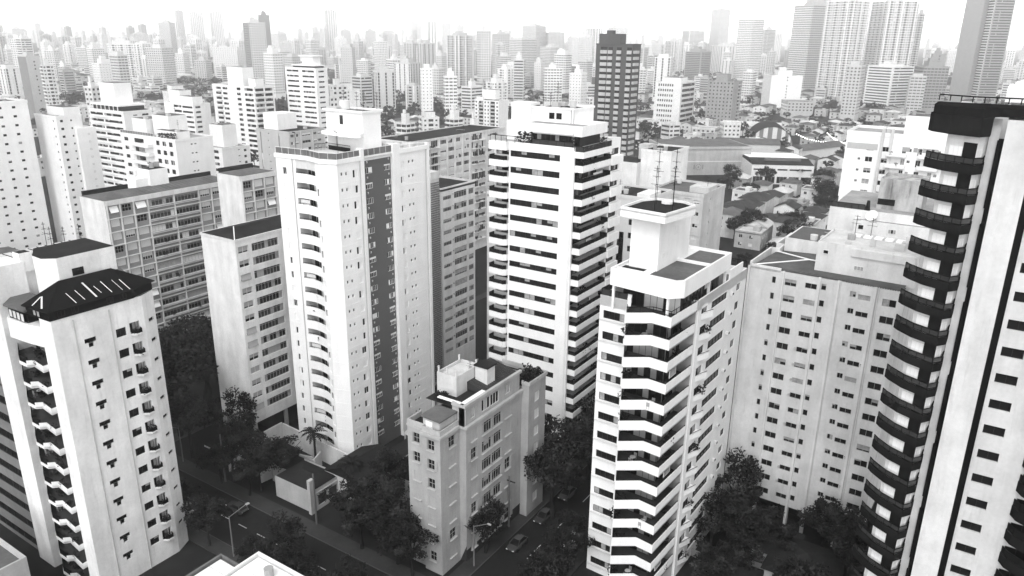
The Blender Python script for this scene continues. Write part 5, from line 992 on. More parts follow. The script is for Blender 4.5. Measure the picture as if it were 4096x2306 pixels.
FAR = [
    ('dark tower edge with grey flank standing beyond the dotted white tower',-722,341,5.7,11.9,11.9,53.5,'p',0.13,0.42),
    ('narrow striped balcony shaft attached right of the dark-edged tower',-703,344,-12.7,6.0,8.7,46.6,'c',0.6,0.6),
    ('small stepped white block just right of the dark-edged tower',-1729,846,-14.1,12.5,26.7,32.5,'g',0.84,0.84),
    ('wide bright white tower with a central ladder of balconies, far left',-1078,621,-17.9,10.8,38.9,56.8,'c',0.6,0.88),
    ('cluster of three joined grey towers right of the wide bright tower',-996,647,21.1,25.9,25.9,53.4,'g',0.42,0.6),
    ('very pale slender skyline tower with banded front, left of three',-2588,1755,-22.1,22.9,25.7,144.2,'b',0.5,0.62),
    ('very pale skyline slab, middle one of three left of the dark-edged pair',-2716,1904,-23.0,30.8,46.0,145.1,'v',0.6,0.75),
    ('very pale skyline slab, right one of three left of the dark-edged pair',-2683,1971,-24.3,31.5,42.6,146.9,'v',0.6,0.75),
    ('grey tower with dark left edge and gridded front, upper left',-864,690,-19.8,22.3,22.3,87.1,'g',0.16,0.5),
    ('dark slab rising behind the gridded dark-edged tower',-891,730,-27.3,6.0,14.0,97.1,'p',0.2,0.18),
    ('bright white dotted block left of the gridded dark-edged tower',-1128,826,-24.2,11.6,37.0,50.7,'d',0.6,0.84),
    ('grey low tower below the bright white dotted block',-1033,740,25.5,18.2,18.2,34.0,'g',0.4,0.45),
    ('slim tower with one white side left of the wide bright tower',-1521,838,31.3,15.3,15.3,42.0,'g',0.45,0.86),
    ('short tower with bright white flank before the tree mass',-1172,604,36.5,9.3,9.3,24.5,'g',0.5,0.88),
    ('pale grey tower right above the wide bright tower',-2186,1339,-15.4,39.7,39.7,65.2,'g',0.45,0.5),
    ('narrow pale tower touching the grey one above the joined cluster',-2161,1376,-20.5,23.1,26.4,64.1,'v',0.5,0.55),
    ('hazy tower with dark crown left of the slender banded tower',-2601,1732,30.7,40.0,45.9,103.1,'g',0.4,0.45),
    ('hazy block left of the wide bright tower top',-1908,1068,-17.2,18.7,20.0,42.2,'g',0.5,0.6),
    ('hazy white tower above the small stepped block',-2414,1200,-14.4,14.5,24.9,60.4,'g',0.6,0.75),
    ('hazy tower at the picture edge on the far left skyline',-2470,1111,-12.2,7.0,25.3,64.1,'g',0.6,0.75),
    ('second hazy tower from the left skyline end',-2825,1308,-12.8,16.2,31.2,75.9,'g',0.6,0.7),
    ('grey crowned tower right above the dark-edged tower',-1748,825,-13.3,10.2,15.3,50.2,'g',0.35,0.4),
    ('hazy block between small stepped block and slim tower',-1701,881,-15.4,10.6,18.1,36.4,'g',0.6,0.7),
    ('grey tower left of the tallest pale centre-left tower',-2000,1860,-30.9,18.7,30.6,74.6,'g',0.35,0.42),
    ('tallest pale tower standing alone left of centre skyline',-1881,1804,-31.5,31.1,31.1,143.4,'v',0.55,0.62),
    ('tower with brilliant white blank flank below the tallest pale tower',-1438,1417,-11.9,20.5,20.5,63.0,'d',0.6,0.9),
    ('dark-headed hazy tower right of the tallest pale tower',-2625,2613,-28.7,34.5,34.5,84.4,'g',0.32,0.4),
    ('hazy grey slab right of the white-flanked tower',-2129,2245,-34.5,32.5,33.3,84.2,'g',0.4,0.45),
    ('tower with bold vertical stripes in the centre skyline',-1298,1594,-38.9,10.3,21.9,106.0,'v',0.35,0.8),
    ('very pale tower just right of the vertical striped tower',-2105,2682,-39.9,24.4,32.2,119.4,'g',0.65,0.7),
    ('broad grey tower with balcony ladders on both sides, centre',-636,840,-18.8,26.8,26.8,73.9,'c',0.38,0.42),
    ('pale blank-flanked tower with a window strip, right of the broad grey tower',-588,827,-28.1,13.6,13.6,80.2,'g',0.5,0.66),
    ('grey tower right behind the pale blank-flanked tower',-752,1108,-24.4,21.3,21.3,77.0,'g',0.42,0.45),
    ('twin-crowned grey tower with thin vertical windows',-642,751,10.0,24.0,24.0,40.7,'v',0.6,0.45),
    ('white scalloped tower with tiny paired windows, centre',-454,546,-38.3,6.0,10.1,46.1,'d',0.75,0.84),
    ('white tower with two columns of dark square windows, centre',-438,559,-39.9,6.2,11.5,39.4,'2',0.7,0.82),
    ('grey block with ribbed flank behind the curved-balcony tower cube',-558,576,-8.3,14.6,14.6,34.3,'b',0.35,0.55),
    ('grey stepped slab right of the ribbed grey block',-521,560,-35.1,16.4,17.5,40.7,'v',0.4,0.45),
    ('pale tower with dark balcony stack behind the small balcony block',-454,665,-11.3,15.9,15.9,29.1,'c',0.6,0.72),
    ('pale square tower dotted with small windows, right of the balcony stack',-568,846,-44.1,11.2,26.5,39.3,'d',0.62,0.7),
    ('hazy pale block right of the dark slab',-1794,1531,-0.0,30.2,30.2,71.9,'g',0.6,0.75),
    ('faint pair of towers left of the striped tower',-2486,2927,-37.7,27.3,46.0,131.0,'g',0.7,0.75),
    ('faint crowned tower behind the broad grey tower',-2220,2934,-40.9,26.5,30.9,113.2,'g',0.6,0.65),
    ('faint grey tower in the middle of the skyline',-2371,2620,-24.7,39.6,39.6,85.4,'g',0.4,0.5),
    ('pale tower with dense dark window grid, left of the brown tower',-786,1233,-9.2,40.0,41.4,68.2,'2',0.6,0.6),
    ('second pale tower with dense dark window grid, nearer the brown tower',-818,1393,-20.2,34.7,34.7,53.0,'2',0.6,0.62),
    ('white tower with wide paired windows above the ribbon tower roof',-445,746,-47.2,6.4,20.0,41.4,'2',0.72,0.84),
    ('narrow pale tower left of the wide paired-window tower',-542,898,0.9,10.2,10.2,41.1,'d',0.6,0.62),
    ('pale narrow tower left of the brown tower, lower one',-764,1383,-31.6,16.9,16.9,71.1,'d',0.6,0.7),
    ('pale tower with a plain shaft directly left of the brown tower',-614,1153,-27.2,15.4,15.4,74.0,'d',0.6,0.66),
    ('hazy tower with dark vertical stripes behind the brown tower',-757,1461,-20.5,23.8,23.8,90.1,'v',0.6,0.8),
    ('broad hazy grey tower left skyline of the brown tower',-1033,1684,-1.6,40.0,46.0,96.9,'g',0.45,0.5),
    ('hazy gridded tower peeking above the brown tower',-901,1845,-44.1,40.0,40.3,95.6,'g',0.6,0.72),
    ('pale tower close right of the brown tower',-628,1462,-16.4,27.4,27.4,60.6,'d',0.66,0.74),
    ('grey tower with a white balcony ladder right of the pale one',-616,1543,-29.8,29.2,29.2,67.5,'c',0.35,0.6),
    ('pale stepped tower with roof terraces right of centre',-763,2014,-42.5,40.0,46.0,91.1,'b',0.6,0.7),
    ('dark tower with white bands above the office building',-480,1333,-11.3,32.2,32.2,51.5,'b',0.2,0.2),
    ('pale tower with a blank grey flank right of the dark banded one',-526,1571,-43.2,39.8,39.8,59.6,'v',0.66,0.6),
    ('tall faint twin-shaft tower on the right skyline',-708,2085,-28.6,34.2,34.2,146.5,'g',0.55,0.65),
    ('tall white tower with vertical window strips, right of centre',-416,1402,-19.6,31.3,31.3,106.3,'2',0.8,0.86),
    ('hazy grey office tower right of the tall strip-windowed tower',-530,1877,-62.2,12.9,27.2,94.1,'b',0.35,0.38),
    ('hazy dark-flanked tower between window-grid towers',-1012,1709,-47.4,34.5,41.2,81.9,'g',0.3,0.4),
    ('tall two-tone tower with pale front and grey flank, upper right',-270,1187,-36.6,39.5,39.5,120.9,'2',0.62,0.3),
    ('dark crown block rising behind the two-tone tower',-274,1218,-44.9,25.8,25.8,135.9,'p',0.3,0.3),
    ('giant balcony tower, left shaft with white pier',-195,1063,-22.2,37.7,37.7,120.6,'c',0.5,0.62),
    ('giant balcony tower, right shaft with small balconies',-164,1117,-52.9,40.0,41.9,122.4,'c',0.55,0.55),
    ('stepped edge shaft of terraces right of the giant tower',-134,1169,-70.5,6.3,8.9,107.9,'c',0.45,0.45),
    ('octagonal white office tower with curved bands below the giant tower',-124,951,-31.8,33.8,33.8,47.4,'b',0.78,0.8),
    ('brown tower with white window columns right of the octagonal tower',-92,927,-63.6,25.4,25.4,49.0,'2',0.2,0.2),
    ('dark crown block on the brown window-column tower',-88,949,-72.7,6.0,12.6,61.5,'p',0.2,0.2),
    ('tall grey-sided tower cut by the top edge at far right, dark flank',-57,1088,-26.0,21.9,21.9,172.7,'p',0.22,0.2),
    ('tall tower of pale bands cut by the top edge at far right',-46,1087,-54.2,23.6,23.6,172.2,'b',0.6,0.22),
    ('hazy white block left of the far right tower',-184,1935,-60.4,22.6,22.6,56.3,'g',0.7,0.8),
    ('hazy stepped block, middle of three left of the far right tower',-154,1966,-73.5,22.2,25.7,54.1,'g',0.7,0.8),
    ('hazy low block touching the far right tower',-122,1930,-74.4,10.7,22.6,44.2,'b',0.7,0.8),
    ('blank white slab with a thin balcony strip below the giant tower',-229,859,-59.3,32.8,32.8,37.8,'p',0.7,0.8),
    ('small grey four-storey block with white side wall',-194,798,-61.4,25.1,25.1,15.8,'g',0.8,0.3),
]
NEAR = [
    ('small white block with dark balconies, left of four behind the loggia slab',-314.6,362.5,-0.3,8.1,8.1,23.2,'C',0.7,0.82),
    ('white block with a tank and side balconies, second of four behind the loggia slab',-319.8,384.4,-37.7,11.0,11.0,24.5,'C',0.8,0.84),
    ('white stair-topped block with ribbed flank, third of four behind the loggia slab',-304.1,396.9,-11.7,7.9,7.9,24.0,'C',0.7,0.84),
    ('low white block with chimney-like tank, right of four behind the loggia slab',-275.8,380.6,-4.2,7.6,7.6,22.4,'p',0.8,0.84),
    ('slim seven-storey block with open roof frame in front of the office building',-206.0,520.7,-28.5,9.5,9.5,16.8,'B',0.6,0.72),
    ('pale low block with shaded window rows before the grey apartment block',-189.3,569.4,3.4,17.5,14.0,10.1,'G',0.62,0.66),
    ('cream four-storey block with blank end wall behind the theatre wall',-180.1,561.8,-57.1,12.2,12.2,15.5,'G',0.74,0.74),
    ('low white two-storey building beside the brown balcony-panel tower',-253.2,587.8,-30.5,13.6,13.6,10.4,'G',0.7,0.76),
    ('three-storey white flats left of the brown tower, behind treetops',-351.0,674.1,-40.4,8.3,8.3,18.5,'G',0.7,0.8),
    ('long white flats with rows of ribbon windows left of the brown tower',-399.7,750.2,-43.5,17.0,17.0,24.6,'B',0.6,0.7),
    ('plain low block with flat roof right of the curved-balcony tower cube',-374.6,360.7,-21.4,10.3,10.3,43.3,'G',0.72,0.76),
    ('white low block with curved roof terrace right of the grey-ribbon tower',-502.9,486.9,-27.5,22.3,22.3,27.8,'p',0.76,0.8),
    ('square white house block below the ribbed grey block',-347.0,331.6,-4.0,5.7,5.7,39.3,'G',0.78,0.8),
    ('white two-storey houses with terraces beside the curved-end striped tower',-491.8,267.9,11.8,6.4,6.4,41.6,'G',0.7,0.78),
    ('grey apartment cube with small windows left of the curved-end striped tower',-381.2,199.0,11.7,5.0,5.0,32.1,'G',0.5,0.55),
    ('white terrace house left of the curved-end striped tower base',-417.9,215.0,7.5,7.0,7.0,30.7,'G',0.76,0.8),
    ('low flat-roofed white hall behind the stepped ribbon block',-535.6,350.3,-12.9,14.8,14.8,31.3,'p',0.76,0.8),
]
# ------------------------------------------------------------------ towers farther out: walls plus joined window geometry
def tower(lab, x, y, rz, wL, wR, h, st, sL, sR, near=False, i=0):
    rd = random.Random(int(x * 7 + y)); t = thing('apartment_tower' if h > 22 else 'apartment_block', lab, 'apartment tower' if h > 22 else 'apartment block', (x, y, 0), R_(rz))
    mk = aged if near else plaster
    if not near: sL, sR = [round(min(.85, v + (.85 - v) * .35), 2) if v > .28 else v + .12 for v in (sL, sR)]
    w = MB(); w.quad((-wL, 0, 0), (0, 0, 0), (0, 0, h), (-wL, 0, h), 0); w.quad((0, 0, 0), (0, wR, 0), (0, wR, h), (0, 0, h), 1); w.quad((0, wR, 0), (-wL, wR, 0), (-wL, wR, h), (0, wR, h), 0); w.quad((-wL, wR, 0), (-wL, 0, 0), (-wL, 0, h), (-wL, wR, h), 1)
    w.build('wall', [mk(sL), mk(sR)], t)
    r = MB(); roof_slab(r, -wL - .15, .15, -.15, wR + .15, h + .02, rd.uniform(.5, 1.2), .3); r.build('roof', [mk(sR), M[rd.choice(('roof_grey', 'roof_concrete', 'roof_dark'))]], t)
    if h > 20:
        a, b = rd.uniform(.15, .3), rd.uniform(.6, .85); z = h + rd.uniform(3, 6)
        k = MB(); k.box(-wL * b, -wL * a, wR * a, wR * b, h, z, 0, 1); k.build('roof_block', [mk(sR), M['roof_grey']], t)
        if rd.random() < .7: k = MB(); k.box(-wL * b * .9, -wL * (a + .2), wR * (a + .1), wR * b * .8, z, z + rd.uniform(2, 4)); k.build('tank_house', [mk(sR)], t)
    P = 3.0; fl = [h - 3.0 - P * k for k in range(int((h - 5) / P))]
    wn = MB(); bl = MB(); s0 = st.lower()
    def cols(W_):
        n = max(1, round(W_ / 3.4)); g = W_ / n
        return [(g * (k + .5), g) for k in range(n)]
    for face, W_, v in ((0, wL, sL), (1, wR, sR)):
        def put(s, z0, s1, z1, mb=wn, out=.05, m=0):
            if face == 0: mb.box(-wL + s, -wL + s1, -out, .02, z0, z1, m)
            else: mb.box(-.02, out, s, s1, z0, z1, m)
        if W_ < 5.5 and s0 != 'b': continue
        if s0 == 'p':
            if face == 1 and W_ > 8:
                for f in fl:
                    if rd.random() < .8: put(W_ * .5, f + 1, W_ * .5 + 1.2, f + 2.2)
            continue
        cs = cols(W_)
        for f in fl:
            if s0 == 'b':
                put(W_ * .06, f + .9, W_ * .94, f + 2.2); 
                if face == 1 and rd.random() < .5: put(W_ * .3, f + .9, W_ * .3 + 1.2, f + 2.2, bl, .07)
            elif s0 == 'v':
                for k, (c, g) in enumerate(cs):
                    if k % 2 == 0 or len(cs) < 3: put(c - g * .22, f + .05, c + g * .22, f + 2.5)
            elif s0 == 'd':
                for c, g in cs: put(c - .5, f + 1.2, c + .3, f + 2.0)
            elif s0 == '2':
                for c, g in cs: put(c - g * .36, f + .9, c - g * .03, f + 2.2); put(c + g * .03, f + .9, c + g * .36, f + 2.2)
            elif s0 == 'c':
                for k, (c, g) in enumerate(cs):
                    if k % 3 == 1 or len(cs) < 3: put(c - g * .42, f + .3, c + g * .42, f + 2.4); put(c - g * .48, f - .15, c + g * .48, f + .85, bl, 1.1)
                    elif rd.random() < .9: put(c - .7, f + 1, c + .6, f + 2.1)
            else:
                for c, g in cs: put(c - g * .26, f + .9, c + g * .2, f + 2.2)
    if s0 == 'c' and not near and wR > 12:
        for q in (.04, .46, .9): b = MB(); b.box(0, .5, wR * q, wR * q + 1.7, 0, h + .6); b.build('pier', [mk(.84)], t)
        for q in (.05, .8): b = MB(); b.box(-wL * (1 - q), -wL * (1 - q) + 1.5, -.5, 0, 0, h + .6); b.build('pier', [mk(.8)], t)
    if wn.f: wn.build('window_rows', [M['glass_grey']], t, kind='stuff')
    if bl.f: bl.build('balcony_rows', [mk(min(.9, sR * 1.15))], t, kind='stuff')
    return t
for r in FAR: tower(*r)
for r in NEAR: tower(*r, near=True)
# ------------------------------------------------------------------ trees, palms, cars, lamps, houses
def crown_mesh(seed, n_cl, n_leaf, leaf, rx=4.4, rz=3.2):
    rd = random.Random(seed); b = MB()
    cl = []
    for i in range(n_cl):
        while True:
            p = Vector((rd.uniform(-1, 1), rd.uniform(-1, 1), rd.uniform(-.75, 1)))
            if .25 < p.length < 1: break
        f = rd.uniform(.75, 1.12); cl.append((Vector((p.x * rx * f, p.y * rx * f, p.z * rz * f)), rd.uniform(.8, 1.6) * rx / 4.4))
    for c, r in cl:
        m = 0 if rd.random() < .65 else 1
        for _ in range(n_leaf):
            d = Vector((rd.gauss(0, 1), rd.gauss(0, 1), rd.gauss(0, .75))); d = d.normalized() * r * rd.uniform(.45, 1.0)
            p = c + d; u = Vector((rd.gauss(0, 1), rd.gauss(0, 1), rd.gauss(0, .5))).normalized(); v = u.cross(d.normalized())
            v = v.normalized() if v.length > .01 else u.orthogonal().normalized()
            s = leaf * rd.uniform(.6, 1.3); u = u * s; v = v * s * .6
            b.quad(tuple(p - u), tuple(p - v), tuple(p + u), tuple(p + v), m)
    return b.mesh('crown', [M['leaf'], M['leaf_light']])
def trunk_mesh(seed, H_=7.5):
    rd = random.Random(seed); b = MB(); p = Vector((0, 0, 0)); r = .32
    for k in range(4):
        q = p + Vector((rd.uniform(-.3, .3), rd.uniform(-.3, .3), H_ / 5)); b.beam(tuple(p), tuple(q), r, 0, 7); p = q; r *= .84
    for k in range(7):
        a = k * .9 + rd.random(); q = p + Vector((math.cos(a) * rd.uniform(1.4, 2.8), math.sin(a) * rd.uniform(1.4, 2.8), rd.uniform(.8, 2.4))); s = p - Vector((0, 0, rd.uniform(0, 1.4))); b.beam(tuple(s), tuple(q), .12, 0, 5)
        q2 = q + (q - s) * .5 + Vector((rd.uniform(-.5, .5), rd.uniform(-.5, .5), .4)); b.beam(tuple(q), tuple(q2), .06, 0, 4)
    return b.mesh('trunk', [M['bark']])
CROWN = [crown_mesh(20 + i, 34, 120, .24, rz=(3.2, 2.7, 3.7, 3.0)[i]) for i in range(4)]
CROWN_FAR = [crown_mesh(40 + i, 16, 22, .75) for i in range(3)]
TRUNK = [trunk_mesh(60 + i) for i in range(3)]
RT = random.Random(77)
def tree(x, y, s, label, group=None, far=False, sz=None):
    t = thing('tree', label, 'tree', (x, y, 0), RT.uniform(0, 6.28), group)
    k = obj('trunk', RT.choice(TRUNK), t); c = obj('crown', RT.choice(CROWN_FAR if far else CROWN), t, (0, 0, 8.2 * s * (sz or 1)))
    k.scale = (s, s, s * (sz or 1)); c.scale = (s, s * RT.uniform(.85, 1.15), s * RT.uniform(.85, 1.2)); return t
for x, y, s, lab in (
    (-52.6, 94, 1.25, 'broad dark tree over the road beside the shuttered block, nearest to it'), (-54, 101, 1.3, 'broad dark tree over the road, second beyond the shuttered block'), (-53, 108, 1.2, 'broad dark tree over the road at the ribbon tower corner'), (-56.5, 80.5, .8, 'small tree on the shuttered block pavement'),
    (-54.5, 116, 1.2, 'dark tree at the ribbon tower balcony side, first'), (-55, 125, 1.1, 'dark tree at the ribbon tower balcony side, second'), (-44.5, 104, 1.1, 'dark tree behind the chevron tower, nearest its left wing'), (-45, 113, 1.2, 'dark tree behind the chevron tower, second up the street'), (-45.5, 123, 1.1, 'dark tree behind the chevron tower, third up the street'),
    (-127, 76, 1.7, 'tall dark tree before the grid slab, nearest the road'), (-129, 84, 1.9, 'tallest dark tree beside the banded slab gable'), (-128, 92, 1.8, 'tall dark tree squeezed between grid slab and banded slab'), (-133, 79, 1.7, 'tall dark tree behind the T-window tower roof edge'), (-136, 88, 1.8, 'tall dark tree under the grid slab middle bays'), (-124, 88, 1.3, 'smaller dark tree hugging the banded slab gable'), (-140, 96, 1.6, 'dark tree under the grid slab far bays'), (-131, 100, 1.7, 'dark tree deep in the gap behind the banded slab'),
    (-101, 74.5, .9, 'bushy tree by the tall boundary wall'), (-97, 76.5, .8, 'bushy tree beside the black garage roof'), (-98.5, 72.2, .75, 'bushy tree left of the bridal shop'),
    (-66, 71, .9, 'dark tree at the shuttered block corner foot'), (-70, 73.5, 1.0, 'larger dark tree left of the shuttered block'), (-73, 70.6, .85, 'dark pavement tree right of the arched porch'), (-62.5, 70.2, .75, 'small dark tree below the shuttered block front'), (-75.5, 76, .9, 'dark tree in front of the dark-roofed house'),
    (-43.5, 79, .8, 'dark shrubby tree left of the chevron tower foot'), (-42.8, 74, .75, 'dark shrubby tree at the bottom below the parked cars'), (-40, 72.5, .7, 'dark shrubby tree under the lowest chevron balcony'),
    (-27, 108.5, 1.0, 'dark garden tree against the ribbed slab left edge'), (-26, 104.5, .7, 'smaller garden tree before the ribbed slab left edge'), (-28, 101, .8, 'garden tree close to the chevron tower right wall'), (-22.5, 96, .7, 'small tree in the dark lot'),
    (-13.5, 110, .8, 'pale-leaved small tree against the ribbed slab pilotis'), (-11, 108, .85, 'tree between the ribbed slab and the lower houses'), (-9, 106, 1.0, 'dark tree touching the black-balcony tower, upper'), (-7, 102, 1.0, 'dark tree touching the black-balcony tower, lower'),
    (-84, 138, .8, 'tree behind the podium roof'), (-79, 134, .9, 'tree between podium and ribbon tower'),
    (-112, 57.4, .9, 'roadside tree tucked behind the T-window tower'), (-76.6, 71.8, .85, 'dark tree before the arched white porch'), (-77, 82, .9, 'dark tree between porch house and dark-roofed house'), (-66, 80, .95, 'dark tree squeezed against the shuttered block back'), (-118, 72.5, 1.2, 'dark tree right behind the guard booth'), (-104.5, 71.4, .9, 'dark tree at the boundary wall end by the road'), (-112, 78.5, 1.0, 'dark tree between guard booth and boundary wall'), (-44.2, 86, .75, 'street tree between the parked cars and chevron tower'), (-57, 58.2, .8, 'tree at the lower road corner'), (-43, 58.4, .9, 'tree at the lower road corner beyond the crossing'), (-50, 53, .9, 'tree at the bottom edge below the crossing'), (-100, 57.9, .8, 'roadside tree before the T-window tower foot'),
    (-122, 58, 1.0, 'roadside tree behind the dark striped building'), (-106, 69.8, .7, 'low pavement tree near the utility pole'), (-99, 70.2, .65, 'low pavement tree before the walled garden'), (-76.5, 58.6, .85, 'roadside tree above the smaller white roof'), (-60.5, 57.6, .75, 'roadside tree near the lower crossing'), (-52, 46, 1.0, 'tree at the very bottom edge right of the white roofs'), (-44, 50, 1.1, 'tree at the very bottom edge below the parked cars'), (-20, 101, .9, 'dark tree in the lot by the stained boundary wall'), (-24.5, 91, .8, 'dark tree beside the lot shed'), (-13, 92, .9, 'dark tree beside the houses below the ribbed slab'),
    (-93, 57.8, .75, 'roadside tree nearest the T-window tower foot'), (-81, 57.2, .6, 'roadside tree left of the white roofs'), (-73, 57.4, .8, 'roadside tree behind the larger white roof'), (-64, 57.8, .8, 'roadside tree right of the larger white roof'), (-68, 56, .7, 'low tree right behind the white roof parapet')):
    tree(x, y, s, lab, 'trees around the near towers')
def palm(x, y, h, label):
    t = thing('palm_tree', label, 'palm tree', (x, y, 0)); b = MB(); b.cone(0, 0, 0, h, .26, .17, 8); b.build('trunk', [M['bark']], t); f = MB()
    for k in range(17):
        a = k * .74 + RT.random() * .3; up = RT.uniform(.1, 1.3); L = RT.uniform(2.3, 3.0); p = Vector((0, 0, h)); dr = Vector((math.cos(a), math.sin(a), up)).normalized(); side = Vector((-math.sin(a), math.cos(a), 0))
        for j in range(8):
            q = p + dr * (L / 8); w = .55 * math.sin(math.pi * (j + 1.2) / 9.4)
            for sg in (-1, 1):
                f.tri(tuple(p), tuple(q), tuple((p + q) / 2 + side * sg * w + Vector((0, 0, -.28 * w - .1))))
                f.tri(tuple(q), tuple(q + dr * .1), tuple(q + side * sg * w * 1.05 + Vector((0, 0, -.35 * w - .1))))
            p = q; dr = (dr + Vector((0, 0, -.2))).normalized()
    f.build('crown', [M['leaf']], t)
palm(-96.6, 83.2, 7.0, 'palm tree in front of the lowest curved balconies'); palm(-84.2, 80.2, 6.5, 'palm tree standing over the bridal shop roof'); palm(-80.6, 77.6, 4.6, 'shorter palm beside the arched white porch')
palm(-94, 432, 8, 'far palm before the white flat-roofed hall, left one'); palm(-85, 425, 7, 'far palm before the white flat-roofed hall, right one')
def cypress(x, y, h, label):
    t = thing('cypress', label, 'tree', (x, y, 0)); rd = random.Random(int(x * 9)); f = MB()
    for _ in range(420):
        z = rd.uniform(.2, h); r = .55 * (1 - z / h) ** .6 * rd.uniform(.5, 1); a = rd.uniform(0, 6.28); c = Vector((r * math.cos(a), r * math.sin(a), z)); u = Vector((rd.gauss(0, .4), rd.gauss(0, .4), 1)).normalized() * .2; v = Vector((-math.sin(a), math.cos(a), 0)) * .09
        f.quad(tuple(c - u), tuple(c - v), tuple(c + u), tuple(c + v))
    f.build('crown', [M['leaf']], t); b = MB(); b.cone(0, 0, 0, .6, .1, .08, 6); b.build('trunk', [M['bark']], t)
cypress(-99.6, 80.6, 4.2, 'narrow cypress inside the walled garden below the curved tower')

def car(x, y, rz, v, label, group='cars parked and driving below the towers'):
    t = thing('car', label, 'car', (x, y, 0.01), R_(rz), group)
    secs = [(-2.1, .62, .78, .62), (-1.95, .3, .86, .74), (-1.2, .22, .9, .86), (0, .2, .92, .9), (1.1, .22, .9, .88), (1.85, .28, .86, .74), (2.1, .5, .76, .6)]   # x, z0, z1, half width
    b = MB(); 
    def ring(s): x_, a, c, w = s; return [(x_, -w, a), (x_, w, a), (x_, w * 1.0, (a + c) / 2 + .1), (x_, w * .9, c), (x_, -w * .9, c), (x_, -w, (a + c) / 2 + .1)]
    rs = [ring(s) for s in secs]
    for A, B in zip(rs, rs[1:]):
        for k in range(6): b.quad(A[k], B[k], B[(k + 1) % 6], A[(k + 1) % 6])
    for r_ in (rs[0], rs[-1]):
        i = len(b.v); b.v += r_; b.f.append(tuple(range(i, i + 6))); b.m.append(0)
    bo = b.build('body', [car_paint(v)], t); bo.data.polygons.foreach_set('use_smooth', [True] * len(bo.data.polygons))
    c = MB(); lo = [(-1.75, .74, .86), (1.05, .78, .88)]; hi = [(-1.15, .58, 1.4), (.25, .6, 1.44)]
    L = [(-1.75, -.74, .86), (-1.75, .74, .86), (1.05, .78, .88), (1.05, -.78, .88)]; T = [(-1.1, -.58, 1.4), (-1.1, .58, 1.4), (.2, .6, 1.44), (.2, -.6, 1.44)]
    for k in range(4): c.quad(L[k], L[(k + 1) % 4], T[(k + 1) % 4], T[k])
    c.build('glazing', [M['glass_dark']], t)
    r = MB(); r.quad(*[(p[0], p[1], p[2] + .01) for p in T]); r.box(-1.08, .18, -.56, .56, 1.37, 1.45); 
    for k in range(4): r.beam(L[k], T[k], .05)
    r.build('roof', [car_paint(v)], t)
    for wx_ in (-1.3, 1.3):
        for wy_ in (-.82, .82):
            w = MB(); n = 12
            for k in range(n):
                a, d = 2 * math.pi * k / n, 2 * math.pi * (k + 1) / n
                P1 = (wx_ + .32 * math.cos(a), wy_ - .1, .32 + .32 * math.sin(a)); P2 = (wx_ + .32 * math.cos(d), wy_ - .1, .32 + .32 * math.sin(d)); Q1 = (P1[0], wy_ + .1, P1[2]); Q2 = (P2[0], wy_ + .1, P2[2])
                w.quad(P1, P2, Q2, Q1); w.tri(P1, P2, (wx_, wy_ - .1, .32)); w.tri(Q2, Q1, (wx_, wy_ + .1, .32))
            w.build('wheel', [M['tyre']], t)
    for s in (-1, 1): h = MB(); h.box(1.98, 2.12, s * .55 - .13, s * .55 + .13, .58, .7); h.build('headlight', [M['lamp_white']], t)
    for s in (-1, 1): h = MB(); h.box(-2.1, -1.98, s * .58 - .1, s * .58 + .1, .64, .76); h.build('tail_light', [M['blind_grey']], t)
    return t
car(-53.4, 84.6, -90, .05, 'dark car driving towards the corner, on the road beside the shuttered block'); car(-46.9, 90.0, -90, .45, 'silver car parked by the chevron tower, rear one of three', ); car(-46.8, 85.0, -90, .03, 'black car with pale windscreen parked by the chevron tower, middle of three')
car(-46.8, 80.0, -90, .02, 'black car with white roof rack parked by the chevron tower, front of three'); car(-53.6, 93, -90, .04, 'dark car second in line beside the shuttered block'); car(-53.6, 101, -90, .08, 'grey car under the street trees beside the shuttered block')
for x in (-.45, .45): b = MB(); b.box(-47.2 + .8 + x - .03, -47.2 + .8 + x + .03, 79.4, 81.2, 1.5, 1.56); o = b.build('roof_rack', [M['lamp_white']]); tag(o, 'white roof rack bar on the front black car, %s bar' % ('kerb-side' if x > 0 else 'road-side'), 'roof rack', 'roof rack bars')
car(-103.4, 61.6, 0, .3, 'pale hatchback on the bottom road below the T-window tower'); car(-97.2, 66.3, 180, .04, 'dark car on the far lane of the bottom road'); car(-84, 61.6, 0, .04, 'black car beside the street lamp on the bottom road'); car(-76, 61.4, 0, .1, 'dark car on the bottom road above the white roofs')
def street_lamp(x, y, dx, dy, label):
    t = thing('street_lamp', label, 'street lamp', (x, y, 0)); b = MB(); b.cone(0, 0, 0, 7.2, .12, .08, 8); b.build('pole', [M['steel']], t); b = MB(); b.beam((0, 0, 7.1), (dx * 2.6, dy * 2.6, 8.6), .06); b.build('arm', [M['steel']], t); b = MB(); b.box(dx * 2.6 - .12, dx * 2.6 + .35 * abs(dx) + .12, dy * 2.6 - .12, dy * 2.6 + .35 * abs(dy) + .12, 8.52, 8.66); b.build('lamp_head', [M['blind_grey']], t)
street_lamp(-87.8, 58.3, .5, .87, 'street lamp with long arm over the bottom road'); street_lamp(-56.2, 77, 1, 0, 'street lamp on the shuttered block pavement'); street_lamp(-44.2, 97, -1, 0, 'street lamp behind the chevron tower corner'); street_lamp(-118, 70.4, 0, -1, 'street lamp near the guard booth')
for i, (x, y) in enumerate(((-83.4, 71), (-106, 70.6), (-57.2, 88))):
    t = thing('utility_pole', ('concrete utility pole before the bridal shop', 'concrete utility pole near the guard booth', 'concrete utility pole beside the shuttered block')[i], 'utility pole', (x, y, 0)); b = MB(); b.cone(0, 0, 0, 9.5, .17, .12, 8); b.build('pole', [aged(.14)], t); b = MB(); b.box(-1.1, 1.1, -.06, .06, 8.6, 8.75); b.build('crossarm', [M['bark']], t)
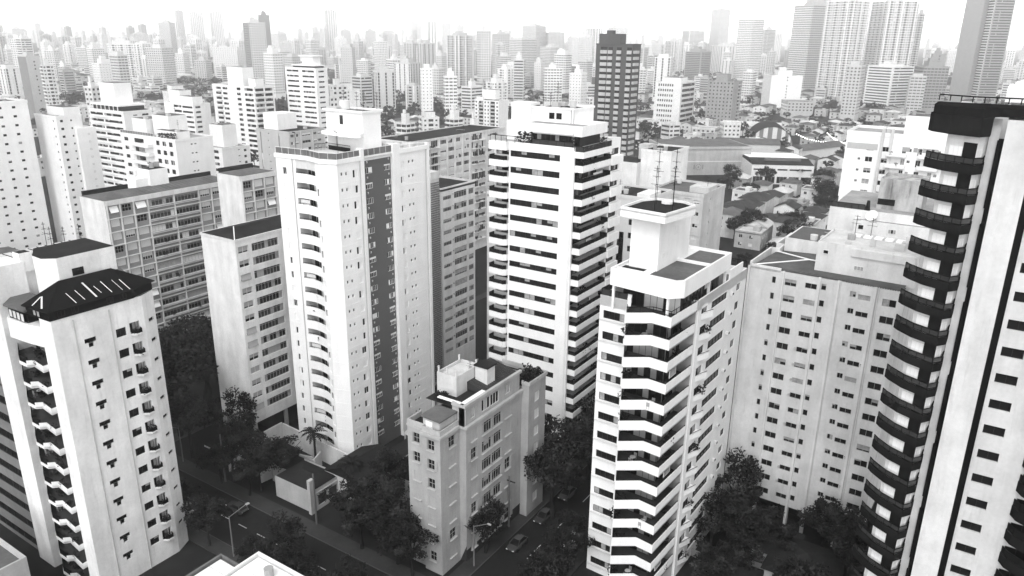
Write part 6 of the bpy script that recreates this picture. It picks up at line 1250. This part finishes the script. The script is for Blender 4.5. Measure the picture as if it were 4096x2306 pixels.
t = thing('house', 'long white-walled house with dark tiled roofs in the open low-rise quarter', 'house', (-86, 312, 0)); b = MB(); b.box(-13, 0, 0, 13, 0, 8.2); b.box(-11, -.6, 13, 24, 0, 7.2); b.box(-12, 0, 24, 39, 0, 8.0); b.build('wall', [aged(.78)], t)
r = MB()
for (xa, xb, ya, yb, z) in ((-13, 0, 0, 13, 8.2), (-11, -.6, 13, 24, 7.2), (-12, 0, 24, 39, 8.0)):
    xm, ym = (xa + xb) / 2, (ya + yb) / 2; xa -= .6; xb += .6; ya -= .5; yb += .5
    r.tri((xa, ya, z), (xb, ya, z), (xm, ym, z + 2.6)); r.tri((xb, ya, z), (xb, yb, z), (xm, ym, z + 2.6)); r.tri((xb, yb, z), (xa, yb, z), (xm, ym, z + 2.6)); r.tri((xa, yb, z), (xa, ya, z), (xm, ym, z + 2.6))
r.build('roof', [M['clay_tile']], t)
for x in (-12, -8, -4):
    for z in (1.2, 4.8): obj('window', wmesh(2.4, 1.7, cols=3, fm='frame_white', gm='glass_dark', blinds=(0, 1, 0), bm='blind_grey'), t, (x, -.07, z))
# pedestrian on the bottom pavement
def person(x, y, label):
    me = bpy.data.meshes.new('person'); J = [(0, 0, .95), (0, 0, 1.2), (0, 0, 1.42), (0, 0, 1.55), (0, .02, 1.68), (-.19, 0, 1.4), (-.24, .05, 1.12), (-.2, .18, .95), (.19, 0, 1.4), (.25, -.05, 1.12), (.24, .06, .9), (-.1, 0, .9), (-.11, .12, .5), (-.11, .02, .08), (-.11, .16, .04), (.1, 0, .9), (.11, -.06, .5), (.11, -.2, .1), (.11, -.06, .04)]
    E_ = [(0, 1), (1, 2), (2, 3), (3, 4), (2, 5), (5, 6), (6, 7), (2, 8), (8, 9), (9, 10), (0, 11), (11, 12), (12, 13), (13, 14), (0, 15), (15, 16), (16, 17), (17, 18)]
    me.from_pydata(J, E_, []); o = obj('person', me); o.location = (x, y, .13); me.materials.append(aged(.5)); md = o.modifiers.new('skin', 'SKIN'); rr = [.15, .15, .16, .06, .1, .07, .05, .04, .07, .05, .04, .1, .07, .05, .04, .1, .07, .05, .04]
    for i, r in enumerate(rr): me.skin_vertices[0].data[i].radius = (r, r)
    me.skin_vertices[0].data[0].use_root = True; o.modifiers.new('sub', 'SUBSURF').levels = 1; tag(o, label, 'person')
person(-55.2, 57.4 + 1, 'person in light clothes walking on the pavement at the bottom edge')

# ------------------------------------------------------------------ street-level buildings near the camera
def hip(b, x0, x1, y0, y1, z, rise, ov=.4, m=0):
    x0 -= ov; x1 += ov; y0 -= ov; y1 += ov; w, d = x1 - x0, y1 - y0
    if w > d: a, c = (x0 + d / 2, (y0 + y1) / 2, z + rise), (x1 - d / 2, (y0 + y1) / 2, z + rise); b.quad((x0, y0, z), (x1, y0, z), c, a, m); b.quad((x1, y1, z), (x0, y1, z), a, c, m); b.tri((x0, y1, z), (x0, y0, z), a, m); b.tri((x1, y0, z), (x1, y1, z), c, m)
    else: a, c = ((x0 + x1) / 2, y0 + w / 2, z + rise), ((x0 + x1) / 2, y1 - w / 2, z + rise); b.quad((x1, y0, z), (x1, y1, z), c, a, m); b.quad((x0, y1, z), (x0, y0, z), a, c, m); b.tri((x0, y0, z), (x1, y0, z), a, m); b.tri((x1, y1, z), (x0, y1, z), c, m)
def gable(b, x0, x1, y0, y1, z, rise, ov=.4, m=0, mw=0):
    xm = (x0 + x1) / 2; b.quad((x1 + ov, y0 - ov, z), (x1 + ov, y1 + ov, z), (xm, y1 + ov, z + rise), (xm, y0 - ov, z + rise), m); b.quad((x0 - ov, y1 + ov, z), (x0 - ov, y0 - ov, z), (xm, y0 - ov, z + rise), (xm, y1 + ov, z + rise), m)
    b.tri((x0, y0, z), (x1, y0, z), (xm, y0, z + rise * .95), mw); b.tri((x1, y1, z), (x0, y1, z), (xm, y1, z + rise * .95), mw)
# bridal shop with porch and dark roof
t = thing('shop', 'small bridal shop with lettered fascia and display windows on the corner', 'shop', (-86.2, 72.8, 0))
w = MB(); w.wall((0, 0), Y_, 6.6, 0, 4.1, [(1.3, 3.3, .7, 2.7), (3.75, 5.7, .7, 2.7)], .35); w.quad((-9, 0, 0), (0, 0, 0), (0, 0, 4.1), (-9, 0, 4.1)); w.quad((0, 6.6, 0), (-9, 6.6, 0), (-9, 6.6, 4.1), (0, 6.6, 4.1)); w.box(-.4, .25, -.5, .5, 0, 6.4); w.box(-.2, .14, .5, 6.6, 3.3, 3.45); w.build('wall', [aged(.5)], t)
windows(t, (0, 0), Y_, [(1.3, 3.3, .7, 2.7), (3.75, 5.7, .7, 2.7)], lambda i, o: dict(cols=1, fm='frame_dark', gm='glass_grey'), .3, 'display_window')
r = MB(); hip(r, -9, -.3, .2, 6.4, 3.9, .9, .0); r.build('roof', [M['roof_dark']], t)
fc = bpy.data.curves.new('sign_text', 'FONT'); fc.body = 'NOIVAS'; fc.size = .62; fc.extrude = .03; fc.align_x = 'CENTER'; fo = bpy.data.objects.new('sign_lettering', fc); COL.objects.link(fo); fo.parent = t; fo.location = (.05, 3.4, 2.78); fo.rotation_euler = (math.pi / 2, 0, math.pi / 2); fc.materials.append(M['black_panel']); bpy.context.view_layer.update(); fm_ = bpy.data.meshes.new_from_object(fo); fl_ = fo.location.copy(); bpy.data.objects.remove(fo); fo = obj('sign_lettering', fm_, t, fl_); fo.rotation_euler = (math.pi / 2, 0, math.pi / 2)
t = thing('house', 'house with arched white porch behind the palm beside the bridal shop', 'house', (-80.2, 78.6, 0)); w = MB(); w.wall((-4, -1), X_, 4, 0, 4.2, [(.6, 1.5, 0, 2.6), (2.1, 3.2, 0, 2.6)], .4); w.box(-9, 0, 0, 9, 0, 4.2); w.quad((0, -1, 0), (0, 0, 0), (0, 0, 4.2), (0, -1, 4.2)); w.quad((-4, -1, 4.2), (0, -1, 4.2), (0, 0, 4.2), (-4, 0, 4.2)); w.cone(-.3, -.7, 4.2, 5.4, .22, .05, 8); w.build('wall', [aged(.6)], t); r = MB(); gable(r, -9, 0, 0, 9, 4.2, 2.2); r.build('roof', [M['roof_dark']], t)
t = thing('house', 'dark-roofed house between curved tower and shuttered block', 'house', (-70, 84, 0)); w = MB(); w.box(-14, 0, 0, 16, 0, 4.4); w.build('wall', [aged(.4)], t); r = MB(); gable(r, -14, 0, 0, 16, 4.4, 3, .5); r.build('roof', [M['roof_dark']], t); r = MB(); r.beam((-7, -.5, 7.45), (-7, 16.5, 7.45), .12); r.build('ridge', [aged(.3)], t)
t = thing('pergola', 'white rooftop pergola frame near the curved tower base', 'pergola', (-86, 96, 0)); b = MB(); z = 4.2
for y in (0, 8): b.box(-.2, 3.2, y - .15, y + .15, z, z + .4)
for x in (-.05, 3.05): b.box(x - .15, x + .15, 0, 8, z, z + .4)
b.build('frame', [aged(.66)], t)
for k in range(1, 6): b = MB(); b.box(.1, 2.9, k * 1.35 - .08, k * 1.35 + .08, z + .05, z + .3); b.build('slat', [aged(.6)], t)
for x in (0, 3):
    for y in (0, 8): b = MB(); b.box(x - .12, x + .12, y - .12, y + .12, 0, z); b.build('post', [aged(.5)], t)
t = thing('podium', 'low flat podium roof with pale edge lines behind the curved tower', 'podium', (-84, 112, 0)); b = MB(); b.box(-11, 6, 0, 20, 0, 4.0, 0, 1); parapet(b, [(-11, 20), (-11, 0), (6, 0), (6, 20)], 4.0, 4.5, .2); b.build('roof', [aged(.4), M['roof_dark']], t)
# garden walls
def gwall(pts, h, label, th=.25, v=.5):
    b = MB(); parapet(b, pts, 0, h, th); o = b.build('garden_wall', [aged(v)]); tag(o, label, 'wall')
gwall([(-108.2, 73.2), (-108.6, 86)], 4.2, 'tall pale boundary wall between banded slab and the walled garden', v=.62); gwall([(-108.6, 86), (-91, 84.8), (-88.5, 84.6)], 4.0, 'white wall crossing in front of the curved tower base', v=.66); gwall([(-100.5, 74), (-99.4, 82), (-96.6, 82.6)], 2.2, 'low pale garden wall stepping round the cypress', v=.6); gwall([(-96.2, 84), (-94.8, 80.6), (-93.2, 80.2), (-92.4, 77.6), (-88.6, 78.4)], 3.0, 'curving white garden wall below the lowest balconies', v=.62)
gwall([(-31, 111.5), (-24, 109.2), (-22.5, 104)], 3.0, 'stained pale boundary wall in front of the ribbed slab', v=.3); gwall([(-31, 98), (-21, 96.5)], 1.2, 'low wall across the dark lot beside the chevron tower', v=.25)
t = thing('garden_building', 'flat black garage roof with pale edges behind the garden wall', 'garage', (-93.5, 75.6, 0)); b = MB(); b.box(-6, 0, 0, 5, 0, 3.2, 0, 1); parapet(b, [(-6, 5), (-6, 0), (0, 0), (0, 5), (-6, 5)], 3.2, 3.5, .2); b.build('roof', [aged(.4), M['roof_dark']], t)
t = thing('guard_booth', 'guard booth with flat overhanging roof at the banded slab entrance', 'guard booth', (-113, 74.2, 0)); b = MB(); b.box(-2, 0, 0, 2.2, 0, 2.6); b.build('wall', [aged(.5)], t); b = MB(); b.box(-2.6, .6, -.7, 2.8, 2.6, 2.95, 0, 1); b.build('roof', [aged(.62), M['roof_dark']], t); obj('window', wmesh(1.4, 1.0, cols=2, fm='frame_dark'), t, (.02, .4, 1.2), math.pi / 2)
# white roofs along the bottom edge
for i, (x, y, z, lab) in enumerate(((-69.7, 49.8, 14, 'bright white flat roof with parapet at the bottom edge, larger one'), (-75.6, 48.4, 12, 'white flat roof with dark gutter at the bottom edge, smaller one'))):
    t = thing('low_building', lab, 'building', (x, y, 0)); W_, D_ = (20, 15) if i == 0 else (5.8, 12)
    b = MB(); b.box(0, W_, -D_, 0, 0, z - .4); b.build('wall', [aged(.7 if i == 0 else .3)], t)
    x0, x1 = 0, W_; b = MB(); b.quad((x0 + .5, -D_ + .5, z - .1), (x1 - .5, -D_ + .5, z - .1), (x1 - .5, -.5, z - .1), (x0 + .5, -.5, z - .1)); b.build('roof', [M['roof_white']], t)
    b = MB(); parapet(b, [(x1, 0), (x0, 0), (x0, -D_)], z - .6, z + .25, .35); b.build('parapet', [plaster(.8) if i == 0 else aged(.16)], t)
    if i == 0: b = MB(); b.box(2, 2.7, -6.4, -5.7, z - .1, z + .4); b.build('roof_vent', [M['frame_metal']], t); clutter(t, 3, 12, -8, -1.5, z - .1, 12, 4)
    for k in range(6): b = MB(); b.box(x0 + .5, x1 - .5, -D_ + 1 + k * 2.2, -D_ + 1.06 + k * 2.2, z - .1, z - .07); b.build('roof_seam', [M['roof_pale']], t)
# dark striped building and flat roof at the lower left
t = thing('office_building', 'dark grey building with black ribbon floors behind the T-window tower pier', 'office building', (-113.5, 42.6, 0)); dk = aged(.2)
P = 3.0; ops = [(.2, 27.6, 26 - P * k - 1.35, 26 - P * k) for k in range(9)]; w = MB(); w.wall((-28, 0), X_, 28, 0, 28, ops, .15); opsR = [(.15, 5.8, 26 - P * k - 1.35, 26 - P * k) for k in range(9)]; w.wall((0, 0), Y_, 6, 0, 28, opsR, .15); w.build('wall', [dk], t)
windows(t, (-28, 0), X_, ops, lambda i, o: dict(cols=14, fm='frame_dark', gm='glass_dark'), .12, 'ribbon_window'); windows(t, (0, 0), Y_, opsR, lambda i, o: dict(cols=3, fm='frame_dark', gm='glass_dark'), .12, 'ribbon_window'); b = MB(); roof_slab(b, -28, 0, 0, 6, 28, .5); b.build('roof', [dk, M['roof_grey']], t)
t = thing('low_building', 'dark flat roof with pale parapet at the bottom left corner', 'building', (-98.2, 35.2, 0)); b = MB(); b.box(-22, 0, -18, 0, 0, 9.6, 0, 1); parapet(b, [(-22, 0), (0, 0), (0, -18)][::-1], 9.6, 10.4, .4); b.build('roof', [aged(.5), M['roof_grey']], t)
# houses below the ribbed slab
for x, y, W_, D_, h, lab in ((-16, 99.5, 7, 7, 4.2, 'dark-roofed house with lit wall below the ribbed slab, upper one'), (-9.5, 95.5, 9, 9, 4.5, 'dark-roofed house below the ribbed slab near the black-balcony tower'), (-19, 90, 8, 6, 3.2, 'dark shed roof in the lot beside the chevron tower')):
    t = thing('house', lab, 'house', (x, y, 0)); b = MB(); b.box(-W_, 0, 0, D_, 0, h); b.build('wall', [aged(.34)], t); r = MB(); hip(r, -W_, 0, 0, D_, h, 1.6, .5); r.build('roof', [M['roof_dark']], t); obj('window', wmesh(2.4, 1.3, cols=3, fm='frame_dark'), t, (-W_ + 1.2, -.07, h - 2.2)); obj('door', wmesh(1.0, 2.1, cols=1, blinds=(1,), fm='frame_dark', bm='blind_grey'), t, (-1.8, -.07, .1))
# ------------------------------------------------------------------ city fabric: houses and trees between the towers
bpy.context.view_layer.update()
OCC = []
for o in list(COL.objects):
    if o.parent is None and o.get('category') and o.get('category') not in ('tree', 'car', 'person', 'wall', 'palm tree', 'street lamp'):
        kids = [c for c in o.children if c.type == 'MESH' and c.name.split('.')[0] in ('wall', 'roof', 'roof_slab', 'parapet')] or ([o] if o.type == 'MESH' else [])
        xs, ys = [], []
        for k in kids:
            for c in k.bound_box: p = k.matrix_world @ Vector(c); xs.append(p.x); ys.append(p.y)
        if xs: OCC.append((min(xs) - 1.5, max(xs) + 1.5, min(ys) - 1.5, max(ys) + 1.5))
def free(x, y, r): return not any(a - r < x < b + r and c - r < y < d + r for a, b, c, d in OCC)
def onroad(x, y, r): return (-55.5 - r < x < -45.5 + r and y < 420) or (-137.5 - r < x < -128.5 + r and y < 600) or (59 - r < y < 69 + r) or (250 - r < y < 258 + r and x < 30)
from mathutils.bvhtree import BVHTree
bv, bf = [], []                                   # bodies of the built towers, to leave out what no one could see
for o in list(COL.objects):
    if o.type == 'MESH' and o.name.split('.')[0] in ('wall', 'panel_wall', 'pier', 'roof_block', 'penthouse', 'roof'):
        i0 = len(bv); mw_ = o.matrix_world; bv += [mw_ @ v.co for v in o.data.vertices]; bf += [tuple(i0 + k for k in p.vertices) for p in o.data.polygons]
BVH = BVHTree.FromPolygons(bv, bf); CAMP = Vector((0, 0, 76))
def seen(x, y, z):
    d = Vector((x, y, z)) - CAMP; L = d.length
    return BVH.ray_cast(CAMP, d / L, L * .985)[0] is None
HD = Vector((-math.sin(R_(33)), math.cos(R_(33)))); RD = Vector((HD.y, -HD.x))
rs = random.Random(3); HS, TS = [], []
def wedge(x, y): f = x * HD.x + y * HD.y; s = x * RD.x + y * RD.y; return f > 60 and abs(s) < f * .72 + 20
def place(x, y, z):
    wx, wy, wz = x * RD.x + y * RD.y, x * HD.x + y * HD.y, z - 76; P_ = R_(18.43); f = wy * math.cos(P_) - wz * math.sin(P_); V = (wy * math.sin(P_) + wz * math.cos(P_)) / f; U = wx / f; c, s = math.cos(R_(.72)), math.sin(R_(.72))
    u, v = U * c + V * s, -U * s + V * c; return 100 * (.5 + u * 3037 / 4096), 100 * (.5 - v * 3037 / 2306)
USED = set()
ON = 'zero one two three four five six seven eight nine ten eleven twelve thirteen fourteen fifteen sixteen seventeen eighteen nineteen'.split(); TE = ' ten twenty thirty forty fifty sixty seventy eighty ninety'.split(' ')
def word(n): n = max(0, min(99, int(n))); return ON[n] if n < 20 else TE[n // 10] + ('-' + ON[n % 10] if n % 10 else '')
def unique(base, x, y, z):
    a, b_ = place(x, y, z); a, b_ = round(a), round(b_)
    for da, db in ((0, 0), (0, 1), (1, 0), (0, -1), (-1, 0), (1, 1), (-1, 1)):
        lab = '%s, %s percent across and %s percent down' % (base, word(a + da), word(b_ + db))
        if lab not in USED: break
    USED.add(lab); return lab
# further apartment towers of the middle distance
XT = random.Random(99); styles = ['g', 'd', '2', 'c', 'b', 'v', 'g', 'd']; made = 0
for _ in range(900):
    if made >= 70: break
    f = XT.uniform(720, 1900); s_ = XT.uniform(-.68, .62) * f
    x, y = HD.x * f + RD.x * s_, HD.y * f + RD.y * s_
    w1, w2 = XT.uniform(11, 19), XT.uniform(11, 22); hh = XT.choice((XT.uniform(24, 40), XT.uniform(34, 56), XT.uniform(40, 66))) * (1 if f > 700 else .75)
    if not free(x, y, 15) or onroad(x, y, 12) or not seen(x, y, hh * .8): continue
    v_ = XT.choice((.42, .55, .68, .76, .8, .84)); st_ = XT.choice(styles); shn = {.42: 'grey', .55: 'dull', .68: 'pale', .76: 'cream', .8: 'white', .84: 'bright'}[v_]
    wn_ = {'g': 'spaced windows', 'd': 'dotted windows', '2': 'paired windows', 'c': 'balconies', 'b': 'ribbons', 'v': 'vertical strips'}[st_]
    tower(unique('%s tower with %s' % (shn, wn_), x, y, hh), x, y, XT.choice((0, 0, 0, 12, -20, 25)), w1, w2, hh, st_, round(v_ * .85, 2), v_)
    OCC.append((x - 22, x + 22, y - 22, y + 22)); made += 1
ring = ((120, 700, 13.0), (700, 1300, 17.0), (1300, 2600, 27.0))
for D0, D1, g in ring:
    n = int(D1 / g) + 2
    for i in range(-n, n):
        for j in range(-2, n):
            x = i * g + rs.uniform(-.12, .12) * g; y = j * g + rs.uniform(-.12, .12) * g; D = math.hypot(x, y)
            if not (D0 <= D < D1) or not wedge(x, y): continue
            r = rs.random()
            if onroad(x, y, 5): continue
            # a few streets through the fabric
            if i % 7 == 3 or j % 8 == 5: 
                if r < .35 and free(x, y, 3): TS.append((D, x, y, rs.uniform(.55, .9)))
                continue
            green = math.sin(x * .011 + 1.3) * math.sin(y * .013 + .4) + .6 * math.sin(x * .004 + y * .006)
            if r < .15 + max(0, green) * (.2 if -260 < x < -20 and y < 700 else .5):
                if free(x, y, 3): TS.append((D, x, y, rs.uniform(.6, 1.25)))
            elif free(x, y, g * .36): HS.append((D, x, y, g * rs.uniform(.66, .8), g * rs.uniform(.66, .82), rs.choice((3.4, 3.6, 6.2, 6.6, 6.4, 9.5)), rs.randint(0, 9999)))
            if rs.random() < .3 and free(x + g * .5, y + g * .45, 2): TS.append((D + 1, x + g * .5, y + g * .45, rs.uniform(.4, .8)))
# park-like groves seen in the photograph
for cx, cy, rr, n in ((-108, 545, 34, 34), (-70, 392, 20, 11), (-74, 297, 13, 7), (-842, 440, 40, 26), (-800, 500, 46, 26), (-1030, 725, 60, 26), (-540, 628, 34, 18), (-402, 556, 26, 12), (-152, 930, 40, 18), (-245, 560, 14, 6), (-215, 480, 14, 6), (-480, 800, 40, 14)):
    for _ in range(n):
        a = rs.uniform(0, 6.28); q = rr * math.sqrt(rs.random()); x, y = cx + q * math.cos(a), cy + q * math.sin(a)
        if free(x, y, 2): TS.append((math.hypot(x, y), x, y, rs.uniform(.8, 1.25)))
HV = sorted(h for h in HS if seen(h[1], h[2], h[5] + 1.0)); TV = sorted(t for t in TS if seen(t[1], t[2], 9 * t[3]))
ROOFS = ['clay_tile', 'clay_tile', 'clay_tile_pale', 'fibre_cement', 'roof_grey', 'clay_tile', 'roof_pale']
def house_parts(h):
    D, x, y, w, d, z, sd = h; rd = random.Random(sd); wv = rd.choice((.45, .6, .7, .76, .8)); kind = rd.choice('hhhgf'); return rd, wv, kind, rd.choice(ROOFS)
def compass(x, y):
    f = x * HD.x + y * HD.y; s = (x * RD.x + y * RD.y) / f
    side = 'far-side left' if s < -.42 else 'left' if s < -.18 else 'middle' if s < .1 else 'right' if s < .4 else 'far-side right'
    return side, ('near' if f < 330 else 'middle' if f < 560 else 'far')
KD = {'h': 'hipped', 'g': 'gabled', 'f': 'flat'}
WN = {.45: 'grey', .6: 'dull', .7: 'pale', .76: 'cream', .8: 'white'}
RN = {'clay_tile': 'dark tiled', 'clay_tile_pale': 'pale tiled', 'fibre_cement': 'grey sheet', 'roof_grey': 'grey', 'roof_pale': 'pale'}
for h in HV[:260]:
    D, x, y, w, d, z, sd = h; rd, wv, kind, rf = house_parts(h); sd_, dp = compass(x, y)
    lab = unique('%s house, %s %s roof' % (WN[wv], KD[kind], RN[rf]), x, y, z)
    t = thing('house', lab, 'house', (x, y, 0), R_(rd.choice((0, 0, 2, -3))), 'low houses between the towers')
    ops = [(w * .15 + k * w * .4, w * .15 + k * w * .4 + 1.4, f + 1.0, f + 2.3) for k in range(2) for f in ([0] if z < 5 else [0, 3] if z < 8 else [0, 3, 6])]; opr = [(d * .2 + k * d * .38, d * .2 + k * d * .38 + 1.4, o[2], o[3]) for k in range(2) for o in ops[:len(ops) // 2]]
    b = MB(); b.wall((-w / 2, -d / 2), X_, w, 0, z, ops, .15); b.wall((w / 2, -d / 2), Y_, d, 0, z, opr, .15); b.quad((w / 2, d / 2, 0), (-w / 2, d / 2, 0), (-w / 2, d / 2, z), (w / 2, d / 2, z)); b.quad((-w / 2, d / 2, 0), (-w / 2, -d / 2, 0), (-w / 2, -d / 2, z), (-w / 2, d / 2, z)); b.build('wall', [aged(wv)], t)
    fnw = lambda i, o: dict(cols=2, fm='frame_white', gm='glass_dark', blinds=((), (1, 1), (0, .6))[(sd + i) % 3], bm='blind_pale')
    if D < 520: windows(t, (-w / 2, -d / 2), X_, ops, fnw, .15); windows(t, (w / 2, -d / 2), Y_, opr, fnw, .15)
    else:
        g = MB()
        for o in ops: g.quad((-w / 2 + o[0], -d / 2 + .12, o[2]), (-w / 2 + o[1], -d / 2 + .12, o[2]), (-w / 2 + o[1], -d / 2 + .12, o[3]), (-w / 2 + o[0], -d / 2 + .12, o[3]))
        for o in opr: g.quad((w / 2 - .12, -d / 2 + o[0], o[2]), (w / 2 - .12, -d / 2 + o[1], o[2]), (w / 2 - .12, -d / 2 + o[1], o[3]), (w / 2 - .12, -d / 2 + o[0], o[3]))
        g.build('window_panes', [M['glass_grey']], t, kind='stuff')
    r = MB()
    if kind == 'h': hip(r, -w / 2, w / 2, -d / 2, d / 2, z, rd.uniform(1.5, 2.4)); r.build('roof', [M[rf]], t)
    elif kind == 'g': gable(r, -w / 2, w / 2, -d / 2, d / 2, z, rd.uniform(1.4, 2.3), .4, 0, 1); r.build('roof', [M[rf], aged(wv)], t)
    else: roof_slab(r, -w / 2, w / 2, -d / 2, d / 2, z + .02, .6, .2); r.box(w * .05, w * .3, -d * .1, d * .25, z, z + 1.7, 0); r.build('roof', [aged(wv), M['roof_grey' if rf[0] == 'c' else rf]], t)
for tt in TV[:240]:
    D, x, y, s = tt; sd_, dp = compass(x, y); lab = unique('%s dark tree among houses' % ('small' if s < .75 else 'spreading' if s < 1.1 else 'large'), x, y, 8 * s)
    tree(x, y, s, lab, 'trees among the houses', far=D > 420)
# everything beyond: joined, too many and too small to tell apart
b = MB(); walls = [.45, .6, .7, .8]; rm = ['clay_tile', 'clay_tile_pale', 'roof_grey', 'roof_pale', 'glass_grey']
for h in HV[260:]:
    D, x, y, w, d, z, sd = h; rd, wv, kind, rf = house_parts(h); mi = min(range(4), key=lambda k: abs(walls[k] - wv)); big = rd.random() < .09 and D > 500
    if big: z = rd.uniform(12, 30)
    b.box(x - w / 2, x + w / 2, y - d / 2, y + d / 2, 0, z, mi, 6 if big else None)
    if big:
        for f in range(int(z / 3)):
            b.box(x - w * .42, x + w * .42, y - d / 2 - .06, y, f * 3 + 1, f * 3 + 2.1, 8); b.box(x, x + w / 2 + .06, y - d * .4, y + d * .4, f * 3 + 1, f * 3 + 2.1, 8)
        b.box(x - w * .2, x + w * .2, y - d * .2, y + d * .2, z, z + 3, mi)
    else:
        k = 4 + (0 if rf == 'clay_tile' else 1 if rf == 'clay_tile_pale' else 3 if rf == 'roof_pale' else 2)
        if kind == 'f': b.box(x - w * .3, x + w * .1, y - d * .2, y + d * .2, z, z + 1.5, mi)
        else: hip(b, x - w / 2, x + w / 2, y - d / 2, y + d / 2, z, rd.uniform(1.5, 2.6), .4, k)
        b.box(x - w * .3, x - w * .1, y - d / 2 - .05, y, z * .45, z * .45 + 1.2, 8); b.box(x, x + w / 2 + .05, y - d * .1, y + d * .15, z * .45, z * .45 + 1.2, 8)
o = b.build('distant_houses', [aged(v) for v in walls] + [M[m] for m in rm]); o['kind'] = 'stuff'; o['label'] = 'mass of distant low houses between the far towers'
b = MB(); rl = random.Random(8)
for D, x, y, s in TV[240:]:
    n = 90 if D < 900 else 46; lf = .8 if D < 900 else 1.25
    for _ in range(n):
        p = Vector((rl.gauss(0, 1), rl.gauss(0, 1), rl.gauss(0, 1))).normalized() * rl.uniform(.6, 1.05); c = Vector((x + p.x * 4.4 * s, y + p.y * 4.4 * s, 7.2 * s + p.z * 3.4 * s)); u = Vector((rl.gauss(0, 1), rl.gauss(0, 1), rl.gauss(0, .5))).normalized() * lf * s; v = u.cross(p).normalized() * lf * .7 * s
        b.quad(tuple(c - u), tuple(c - v), tuple(c + u), tuple(c + v), rl.random() < .3)
o = b.build('distant_trees', [M['leaf'], M['leaf_light']]); o['kind'] = 'stuff'; o['label'] = 'mass of distant trees between the far houses'
# far skyline lost in haze
b = MB(); rk = random.Random(21); shade = [.4, .55, .7, .8]
for _ in range(620):
    f = rk.uniform(1500, 6500); s = rk.uniform(-.72, .72) * f
    if rk.random() < .3 and s > 0: continue
    x = HD.x * f + RD.x * s; y = HD.y * f + RD.y * s
    if not free(x, y, 12): continue
    w, d = rk.uniform(12, 24), rk.uniform(12, 24); z = rk.choice((rk.uniform(18, 45), rk.uniform(35, 75), rk.uniform(50, 100))); mi = rk.randint(0, 3)
    if f < 2400: z = min(z, 60)
    b.box(x - w / 2, x + w / 2, y - d / 2, y + d / 2, 0, z, mi); b.box(x - w * .25, x + w * .2, y - d * .2, y + d * .25, z, z + rk.uniform(2, 6), mi)
    if f < 3200:
        for k in range(int(z / 3) - 1):
            for q in range(3):
                b.box(x - w * .42 + q * w * .3, x - w * .24 + q * w * .3, y - d / 2 - .08, y, k * 3 + 2, k * 3 + 3.3, 4); b.box(x, x + w / 2 + .08, y - d * .42 + q * d * .3, y - d * .24 + q * d * .3, k * 3 + 2, k * 3 + 3.3, 4)
o = b.build('far_skyline', [plaster(v) for v in shade] + [M['glass_grey']]); o['kind'] = 'stuff'; o['label'] = 'hazy mass of skyline towers along the horizon'
# ------------------------------------------------------------------ haze: one closed box of pale air round camera and city
hz = MB(); hz.box(-9200, 5400, -1700, 9200, -1.2, 190)
ho = hz.build('haze', []) ; ho['kind'] = 'stuff'
hm = bpy.data.materials.new('haze_air'); hm.use_nodes = True; hn = hm.node_tree; hn.nodes.clear()
pv = hn.nodes.new('ShaderNodeVolumePrincipled'); mo = hn.nodes.new('ShaderNodeOutputMaterial')
pv.inputs['Color'].default_value = (.97, .97, .97, 1); pv.inputs['Density'].default_value = HAZE; pv.inputs['Anisotropy'].default_value = .72
hn.links.new(pv.outputs[0], mo.inputs['Volume']); ho.data.materials.append(hm)
